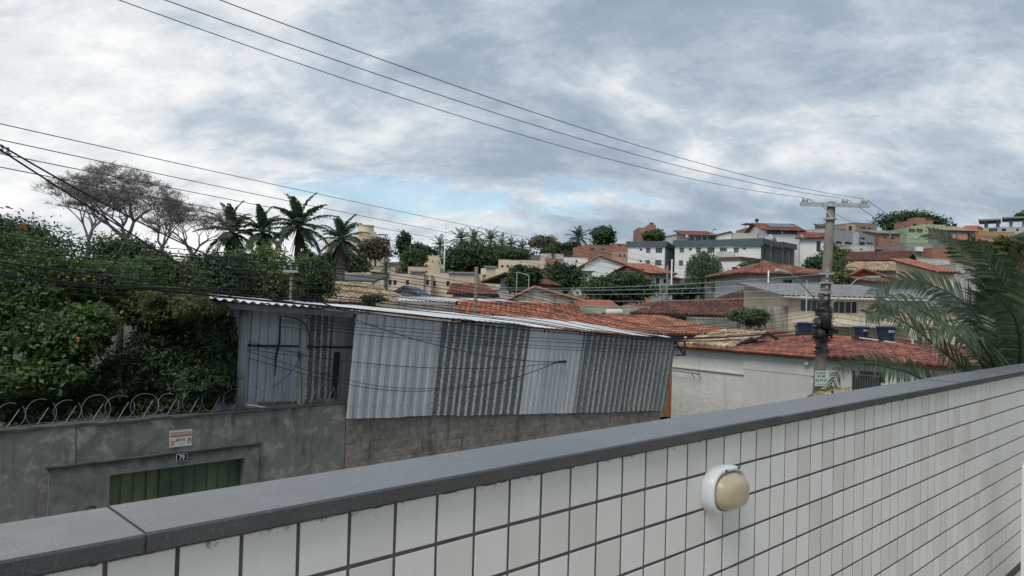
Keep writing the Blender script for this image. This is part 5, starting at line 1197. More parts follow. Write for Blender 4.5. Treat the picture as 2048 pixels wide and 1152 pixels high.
def leaf_mesh(name, P, Nn, size, aspect=0.5, seed=0, fold=0.18):
    """one folded leaf per point: base, two sides, tip and a raised midrib point"""
    r = np.random.default_rng(seed); n = len(P)
    Nn = Nn / np.maximum(1e-6, np.linalg.norm(Nn, axis=1, keepdims=True))
    t = r.normal(size=(n, 3)); t -= (t * Nn).sum(1, keepdims=True) * Nn; t /= np.maximum(1e-6, np.linalg.norm(t, axis=1, keepdims=True))
    b = np.cross(Nn, t); s = size[:, None]
    v = np.empty((n, 5, 3), dtype=np.float32)
    v[:, 0] = P - t * s * 0.5; v[:, 1] = P + b * s * aspect * 0.5 - Nn * s * fold * 0.4; v[:, 2] = P + t * s * 0.55 - Nn * s * fold
    v[:, 3] = P - b * s * aspect * 0.5 - Nn * s * fold * 0.4; v[:, 4] = P + t * s * 0.02
    me = bpy.data.meshes.new(name); me.vertices.add(n * 5); me.vertices.foreach_set('co', v.ravel())
    idx = np.arange(n)[:, None] * 5
    lp = np.concatenate([idx + np.array([[0, 1, 4]]), idx + np.array([[1, 2, 4]]), idx + np.array([[2, 3, 4]]), idx + np.array([[3, 0, 4]])], 1).reshape(-1, 3)
    me.loops.add(lp.size); me.loops.foreach_set('vertex_index', lp.ravel().astype(np.int32))
    me.polygons.add(len(lp)); me.polygons.foreach_set('loop_start', np.arange(len(lp), dtype=np.int32) * 3)
    me.update(calc_edges=True); return me
def crown_points(c, rad, nclump, per, seed, lumps=10, spread=0.16, inner=0.25, flat=0.0):
    """leaf positions gathered in clumps over a lumpy crown"""
    r = np.random.default_rng(seed); c = np.array(c); rad = np.array(rad)
    d = r.normal(size=(lumps, 3)); d /= np.linalg.norm(d, axis=1, keepdims=True); d[:, 2] = d[:, 2] * 0.9
    lc = d * r.uniform(0.35, 0.72, (lumps, 1)); lr = r.uniform(0.34, 0.56, lumps)
    k = r.integers(0, lumps, nclump); u = r.normal(size=(nclump, 3)); u /= np.linalg.norm(u, axis=1, keepdims=True)
    u[:, 2] = np.where(u[:, 2] < -0.8, -u[:, 2] * 0.7, u[:, 2])
    rr_ = np.where(r.random(nclump) < inner, r.uniform(0.2, 0.8, nclump), r.uniform(0.82, 1.08, nclump))
    cl = lc[k] + u * (lr[k] * rr_)[:, None]
    nn = np.repeat(u, per, 0) * 0.8 + np.array([0, 0, 0.55]) + r.normal(size=(nclump * per, 3)) * 0.55
    p = np.repeat(cl, per, 0) + r.normal(size=(nclump * per, 3)) * spread * r.uniform(0.5, 1.3, (nclump, 1)).repeat(per, 0) * np.array([1, 1, 0.75])
    return c + p * rad, nn, c + lc * rad
def branch_tubes(mb, base, targets, r0, seed, n=6):
    """trunk that forks towards the crown lumps"""
    rr = random.Random(seed); base = Vector(base); tg = [Vector(t) for t in targets]
    mid = Vector((sum(t.x for t in tg) / len(tg), sum(t.y for t in tg) / len(tg), sum(t.z for t in tg) / len(tg)))
    fork = base.lerp(mid, 0.5); fork.x += rr.uniform(-.1, .1) * (mid - base).length * 0.3
    mb.tube([base - Vector((0, 0, 0.3)), base.lerp(fork, 0.5) + Vector((rr.uniform(-.1, .1), 0, 0)), fork], [r0 * 1.2, r0, r0 * 0.8], n)
    for t in tg:
        m = fork.lerp(t, 0.5) + Vector((rr.uniform(-.15, .15), rr.uniform(-.15, .15), 0.08)) * (t - fork).length
        mb.tube([fork, m, t], [r0 * 0.55, r0 * 0.32, r0 * 0.1], max(4, n - 1))
    return mb
def tree(label, px, py0, py1, wpx, Y, leaf, seed, nclump=420, per=9, size=0.42, lumps=11, name='tree', depthf=0.8, trunk=0.22, spread=0.13, group=None, dx=0, base_z=None, aspect=0.5, inner=0.3):
    """round tree from its crown box in the photo: centre x, top, bottom, width, distance"""
    c = at(px, (py0 + py1) / 2, Y); rx = wpx * Y / F / 2; rz = (py1 - py0) * Y / F / 2
    gz = terrain(c.x, c.y) if base_z is None else base_z
    root = thing(name, label, 'tree', (c.x + dx, c.y, gz), group)
    P, N2, lc = crown_points(c, (rx * 1.1, rx * depthf * 1.1, rz * 1.12), nclump, per, seed, lumps, spread, inner)
    sz = size * np.random.default_rng(seed + 5).uniform(0.65, 1.25, len(P))
    obj('crown', leaf_mesh('crown', P, N2, sz, aspect, seed), leaf, root, kind='stuff')
    tb = MB(); branch_tubes(tb, (c.x + dx, c.y, min(gz, c.z - rz * 1.3)), [Vector(v) for v in lc[:6]], trunk, seed)
    obj('trunk', tb, BARK, root, smooth=True)
    return root

# ---- bare trees
def bare_tree(label, base, top_z, spread, seed, levels=7, r0=0.3, mat=BARK_G, name='bare_tree', twig_leaf=None, lean=(0, 0), nl=1):
    rr = random.Random(seed); mb = MB(); tips = []
    H = top_z - base[2]
    def grow(p, d, L, r, lv):
        d = d.normalized(); q = p + d * L * 0.5 + Vector((rr.uniform(-1, 1), rr.uniform(-1, 1), rr.uniform(-.5, .5))) * L * 0.09
        e = p + d * L + Vector((rr.uniform(-1, 1), rr.uniform(-1, 1), rr.uniform(-.3, .5))) * L * 0.10
        mb.tube([p, q, e], [r, r * 0.82, r * 0.64], 6 if lv < 3 else 3, cap=False)
        if lv >= levels:
            tips.append(e)
            for _ in range(5):
                q2 = e + Vector((rr.uniform(-1, 1), rr.uniform(-1, 1), rr.uniform(-.5, 1))) * L * 1.15; mb.tube([e, q2], [0.011, 0.006], 3, cap=False)
            return
        k = 3 if (lv < 2 or rr.random() < 0.22) else 2
        for i in range(k):
            a = rr.uniform(0, 2 * math.pi) if lv > 0 else i * 2 * math.pi / k + rr.uniform(-.5, .5)
            sp = spread * rr.uniform(0.55, 1.25) * (1.0 if lv < 3 else 1.15)
            side = Vector((math.cos(a), math.sin(a) * 0.9, 0))
            nd = d + side * sp + Vector((0, 0, 0.10 if lv < 4 else 0.0))
            grow(e, nd, L * rr.uniform(0.68, 0.88), max(0.013, r * rr.uniform(0.55, 0.7)), lv + 1)
    b = Vector(base); grow(b, Vector((lean[0], lean[1], 1)), H * 0.225, r0, 0)
    root = thing(name, label, 'tree', b); obj('branches', mb, mat, root)
    if twig_leaf:
        tp = np.array([tuple(t) for t in tips]); r = np.random.default_rng(seed)
        tp = np.repeat(tp, nl, 0); tp = tp + r.normal(size=tp.shape) * (0.2 if nl == 1 else 0.5)
        obj('twig_leaves', leaf_mesh('twig_leaves', tp, r.normal(size=tp.shape), r.uniform(0.07, 0.15, len(tp)), 0.4, seed), twig_leaf, root, kind='stuff')
    return root
def gpt(px, Y): c = at(px, 600, Y); return (c.x, c.y, terrain(c.x, c.y))
b0 = at(246, 512, 62); bare_tree('large leafless grey tree rising behind the left trees', (b0.x, b0.y, b0.z - 0.6), at(238, 318, 62).z, 0.95, 5, 9, 0.30, lean=(-0.02, 0), twig_leaf=LEAF_GREY)
b0 = at(178, 500, 58); bare_tree('slimmer leafless tree left of the large bare tree', (b0.x, b0.y, b0.z - 0.8), at(165, 345, 58).z, 0.72, 9, 8, 0.17, lean=(-0.05, 0), twig_leaf=LEAF_GREY)
b0 = at(322, 514, 66); bare_tree('half bare brown tree between the leafless tree and the palms', (b0.x, b0.y, b0.z - 1), at(335, 355, 66).z, 0.85, 23, 8, 0.2, lean=(0.12, 0), twig_leaf=LEAF_GREY)
b0 = at(385, 515, 70); bare_tree('dusty brown thinning tree left of the tall palms', (b0.x, b0.y, b0.z - 1.5), at(385, 392, 70).z, 0.82, 31, 8, 0.2, name='thinning_tree', twig_leaf=LEAF_GREY, nl=4)

# ---- palms
def frond_mesh(mb, pts, L, nleaf, droop, seed, wid=0.05, rachis=0.03, tip_taper=0.45, both=True, vee=0.35, start=0.12, hang=1.0, twist=0.0):
    """feather leaf: rachis through pts, leaflets on both sides"""
    rr = random.Random(seed); pts = [Vector(p) for p in pts]; m = len(pts)
    mb.tube(pts, [rachis * (1 - 0.85 * i / (m - 1)) for i in range(m)], 5)
    seg = [(pts[i + 1] - pts[i]).length for i in range(m - 1)]; tot = sum(seg)
    for k in range(nleaf):
        f = start + (1 - start) * k / nleaf; s = f * tot; i = 0
        while i < m - 2 and s > seg[i]: s -= seg[i]; i += 1
        p = pts[i].lerp(pts[i + 1], min(1, s / seg[i])); d = (pts[i + 1] - pts[i]).normalized()
        up = Vector((0, 0, 1)); sd = d.cross(up)
        if sd.length < 0.05: sd = Vector((1, 0, 0))
        sd.normalize(); nrm = sd.cross(d)
        if twist: sd, nrm = sd * math.cos(twist) + nrm * math.sin(twist), nrm * math.cos(twist) - sd * math.sin(twist)
        ln = L * (0.55 + 0.45 * math.sin(math.pi * min(1, f * 1.15 + 0.08))) * (1 if f < 0.75 else 1 - (f - 0.75) / 0.25 * tip_taper) * rr.uniform(0.85, 1.1)
        for sg in (-1, 1):
            dr = (sd * sg * 0.9 + d * (0.55 + 0.5 * f) + nrm * vee * rr.uniform(0.5, 1.3)).normalized()
            a = p; b = p + dr * ln * 0.5 - Vector((0, 0, droop * ln * 0.14 * hang)); c = p + dr * ln * (1 - 0.25 * droop) - Vector((0, 0, droop * ln * rr.uniform(0.45, 0.75) * hang))
            w = (d * 0.7 + nrm * 0.5 * rr.uniform(-1, 1)).normalized() * wid
            q = len(mb.v)
            mb.v += [tuple(a - w * 0.35), tuple(a + w * 0.35), tuple(b + w * 0.5), tuple(b - w * 0.5), tuple(c)]
            mb.f += [(q, q + 1, q + 2, q + 3), (q + 3, q + 2, q + 4)]
    return mb
def palm(label, px, py_c, Y, fr_px, seed, nf=20, leaf=LEAF_PALM, trunk_r=0.2, group=None, base_z=None, nleaf=44, lean=0.0, skirt=0.0, lmul=0.33, lo=-0.5, name='palm_tree', wid=0.12):
    """feather palm: crown centre in the photo, frond length in photo pixels"""
    rr = random.Random(seed); c = at(px, py_c, Y); L = fr_px * Y / F
    gz = terrain(c.x, c.y) if base_z is None else base_z
    root = thing(name, label, 'palm tree', (c.x + lean, c.y, gz), group)
    b = Vector((c.x + lean, c.y, gz - 0.4)); n = 9; tp = [b.lerp(c, i / n) for i in range(n + 1)]
    obj('trunk', MB().tube(tp, [trunk_r * (1.25 - 0.35 * i / n + 0.05 * (i % 2)) for i in range(n + 1)], 9), PALM_T, root, smooth=True)
    if skirt:
        sk = MB(); 
        for k in range(26):
            a = rr.uniform(0, 6.28); r_ = trunk_r * rr.uniform(1.0, 2.0); z = rr.uniform(0, skirt)
            p0 = c + Vector((math.cos(a) * trunk_r * 0.8, math.sin(a) * trunk_r * 0.8, -z * 0.4)); p1 = c + Vector((math.cos(a) * r_ * 1.6, math.sin(a) * r_ * 1.6, -z - skirt * 0.5))
            w = Vector((-math.sin(a), math.cos(a), 0)) * trunk_r * 0.45
            sk.quad(p0 - w, p0 + w, p1 + w * 0.6, p1 - w * 0.6)
        obj('dead_frond_skirt', sk, M_plain('dry_palm_brown', (0.085, 0.06, 0.045), 0.95, 0.4, 4), root, kind='stuff')
    for k in range(nf):
        az = k * 2.39996 + rr.uniform(-.2, .2); el = 1.45 + (lo - 1.45) * (k / (nf - 1)) ** 0.95 + rr.uniform(-.1, .1)
        p = Vector(c); pts = [p.copy()]; e = el; LL = L * rr.uniform(0.85, 1.08)
        for i in range(8):
            p = p + Vector((math.cos(az) * math.cos(e), math.sin(az) * math.cos(e), math.sin(e))) * LL / 8; pts.append(p.copy())
            e -= (0.04 + 0.075 * i / 4) * (1.1 if el > 0.2 else 0.9); e = max(e, -1.45)
        obj('frond', frond_mesh(MB(), pts, L * lmul, nleaf, 0.7, seed * 50 + k, wid * L / 3.5, 0.018 * L), leaf, root)
    return root
palm('tallest feather palm with a ragged brown skirt left of centre', 598, 452, 72, 74, 3, 22, skirt=2.2, trunk_r=0.26, lo=-0.7)
palm('shorter feather palm close left of the tallest palm', 525, 463, 74, 64, 4, 20, skirt=1.8, trunk_r=0.25, lo=-0.8)
palm('leftmost dense feather palm beside the thinning brown tree', 463, 462, 74, 68, 6, 22, skirt=2.4, trunk_r=0.28, lo=-0.9)
palm('single slender palm with bare grey trunk behind the shed roof', 683, 478, 55, 58, 8, 19, skirt=1.6, trunk_r=0.30, lo=-0.55, base_z=0.8)
# grove on the far crest
gl = [(880, 492, 150, 30, 'small palm at the left edge of the far palm grove'), (922, 479, 152, 32, 'left palm of the far grove above the mango tree'), (948, 478, 155, 30, 'second palm of the far grove above the mango tree'),
      (982, 481, 156, 33, 'tallest palm in the middle of the far grove'), (1003, 488, 158, 28, 'palm right of the tallest one in the far grove'), (1022, 492, 160, 26, 'lower palm toward the right of the far grove'), (1043, 496, 162, 24, 'rightmost small palm of the far grove')]
for i, (x, y, Y, L, lab) in enumerate(gl): palm(lab, x, y, Y, L, 60 + i, 15, group='palms of the far grove', nleaf=20, trunk_r=0.22, lo=-0.7, wid=0.13)
palm('round headed palm left of the round crest tree', 1157, 475, 150, 30, 81, 20, nleaf=22, trunk_r=0.25, lo=-0.6, wid=0.13)
palm('small palm in front of the low white flat house', 1106, 512, 128, 16, 82, 12, nleaf=16, lo=-0.3, wid=0.12)
palm('small palm beside the orange brick annex', 1136, 509, 128, 17, 83, 12, nleaf=16, lo=-0.3, wid=0.12)
palm('small palm hidden behind the top of the utility pole', 1652, 455, 140, 17, 84, 12, nleaf=16, lo=-0.3, wid=0.12)
palm('low palm standing below the beige tower', 772, 533, 86, 22, 85, 16, nleaf=22, lo=-0.5, wid=0.10)

# ---- round trees, far to near
FT = 'trees among the far houses'
tree('grey-green thin tree in front of the distant beige tower', 752, 470, 532, 62, 170, LEAF_GREY, 1, 380, 8, 0.75, spread=0.16)
tree('tall dark tree right of the beige tower', 808, 467, 520, 34, 150, LEAF_DARK, 2, 260, 9, 0.7)
tree('flat spreading dark tree above the beige rows', 842, 488, 516, 52, 150, LEAF_DARK, 3, 240, 8, 0.6)
tree('dark rounded tree over the second beige row', 828, 500, 545, 58, 112, LEAF_DARK, 4, 380, 9, 0.5)
tree('dark tree directly behind the single palm trunk', 706, 500, 548, 66, 100, LEAF_DARK, 5, 400, 9, 0.5)
tree('low dark tree left of the single palm trunk', 655, 505, 545, 48, 105, LEAF_DARK, 6, 320, 9, 0.5)
tree('tall dark conifer-like tree behind the tallest palm', 620, 492, 540, 38, 90, LEAF_DARK, 7, 320, 9, 0.42)
tree('big dark mango tree in front of the far palm grove', 935, 482, 556, 104, 120, LEAF_DARK, 8, 900, 9, 0.55, lumps=16)
tree('dark shoulder tree right of the big mango tree', 975, 498, 548, 62, 124, LEAF_DARK, 9, 420, 9, 0.55)
tree('dense dark shrubbery under the far palm grove', 1000, 490, 530, 120, 150, LEAF_DARK, 10, 620, 9, 0.7, lumps=16)
tree('spreading brown-green umbrella tree on the far crest', 1088, 470, 500, 66, 185, LEAF_GREY, 11, 360, 8, 0.75)
tree('low dark tree under the brown umbrella tree', 1110, 488, 515, 62, 165, LEAF_DARK, 12, 300, 8, 0.7)
tree('round dark tree on the skyline beside a palm', 1203, 450, 494, 54, 155, LEAF_DARK, 13, 420, 9, 0.65)
tree('dark low trees left of the round skyline tree', 1142, 484, 505, 50, 155, LEAF_DARK, 14, 260, 8, 0.65)
tree('bushy green tree in front of the tall brick house', 1306, 459, 486, 40, 135, LEAF_MID, 15, 340, 9, 0.55)
tree('wide dark umbrella tree on the right skyline', 1820, 424, 464, 126, 195, LEAF_DARK, 16, 900, 9, 0.85, lumps=22, depthf=0.5)
tree('dark tree at the right border above the houses', 2058, 420, 445, 44, 180, LEAF_DARK, 17, 200, 8, 0.8)
tree('dark shrub behind the palm at the right border', 2040, 474, 505, 50, 105, LEAF_DARK, 18, 300, 9, 0.5)
tree('green tree against the dark grey apartment end', 1510, 521, 545, 66, 82, LEAF_DARK, 19, 460, 9, 0.38)
tree('green tree half hidden behind the utility pole', 1672, 484, 545, 62, 95, LEAF_MID, 20, 520, 9, 0.42)
tree('dark tree left of the pole below the white wall', 1636, 510, 550, 56, 88, LEAF_DARK, 21, 420, 9, 0.40)
palm('drooping palm close behind the utility pole', 1680, 540, 62, 42, 86, 20, nleaf=28, lo=-1.0, leaf=LEAF_MID, wid=0.08)
tree('rounded dark tree left of the yellow house', 1046, 533, 588, 66, 66, LEAF_DARK, 22, 620, 9, 0.36, lumps=14)
tree('rounded dark tree right of the yellow house', 1128, 523, 584, 72, 78, LEAF_DARK, 23, 640, 9, 0.38, lumps=14)
tree('broad dark mango tree in front of the brick gable house', 1236, 546, 606, 130, 62, LEAF_DARK, 24, 1300, 9, 0.34, lumps=18)
tree('dark shrub at the foot of the blue-grey house wall', 1365, 566, 600, 66, 66, LEAF_DARK, 25, 420, 9, 0.34)
tree('dark trees right of the drooping willow', 1470, 560, 592, 84, 66, LEAF_DARK, 26, 480, 9, 0.34)
tree('bush between the dark clay roofs and the cream house', 1503, 612, 650, 78, 37, LEAF_MID, 27, 620, 9, 0.17, base_z=1.0, trunk=0.1)
tree('small dark bush behind the shed roof beside the blue gable', 745, 590, 606, 42, 42, LEAF_DARK, 28, 240, 9, 0.2, trunk=0.08)
tree('dark bush beside the hip roofed house wall', 1668, 548, 582, 60, 52, LEAF_MID, 29, 420, 9, 0.25)
# willow
def willow(label, px, py0, py1, wpx, Y, seed):
    rr = random.Random(seed); r = np.random.default_rng(seed); c = at(px, py0 + (py1 - py0) * 0.35, Y); rx = wpx * Y / F / 2; H = (py1 - py0) * Y / F
    gz = terrain(c.x, c.y); root = thing('willow_tree', label, 'tree', (c.x, c.y, gz)); P = []; Nn = []
    for k in range(230):
        a = rr.uniform(0, 6.28); q = rr.random() ** 0.5; x, y = rx * q * math.cos(a), rx * q * math.sin(a)
        zt = c.z + H * 0.34 * math.sqrt(max(0, 1 - q * q)) * rr.uniform(0.6, 1.0); ln = H * rr.uniform(0.25, 0.62); m = int(ln / 0.12)
        for i in range(m):
            f = i / m; P.append((c.x + x * (1 + 0.10 * f) + rr.uniform(-.10, .10), c.y + y * (1 + 0.1 * f) + rr.uniform(-.10, .10), zt - ln * f)); Nn.append((math.cos(a), math.sin(a), 0.4 + rr.uniform(-.5, .5)))
    P = np.array(P); Nn = np.array(Nn) + r.normal(size=(len(P), 3)) * 0.3
    obj('crown', leaf_mesh('crown', P, Nn, r.uniform(0.2, 0.42, len(P)), 0.3, seed), LEAF_WILLOW, root, kind='stuff')
    obj('trunk', branch_tubes(MB(), (c.x, c.y, gz), [Vector((c.x + rx * 0.5 * math.cos(i), c.y + rx * 0.5 * math.sin(i), c.z + H * 0.2)) for i in range(5)], 0.25, seed), BARK, root, smooth=True)
willow('tall drooping willow-like tree in front of the white apartment block', 1408, 500, 600, 72, 68, 41)

# ---- belt of trees behind the shed on the left
tree('bushy light green tree behind the shed roof below the palms', 520, 484, 640, 150, 36, LEAF_LIGHT, 51, 2000, 9, 0.20, lumps=20, base_z=0, trunk=0.18)
tree('dark green tree at the right end of the tree belt behind the shed', 606, 515, 640, 112, 38, LEAF_MID, 52, 1700, 9, 0.20, lumps=18, base_z=0)
tree('dark green tree behind the left end of the shed roof', 425, 500, 640, 160, 34, LEAF_DARK, 53, 2000, 9, 0.19, lumps=20, base_z=0)
tree('green tree between the near tree and the bare tree', 330, 505, 660, 150, 30, LEAF_MID, 54, 2000, 9, 0.17, lumps=18, base_z=0)
tree('dark rounded shrub at the foot of the bare tree', 245, 470, 560, 140, 52, LEAF_DARK, 55, 800, 9, 0.26, lumps=16, base_z=1)
tree('dark green leafy tree on the far left below the sky', -25, 436, 630, 310, 27, LEAF_DARK, 56, 3600, 9, 0.17, lumps=22, base_z=0)

# ---- big leafy tree overhanging the grey wall
def near_tree():
    root = thing('leafy_tree', 'large broad-leaved tree with orange blossoms overhanging the grey wall at left', 'tree', S(2.0, Q + 2.4, -EYE))
    r = np.random.default_rng(77); Ps = []; Ns = []
    blobs = [((70, 560), 115, 85, 14.4), ((175, 575), 75, 70, 15.2), ((30, 660), 95, 80, 13.6), ((120, 690), 100, 85, 13.9), ((60, 760), 110, 60, 13.5), ((190, 660), 55, 55, 14.4), ((235, 560), 60, 45, 16.5), ((20, 500), 70, 50, 15.5), ((285, 545), 55, 40, 18), ((-110, 640), 130, 150, 13.0), ((-230, 660), 130, 140, 12.6)]
    for i, ((x, y), wx, wy, Y) in enumerate(blobs):
        c = at(x, y, Y); rx, rz = wx * Y / F, wy * Y / F
        P, N2, _ = crown_points(c, (rx, 0.75, rz), 620 if i < 7 else 380, 8, 700 + i, 12, 0.10, 0.30)
        Ps.append(P); Ns.append(N2)
    P = np.concatenate(Ps); N2 = np.concatenate(Ns)
    keep = np.array([(Vector(p).dot(NN) > Q + 0.12) or (p[2] > EYE - 1.9) for p in P]); P, N2 = P[keep], N2[keep]
    sz = r.uniform(0.07, 0.125, len(P))
    # the foremost leaves are single leaves, the rest one mass
    score = P @ np.array(ray(120, 640).normalized()); order = np.argsort(score); idx = []
    for k in order[:2600]:
        x, y, d = proj(P[k])
        if 0 < x < 300 and 470 < y < 800: idx.append(k)
    idx = idx[::4][:240]; mask = np.ones(len(P), bool); mask[idx] = False
    obj('foliage', leaf_mesh('foliage', P[mask], N2[mask], sz[mask], 0.55, 5), LEAF_NEAR, root, kind='stuff')
    lm = leaf_mesh('leaf', np.zeros((1, 3)), np.array([[0, 0, 1.0]]), np.array([0.125]), 0.58, 3); lm.materials.append(LEAF_NEAR)
    for k in idx:
        o = bpy.data.objects.new('leaf', lm); COL.objects.link(o); o.parent = root; o.location = Vector(P[k]) - Vector(root.location)
        o.rotation_euler = Vector(N2[k]).to_track_quat('Z', 'Y').to_euler(); o.rotation_euler.rotate_axis('Z', rng.uniform(0, 6.28)); s_ = rng.uniform(0.75, 1.1); o.scale = (s_, s_, s_)
    tb = MB()
    for px0, py0, px1, py1, Y, r0 in ((70, 800, 45, 560, 14.6, 0.10), (72, 700, 140, 600, 14.4, 0.05), (60, 640, 110, 555, 14.3, 0.045), (80, 720, 30, 640, 14, 0.05)):
        a, b = at(px0, py0, Y), at(px1, py1, Y)
        if r0 > 0.09: a.z = 0
        m = a.lerp(b, 0.55) + Vector((0.15, 0, 0)); tb.tube([a, m, b], [r0, r0 * 0.75, r0 * 0.45], 7)
    obj('branches', tb, BARK, root, smooth=True)
    FL = M_plain('orange_petal', (0.62, 0.17, 0.03), 0.6, 0.2, 10, bump=0)
    for x, y, Y, s_ in ((47, 457, 15.0, 0.05), (160, 485, 15, 0.022), (156, 677, 13.4, 0.026)):
        c = at(x, y, Y); fb = MB(); rr = random.Random(x)
        for k in range(14):
            d = Vector((rr.uniform(-1, 1), rr.uniform(-1, 0.3), rr.uniform(-.5, .9))).normalized(); t_ = d.orthogonal().normalized()
            fb.quad(c, c + (d + t_ * 0.5) * s_, c + d * s_ * 1.5, c + (d - t_ * 0.5) * s_)
        obj('blossom', fb, FL, root)
near_tree()
# dark feathery shrub between the near tree and the shed
def Yp(px, py, p): return hitS(px, py, p).y
def shrub(label, blobs, leaf, seed, size, name='shrub', n=900, base=None, aspect=0.35):
    Ps, Ns = [], []; r = np.random.default_rng(seed)
    for i, (x, y, wx, wy, Y) in enumerate(blobs):
        c = at(x, y, Y); P, N2, _ = crown_points(c, (wx * Y / F, 0.7 if wx > 34 else 0.3, wy * Y / F), n, 8, seed + i, 12, 0.12, 0.35); Ps.append(P); Ns.append(N2)
    P, N2 = np.concatenate(Ps), np.concatenate(Ns)
    keep = np.array([(Vector(p).dot(NN) > Q + 0.15) or p[2] > EYE - 1.7 for p in P]); P, N2 = P[keep], N2[keep]
    c = at(blobs[0][0], blobs[0][1], blobs[0][4]); root = thing(name, label, 'shrub', (c.x, c.y, 0))
    obj('foliage', leaf_mesh('foliage', P, N2, size * r.uniform(0.6, 1.3, len(P)), aspect, seed), leaf, root, kind='stuff')
    tb = MB()
    for i, (x, y, wx, wy, Y) in enumerate(blobs[:2]):
        e = at(x, y, Y) + NN * 0.5; tb.tube([(c.x + 0.1 * i, c.y, 0), ((c.x + e.x) / 2, (c.y + e.y) / 2, e.z * 0.6), tuple(e)], [0.06, 0.045, 0.02], 6)
    obj('stem', tb, BARK, root)
shrub('dark feathery shrub in the shade between the leafy tree and the metal shed', [(300, 740, 100, 80, 15.6), (390, 740, 70, 85, 15.9), (230, 770, 70, 60, 15.0), (420, 700, 45, 90, 16.2), (330, 660, 80, 45, 16.0), (140, 800, 110, 50, 14.4), (280, 810, 90, 40, 15.2), (390, 800, 70, 40, 15.8), (30, 820, 90, 40, 13.9), (-120, 830, 110, 50, 13.2), (455, 740, 26, 75, Yp(455, 740, Q + 0.55)), (430, 660, 34, 50, Yp(430, 660, Q + 0.5)), (410, 780, 60, 50, Yp(410, 780, Q + 0.5))], LEAF_DARK, 301, 0.11)
shrub('yellowish feathery shrub top at the left end of the shed roof', [(320, 620, 95, 40, 15.7), (400, 640, 55, 45, 15.9), (260, 600, 50, 45, 15.6), (430, 620, 32, 28, 15.9), (395, 615, 50, 32, Yp(395, 615, Q - 0.1)), (345, 605, 60, 32, Yp(345, 605, Q + 0.5))], LEAF_YEL, 401, 0.085, n=620)

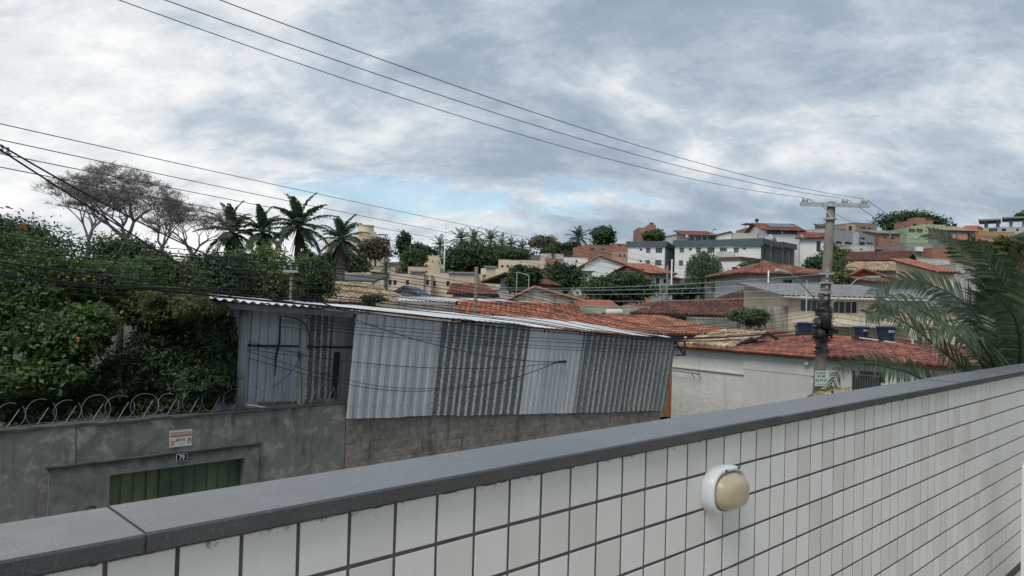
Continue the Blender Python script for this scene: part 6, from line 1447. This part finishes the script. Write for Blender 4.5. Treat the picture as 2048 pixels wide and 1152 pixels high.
# ---- palm in front on the right
def near_palm():
    c0 = at(2010, 850, 9.0)
    root = thing('front_palm', 'large dark green feather palm with arching fronds just beyond the parapet at right', 'palm tree', (c0.x, c0.y, 0))
    obj('trunk', MB().tube([(c0.x + 0.1, c0.y, -0.2), (c0.x + 0.05, c0.y, 1.8), c0], [0.17, 0.14, 0.12], 12), PALM_T, root, smooth=True)
    LP = M_leaf('front_palm_green', [(0.036, 0.057, 0.042), (0.052, 0.078, 0.056), (0.082, 0.108, 0.076), (0.044, 0.066, 0.048)], 0.25, 0.4)
    fr = [  # rachis through photo points (x, y, distance), leaflet length m, count
        ([(1985, 810, 9.0), (1930, 742, 8.7), (1870, 690, 8.5), (1825, 655, 8.3), (1785, 632, 8.2), (1755, 622, 8.1), (1730, 628, 8.0)], 0.50, 66, 0.75),
        ([(1992, 800, 9.0), (1955, 712, 8.8), (1895, 655, 8.7), (1840, 620, 8.6), (1800, 604, 8.5), (1770, 606, 8.4), (1742, 632, 8.3)], 0.52, 66, 0.8),
        ([(2015, 800, 9.2), (2000, 690, 9.2), (1985, 600, 9.3), (1955, 540, 9.3), (1918, 504, 9.4), (1888, 478, 9.4), (1858, 466, 9.5)], 0.50, 70, 0.35),
        ([(2005, 800, 9.1), (1985, 690, 9.3), (1945, 620, 9.4), (1880, 577, 9.5), (1820, 560, 9.5), (1775, 566, 9.5), (1745, 590, 9.4)], 0.55, 66, 0.7),
        ([(1960, 850, 8.6), (1840, 756, 8.2), (1780, 735, 8.0), (1744, 727, 7.9), (1706, 728, 7.8), (1676, 742, 7.7), (1658, 782, 7.6)], 0.36, 54, 0.6),
        ([(2020, 800, 9.2), (2030, 680, 9.2), (2020, 600, 9.2), (1990, 540, 9.1), (1960, 500, 9.1), (1935, 478, 9.0)], 0.50, 66, 0.6),
        ([(2030, 800, 9.2), (2050, 690, 9.0), (2055, 600, 8.9), (2040, 540, 8.8), (2015, 505, 8.7)], 0.50, 56, 0.7),
        ([(2000, 800, 8.8), (1990, 740, 8.4), (1965, 690, 8.1), (1930, 660, 7.9), (1890, 655, 7.7), (1860, 670, 7.6)], 0.50, 56, 0.9),
        ([(2020, 800, 8.8), (2040, 720, 8.4), (2035, 650, 8.1), (2010, 610, 7.9), (1975, 600, 7.8)], 0.52, 56, 0.9),
        ([(2030, 820, 9.4), (2075, 720, 9.6), (2100, 640, 9.8), (2110, 560, 10.0)], 0.50, 50, 0.6),
        ([(2010, 820, 9.5), (1995, 720, 10.0), (1960, 650, 10.4), (1920, 610, 10.8), (1885, 600, 11.0)], 0.50, 54, 0.7),
        ([(2010, 810, 9.3), (2020, 700, 9.8), (2005, 620, 10.1), (1975, 570, 10.3), (1930, 545, 10.5)], 0.52, 56, 0.7),
    ]
    def smooth(pts, n=4):
        out = []
        for i in range(len(pts) - 1):
            p0, p1, p2, p3 = pts[max(0, i - 1)], pts[i], pts[i + 1], pts[min(len(pts) - 1, i + 2)]
            for k in range(n):
                t = k / n; out.append(0.5 * ((2 * p1) + (p2 - p0) * t + (2 * p0 - 5 * p1 + 4 * p2 - p3) * t * t + (3 * p1 - p0 - 3 * p2 + p3) * t ** 3))
        out.append(pts[-1]); return out
    for i, (pp, L, n, dr) in enumerate(fr):
        pts = smooth([at(*p) for p in pp])
        obj('frond', frond_mesh(MB(), pts, L, int(n * 1.25), dr * 0.6, 900 + i, 0.029, 0.020, 0.35, vee=0.30, start=0.14, twist=(1.0, 0.85, 1.15, 0.9, 1.1, -0.9, -0.6, 0.7, -0.8, 0.5, 1.0, 0.8)[i]), LP, root)
    DRY = M_plain('dry_frond_straw', (0.32, 0.25, 0.12), 0.9, 0.4, 8)
    obj('dry_frond', frond_mesh(MB(), [at(1700, 775, 7.7), at(1665, 780, 7.6), at(1640, 788, 7.6), at(1618, 795, 7.6)], 0.22, 26, 0.5, 990, 0.02, 0.008), DRY, root)
    obj('dry_leaflet', frond_mesh(MB(), [at(1752, 617, 8.1), at(1746, 622, 8.1), at(1742, 630, 8.1)], 0.12, 5, 0.4, 991, 0.03, 0.006), M_plain('yellow_leaflet', (0.55, 0.36, 0.05), 0.7, 0.2, 8), root)
near_palm()
tree('bright banana-like leaves behind the top of the front palm', 2005, 478, 540, 80, 30, LEAF_YEL, 95, 240, 7, 0.45, aspect=0.3, base_z=0)
# ================================================================== poles
WOODP = M_plain('weathered_pole', (0.20, 0.175, 0.145), 0.95, 0.35, 3, bump=0.4, bscale=25, stain=0.3)
GALV = M_plain('galvanised_steel', (0.40, 0.42, 0.43), 0.5, 0.15, 6, metal=0.2, bump=0.05)
CER = M_plain('grey_porcelain', (0.36, 0.38, 0.39), 0.3, 0.1, 6, bump=0)
CABLE = M_plain('black_cable', (0.012, 0.012, 0.013), 0.6, 0.2, 10, bump=0)
CABLE_L = M_plain('pale_aluminium_wire', (0.34, 0.36, 0.36), 0.5, 0.15, 10, bump=0)
pt_ = at(1663, 404, 22.5); pb_ = at(1634, 830, 22.5); pdir = (pb_ - pt_).normalized()
pbase = pt_ + pdir * ((pt_.z + 0.4) / -pdir.z)
pole = thing('utility_pole', 'weathered wooden utility pole with steel crossarm and cable tangle', 'utility pole', (pbase.x, pbase.y, 0))
obj('pole_shaft', MB().tube([pbase, pbase.lerp(pt_, 0.35), pbase.lerp(pt_, 0.7), pt_], [0.195, 0.172, 0.15, 0.12], 16), WOODP, pole, smooth=True)
ca = at(1663, 411, 22.5) - Vector((0, 0.16, 0)); ax = (at(1726, 413.5, 22.0) - at(1600, 410, 23.0)); ax.normalize(); half = 0.98
upv = Vector((0, 0, 1)); ay = ax.cross(upv).normalized()
arm = obj('crossarm', MB().bar(ca - ax * half, ca + ax * half, 0.09, 0.115), GALV, pole)
obj('arm_brace', MB().bar(ca - ax * 0.32 + Vector((0, -0.03, -0.05)), ca + Vector((-0.03, -0.0, -0.42)), 0.035, 0.05), GALV, pole)
cl = ca + pdir * 0.42; cl = at(1660, 438, 22.5)
obj('clamp_band', MB().lathe(cl, [(0.165, -0.03), (0.18, -0.03), (0.18, 0.03), (0.165, 0.03)], 16).bar(cl - ax * 0.22, cl + ax * 0.22, 0.03), GALV, pole)
ins_pts = []
for off in (-0.88, -0.78, 0.26, 0.355, 0.80, 0.89):
    b = ca + ax * off + Vector((0, 0, 0.058)); hgt = 0.13 if off not in (-0.78, 0.355, 0.89) else 0.11
    obj('insulator', MB().lathe(b, [(0.012, 0), (0.03, 0.0), (0.035, hgt * 0.25), (0.05, hgt * 0.3), (0.035, hgt * 0.42), (0.05, hgt * 0.6), (0.03, hgt * 0.7), (0.042, hgt * 0.9), (0.02, hgt), (0.01, hgt + 0.02)], 10), CER, pole, smooth=True)
    ins_pts.append(b + Vector((0, 0, hgt + 0.015)))
for off in (-0.7, -0.3, 0.0, 0.3, 0.72): obj('bolt', MB().lathe(ca + ax * off - ay * -0.046, [(0.012, 0), (0.012, 0.012)], 6, (0, -1, 0)), DARKM, pole)
for py in (548, 566, 585): obj('secondary_rack', MB().lathe(at(1653 - (py - 548) * 0.06, py, 22.5), [(0.16, -0.03), (0.205, -0.03), (0.205, 0.03), (0.16, 0.03)], 14), GALV, pole)
# spools on the secondary rack
for py in (545, 556, 567, 578, 589, 600):
    c = at(1653 - (py - 548) * 0.06, py, 22.3) + Vector((-0.02, -0.12, 0)); obj('spool', MB().lathe(c, [(0.03, 0), (0.05, 0.02), (0.03, 0.045), (0.05, 0.07), (0.03, 0.09)], 8), CER, pole)
def tangle(label_name, c, R_, n, seed, mat=CABLE):
    rr = random.Random(seed); mb = MB()
    for k in range(n):
        a0 = rr.uniform(0, 6.28); r_ = R_ * rr.uniform(0.75, 1.15); z = rr.uniform(-1, 1) * 0.35; tilt = rr.uniform(-.5, .5)
        mb.tube([c + Vector((r_ * math.cos(a0 + i * 0.5), r_ * math.sin(a0 + i * 0.5), z + tilt * math.cos(a0 + i * 0.5) * r_ + rr.uniform(-.02, .02))) for i in range(int(rr.uniform(6, 14)))], rr.uniform(0.006, 0.014), 4)
    return obj(label_name, mb, mat, pole, kind='stuff')
tangle('cable_coil', at(1647, 642, 22.4), 0.25, 34, 3); tangle('cable_coil', at(1645, 662, 22.4), 0.27, 30, 4); tangle('cable_coil', at(1648, 612, 22.4), 0.19, 18, 5); tangle('cable_coil', at(1645, 688, 22.4), 0.22, 14, 8)
obj('splice_closure', MB().lathe(at(1652, 640, 22.05), [(0.10, -0.26), (0.15, -0.22), (0.16, 0.10), (0.13, 0.2), (0.05, 0.24)], 12), CABLE, pole, smooth=True)
obj('splice_closure', MB().lathe(at(1640, 668, 22.1), [(0.10, -0.16), (0.16, -0.12), (0.16, 0.1), (0.06, 0.16)], 12), CABLE, pole, smooth=True)
for px, py, w, h in ((1634, 642, 0.20, 0.14), (1660, 665, 0.16, 0.18), (1671, 663, 0.12, 0.12)):
    c = at(px, py, 22.1); obj('terminal_box', MB().cbox(c, w, 0.12, h, (0.92, 0.1, -0.15), (0, 1, 0), (0.15, 0, 0.98)), W_DGREY if px < 1640 else CABLE, pole)
def street_lamp(label, base, elbow, head, hw):
    r = thing('street_lamp', label, 'street lamp', base)
    m1 = base.lerp(elbow, 0.5)
    obj('lamp_arm', MB().tube([base, m1, elbow.lerp(m1, 0.25), elbow, elbow.lerp(head, 0.5) + Vector((0, 0, 0.03)), head], [0.02, 0.019, 0.018, 0.017, 0.016, 0.015], 8), W_GREY, r, smooth=True)
    d = (head - elbow); d.z *= 0.3; d.normalize()
    obj('lamp_head', MB().bar(head - d * 0.05, head + d * hw, 0.16, 0.075).bar(head + d * 0.02 - Vector((0, 0, 0.05)), head + d * hw * 0.85 - Vector((0, 0, 0.05)), 0.12, 0.04), W_LGREY, r)
street_lamp('grey street lamp arm reaching left from the wooden pole', at(1643, 612, 22.2), at(1592, 556, 21.6), at(1571, 543.5, 21.4), 0.34)
street_lamp('grey street lamp arm reaching right from the wooden pole', at(1660, 612, 22.2), at(1712, 560, 22.8), at(1738, 554, 23.0), 0.40)
# advertising board tied to the pole
ADG = M_plain('poster_green', (0.02, 0.16, 0.07), 0.7, 0.1, bump=0); ADW = M_plain('poster_white', (0.62, 0.64, 0.60), 0.7, 0.08, bump=0)
ad = thing('advert_board', 'white board with green lettering tied to the wooden pole behind the fronds', 'sign', at(1641, 772, 22.2))
a0, a1 = at(1630, 772, 22.2), at(1655, 742, 22.2)
obj('board', MB().box((a0.x, a0.y, a0.z), (a1.x - a0.x, 0, 0), (0, 0.015, 0), (0, 0, a1.z - a0.z)), ADW, ad)
aw, ah = a1.x - a0.x, a1.z - a0.z
for txt, v, h, w in (('INTERNET', 0.86, 0.075, 0.85), ('600 MB', 0.65, 0.085, 0.72), ('R$ 99,90', 0.36, 0.12, 0.9), ('LIGUE JÁ', 0.12, 0.07, 0.85)):
    text_on('lettering', txt, Vector((a0.x + aw / 2, a0.y - 0.001, a0.z + ah * v)), (1, 0, 0), (0, 0, 1), h, ADG, ad, aw * w, 0.02, 0.003)

def small_pole(label, px, py_top, Y, r, arm_len=0.0, mat=WOODP, name='utility_pole', cat='utility pole', zb=None, arm_dy=6, lean=0.0):
    t = at(px, py_top, Y); gz = terrain(t.x, t.y) if zb is None else zb
    o = thing(name, label, cat, (t.x + lean, t.y, gz)); obj('shaft', MB().tube([(t.x + lean, t.y, gz - 0.3), tuple(t)], [r * 1.2, r], 10), mat, o, smooth=True)
    if arm_len:
        c = t - Vector((0, r + 0.05, arm_dy * Y / F)); obj('crossarm', MB().bar(c - Vector((arm_len / 2, 0, 0)), c + Vector((arm_len / 2, 0, 0)), 0.1, 0.1), GALV, o)
        for k in (-0.42, 0, 0.42): obj('insulator', MB().lathe(c + Vector((k * arm_len, 0, 0.05)), [(0.02, 0), (0.05, 0.06), (0.03, 0.1), (0.05, 0.14), (0.02, 0.18)], 8), CER, o)
    return t
PM = small_pole('thin dark concrete pole standing before the orange roof', 953, 534, 35, 0.085, 0, WOODP, zb=0.5)
small_pole('pole with a short crossarm among the left trees', 583, 537, 31.5, 0.06, 0.62, WOODP, zb=0.2)
small_pole('slim white mast rising above the big mango tree', 891, 440, 110, 0.09, 0, W_WHITE, 'mast', 'mast')
small_pole('slim white mast beside the drooping willow', 1344, 519, 70, 0.06, 0, W_WHITE, 'mast', 'mast')
small_pole('dark pole with a meter box before the blue-grey house', 1335, 530, 60, 0.08, 0, WOODP)
small_pole('thin white vent mast before the hip roofed house', 1537, 541, 48, 0.04, 0, W_WHITE, 'mast', 'mast')
small_pole('thin dark post before the hip roofed house wall', 1558, 555, 48, 0.045, 0, W_DGREY, 'post', 'post')
small_pole('thin tall antenna rod left of the wooden pole', 1596, 480, 60, 0.035, 0, GALV, 'antenna_rod', 'antenna')
small_pole('thin antenna rod in front of the cream house', 1614, 560, 36, 0.018, 0, GALV, 'antenna_rod', 'antenna', zb=1.0)
small_pole('short dark pole between the crest houses on the right', 1780, 462, 118, 0.12, 0, W_DGREY)
gp = thing('goal_frame', 'white pipe frame standing before the round tree', 'pipe frame', gpt(1048, 55))
ga, gb = at(1034, 544, 55), at(1058, 551, 55)
obj('post', MB().tube([(ga.x, 55, ga.z - 2.2), ga], 0.035, 6), GALV, gp); obj('post', MB().tube([(gb.x, 55, gb.z - 2.6), gb], 0.035, 6), GALV, gp); obj('crossbar', MB().tube([ga, gb], 0.03, 6), GALV, gp)
# top of a pole at the left border
lp = thing('pole_top_bracket', 'crossarm end with insulators at the left border of the view', 'crossarm', at(-6, 312, 10.5))
obj('arm', MB().bar(at(-60, 290, 10.6), at(18, 309, 10.3), 0.06, 0.05), GALV, lp)
for px, py in ((4, 302), (15, 306)): obj('insulator', MB().lathe(at(px, py, 10.4), [(0.01, 0), (0.025, 0.02), (0.015, 0.045), (0.025, 0.07), (0.01, 0.09)], 8), CER, lp)

# ================================================================== wires
def quad_curve(a, m, b, n=26):
    """curve through three points, m at its nearest parameter"""
    a, m, b = Vector(a), Vector(m), Vector(b); t = (m - a).length / ((m - a).length + (b - m).length)
    c = (m - a * (1 - t) ** 2 - b * t * t) / (2 * t * (1 - t))
    return [a * (1 - s) ** 2 + c * 2 * s * (1 - s) + b * s * s for s in [i / n for i in range(n + 1)]]
def wire(name, label, pts, r, mat, group, cat='cable'):
    p = quad_curve(*pts) if len(pts) == 3 else pts
    return obj(name, MB().tube(p, r, 5), mat, label=label, cat=cat, group=group)
HV = 'high wires along the street'
for i, (pa, pm, q, lab) in enumerate((((238, 0), (1000, 257), ins_pts[0], 'lowest of the three high wires crossing the sky to the crossarm'), ((330, 0), (1045, 243), ins_pts[2], 'middle of the three high wires crossing the sky to the crossarm'), ((440, 0), (1050, 219), ins_pts[4], 'topmost of the three high wires crossing the sky to the crossarm'))):
    pl = q.dot(NN); a = hitS(pa[0], pa[1], pl); m = hitS(*pm, pl); dA = (a - m).normalized(); crv = quad_curve(a, m, q); ex = (crv[0] - crv[1]).normalized(); wire('power_line', lab, [a + ex * 9.0 + Vector((0, 0, 0.35)), a + ex * 4.5 + Vector((0, 0, 0.10))] + crv, 0.0062, CABLE, HV, 'power line')
for i, (src, e, lab) in enumerate(((ins_pts[1], (1850, 505, 60), 'thin wire leaving the left insulator toward the hill'), (ins_pts[3], (1860, 486, 60), 'thin wire leaving the middle insulator toward the hill'), (ins_pts[5], (1880, 480, 60), 'thin wire leaving the right insulator toward the hill'))):
    b = at(*e); m = (src + b) / 2 - Vector((0, 0, 0.25)); wire('power_line', lab, (src, m, b), 0.009, CABLE, HV, 'power line')
MVW = 'four wires descending across the sky on the left'
for pa, pm, pb, lab in (((-20, 243), (892, 442), (1340, 532), 'uppermost of the four wires descending from the left border past the palms'), ((-20, 275), (892, 465), (1340, 548), 'second of the four wires descending from the left border past the palms'), ((-20, 303), (892, 480), (1340, 556), 'third of the four wires descending from the left border past the palms'), ((-20, 330), (892, 499), (1340, 566), 'lowest of the four wires descending from the left border past the palms')):
    wire('overhead_wire', lab, (at(*pa, 14), at(*pm, 36), at(*pb, 54)), 0.010, CABLE, MVW, 'wire')
wire('service_drop', 'upper thick cable sloping from the left border down to the shed', (at(-10, 284, 9.5), at(302, 456, 11.6), at(690, 622, 15.0)), 0.013, CABLE, 'service cables to the shed')
wire('service_drop', 'lower thick cable sloping from the left border down to the shed', (at(-10, 293, 9.5), at(222, 442, 11.2), at(484, 607, 13.6)), 0.013, CABLE, 'service cables to the shed')
LPb = S(-7.5, 9.35, -EYE)
lpole = thing('utility_pole', 'weathered utility pole carrying the street cables beyond the left border', 'utility pole', LPb)
obj('pole_shaft', MB().tube([LPb - Vector((0, 0, 0.3)), LPb + Vector((0, 0, 9.2))], [0.19, 0.13], 12), WOODP, lpole, smooth=True)
obj('crossarm', MB().bar(LPb + NN * 1.0 + Vector((0, 0, 9.0)) + U * 0.18, LPb - NN * 1.0 + Vector((0, 0, 9.0)) + U * 0.18, 0.09, 0.11), GALV, lpole)
# telephone and secondary bundle along the street, all to the wooden pole
LB = 'black telephone cables bundled along the street'
lab_b = 'black cable in the bundle strung along the street past the shed roof to the pole'
bund = [(462, 528, 618, 652, 600), (470, 538, 622, 655, 612), (478, 545, 630, 660, 622), (490, 552, 634, 664, 630), (512, 562, 636, 668, 640), (519, 569, 640, 670, 644), (527, 578, 642, 672, 648), (534, 586, 646, 676, 652), (545, 596, 652, 678, 656), (548, 602, 656, 680, 660), (552, 606, 660, 683, 664)]
def catmull(P, n=8):
    out = []
    for i in range(len(P) - 1):
        p0, p1, p2, p3 = P[max(0, i - 1)], P[i], P[i + 1], P[min(len(P) - 1, i + 2)]
        for k in range(n):
            t = k / n; out.append(0.5 * ((2 * p1) + (p2 - p0) * t + (2 * p0 - 5 * p1 + 4 * p2 - p3) * t * t + (3 * p1 - p0 - 3 * p2 + p3) * t ** 3))
    return out + [P[-1]]
rr = random.Random(5)
for i, (y0, y1, y2, y3, y4) in enumerate(bund):
    pl = 9.35 + rr.uniform(-0.15, 0.1); j = lambda: rr.uniform(-1.5, 1.5)
    P4 = [hitS(-30, y0 + j(), pl), hitS(350, y0 + (y1 - y0) * 0.52 + j(), pl), hitS(700, y1 + j() * 2, pl), hitS(1050, (y1 + y2) / 2 + 12 + j(), pl), hitS(1350, y3 + j(), pl), at(1646, y4, 22.35)]
    P4 = [S(-7.5, pl, P4[0].z - EYE + 0.9)] + P4
    wire('street_cable', lab_b, catmull(P4, 7), (0.0045, 0.006, 0.004, 0.0065)[i % 4] if i < 8 else 0.007, CABLE, LB)
wire('trunk_cable', 'thickest black cable sagging in front of the leafy tree and the shed eave', catmull([S(-7.5, 9.3, 1.0), hitS(-30, 546, 9.3), hitS(243, 573, 9.3), hitS(486, 597, 9.3), hitS(700, 617, 9.3), hitS(900, 638, 9.3), hitS(1130, 661, 9.3), hitS(1345, 676, 9.3), hitS(1500, 671, 9.3), at(1645, 656, 22.3)], 6), 0.014, CABLE, None)
wire('trunk_cable', 'second thick cable looping under the thickest one in front of the shed eave', catmull([S(-7.5, 9.2, 1.2), hitS(-30, 520, 9.2), hitS(243, 556, 9.2), hitS(486, 590, 9.2), hitS(700, 622, 9.2), hitS(900, 645, 9.2), hitS(1130, 666, 9.2), hitS(1345, 681, 9.2), hitS(1500, 679, 9.2), at(1643, 664, 22.3)], 6), 0.010, CABLE, None)
# drops across the cladding, held off the sheets
lab_c = 'thin black drop wire hanging across the corrugated cladding'
DC = 'drop wires hanging across the cladding'
qd = Q - 0.9
for y0, y1, y2 in ((640, 661, 686), (648, 668, 693), (652, 676, 699), (661, 682, 706)): wire('drop_wire', lab_c, (hitS(560, y0 - 8, qd), hitS(870, y1, qd), hitS(1349, y2, qd)), 0.006, CABLE, DC)
bt, bz = hit(1126, 723, Q - 0.12); bp = S(bt, Q - 0.16, bz)
br_ = thing('cable_bracket', 'dark iron cable bracket on the narrow pale sheets', 'bracket', bp)
obj('bracket_arm', MB().bar(bp - U * 0.22, bp + U * 0.06, 0.035, 0.06).bar(bp + U * 0.03 + Vector((0, 0, 0.05)), bp + U * 0.03 - Vector((0, 0, 0.07)), 0.05, 0.03), DARKM, br_)
obj('bracket_bolt', MB().lathe(bp + U * 0.05 + NN * 0.02, [(0.03, 0), (0.03, 0.05), (0.015, 0.06)], 8, -NN), DARKM, br_)
be = bp - U * 0.22
wire('anchored_cable', 'black cable from the shed eave sagging down to the iron bracket', (hitS(700, 636, Q - 0.5), hitS(880, 692, Q - 0.45), be), 0.009, CABLE, 'cables tied to the iron bracket')
wire('anchored_cable', 'black cable from the concrete post sagging across to the iron bracket', (hitS(604, 711, Q - 0.1), hitS(870, 736, Q - 0.4), be), 0.007, CABLE, 'cables tied to the iron bracket')
wire('anchored_cable', 'lowest black cable curving up from the old sheets to the iron bracket', catmull([hitS(430, 695, Q + 0.6), hitS(640, 756, Q - 0.2), hitS(800, 782, Q - 0.35), hitS(960, 772, Q - 0.35), hitS(1042, 752, Q - 0.35), be], 8), 0.007, CABLE, 'cables tied to the iron bracket')
wire('anchored_cable', 'thin cable just above the lowest one curving to the iron bracket', catmull([hitS(430, 680, Q + 0.6), hitS(640, 747, Q - 0.2), hitS(800, 776, Q - 0.3), hitS(960, 770, Q - 0.3), hitS(1046, 750, Q - 0.3), be + Vector((0, 0, 0.015))], 8), 0.006, CABLE, 'cables tied to the iron bracket')
qi = Q + 0.35; lab_i = 'thin black wire running across the old bluish sheets to the concrete post'
for y0, y1 in ((668, 706), (674, 708), (688, 712)): wire('post_wire', lab_i, (hitS(440, y0, qi), hitS(520, (y0 + y1) / 2 + 2, qi), hitS(602, y1, Q + 0.0)), 0.006, CABLE, 'wires to the concrete post')
pw = thing('post_clamp', 'small dark cable clamp on the pale concrete post', 'clamp', hitS(598, 709, Q - 0.02)); pc = hitS(598, 708, Q - 0.02)
obj('clamp_body', MB().cbox(pc, 0.05, 0.05, 0.12).cbox(pc + Vector((0.05, 0, 0.0)), 0.12, 0.03, 0.03), DARKM, pw)
obj('loose_cable', MB().tube(catmull([pc, hitS(602, 740, Q), hitS(603, 780, Q), hitS(603, 808, Q + 0.02)], 5), 0.007, 5).tube(catmull([pc, hitS(590, 735, Q), hitS(565, 760, Q + 0.1), hitS(545, 775, Q + 0.2)], 5), 0.006, 5), CABLE, pw)
wire('hanging_cable', 'black cable tail looping from the eave onto the concrete post', catmull([hitS(570, 632, Q - 0.1), hitS(598, 640, Q), hitS(614, 655, Q), hitS(618, 680, Q), hitS(616, 700, Q + 0.02)], 6), 0.012, CABLE, None)
# secondary wires between the thin pole and the wooden pole
for k, (pa, pm, pb, lab) in enumerate((((953, 573, 35), (1290, 572, 27), (1650, 548, 22.3), 'uppermost pale wire from the thin pole to the wooden pole'), ((953, 578, 35), (1290, 579, 27), (1650, 566, 22.3), 'second pale wire from the thin pole to the wooden pole'), ((953, 585, 35), (1290, 588, 27), (1650, 578, 22.3), 'third pale wire from the thin pole to the wooden pole'), ((953, 592, 35), (1290, 602, 27), (1650, 590, 22.3), 'lowest pale wire from the thin pole to the wooden pole'))):
    wire('secondary_wire', lab, (at(*pa), at(*pm), at(*pb)), 0.009, CABLE_L, 'pale secondary wires', 'wire')
lab_h = 'thin house wire running from the wooden pole toward the centre houses'
for pa, pm in (((1180, 500, 70), (1420, 545, 40)), ((1260, 505, 60), (1450, 548, 38)), ((1330, 520, 58), (1500, 553, 36)), ((1340, 545, 58), (1500, 566, 36)), ((1540, 508, 80), (1590, 520, 50))): wire('house_wire', lab_h, (at(*pa), at(*pm), at(1650, 552 + pm[1] % 7, 22.4)), 0.008, CABLE, 'house wires at the centre', 'wire')
lab_r = 'black cable running from the wooden pole to the right behind the palm'
for y0, y1, y2 in ((640, 668, 690), (648, 676, 702), (655, 682, 712), (660, 690, 720), (632, 650, 664), (620, 642, 655)):
    wire('right_cable', lab_r, (at(1655, y0, 22.3), at(1780, y1, 20.5), at(2060, y2, 17)), 0.007, CABLE, 'cables right of the pole')
lab_t = 'slack thin cable in front of the trees at the left'
for y0, y1, y2 in ((480, 512, 545), (498, 532, 566), (505, 545, 575), (560, 590, 612), (572, 600, 622)): wire('slack_cable', lab_t, catmull([S(-7.5, 8.8, hit(-20, y0, 8.8)[1] + 0.8), hitS(-20, y0, 8.8), hitS(350, y1, 8.8), hitS(760, y2, 8.8)], 9), 0.004, CABLE, 'slack cables at the left')
# dishes and lamps on the skyline
def dish(label, px, py, Y, r_):
    c = at(px, py, Y); o = thing('satellite_dish', label, 'dish', c - Vector((0, 0, r_)), 'satellite dishes')
    obj('reflector', MB().lathe(c, [(0.05, 0), (r_ * 0.6, 0.12 * r_), (r_, 0.35 * r_)], 14, (0.5, -0.7, 0.5)), W_LGREY, o, smooth=True); obj('mount', MB().tube([c - Vector((0, 0, r_ * 1.6)), c], 0.04, 5), GALV, o)
dish('pale satellite dish on the grey end of the apartment roof', 1543, 479, 104, 0.75)
dish('dark little satellite dish on the white house by the pole', 1604, 475, 112, 0.45)
dish('small satellite dish on the left of the veranda house', 1374, 475, 125, 0.5)
st = thing('crest_lamp', 'curved street lamp above the veranda house roof', 'street lamp', at(1424, 466, 135)); s0 = at(1424, 470, 135)
obj('lamp_arm', MB().tube(catmull([s0, at(1424, 462, 135), at(1426, 459, 135), at(1430, 458.5, 135)], 4), 0.06, 5), GALV, st); obj('lamp_head', MB().cbox(at(1430, 458.8, 135), 0.45, 0.25, 0.15), W_DGREY, st)
bpy.context.view_layer.update()
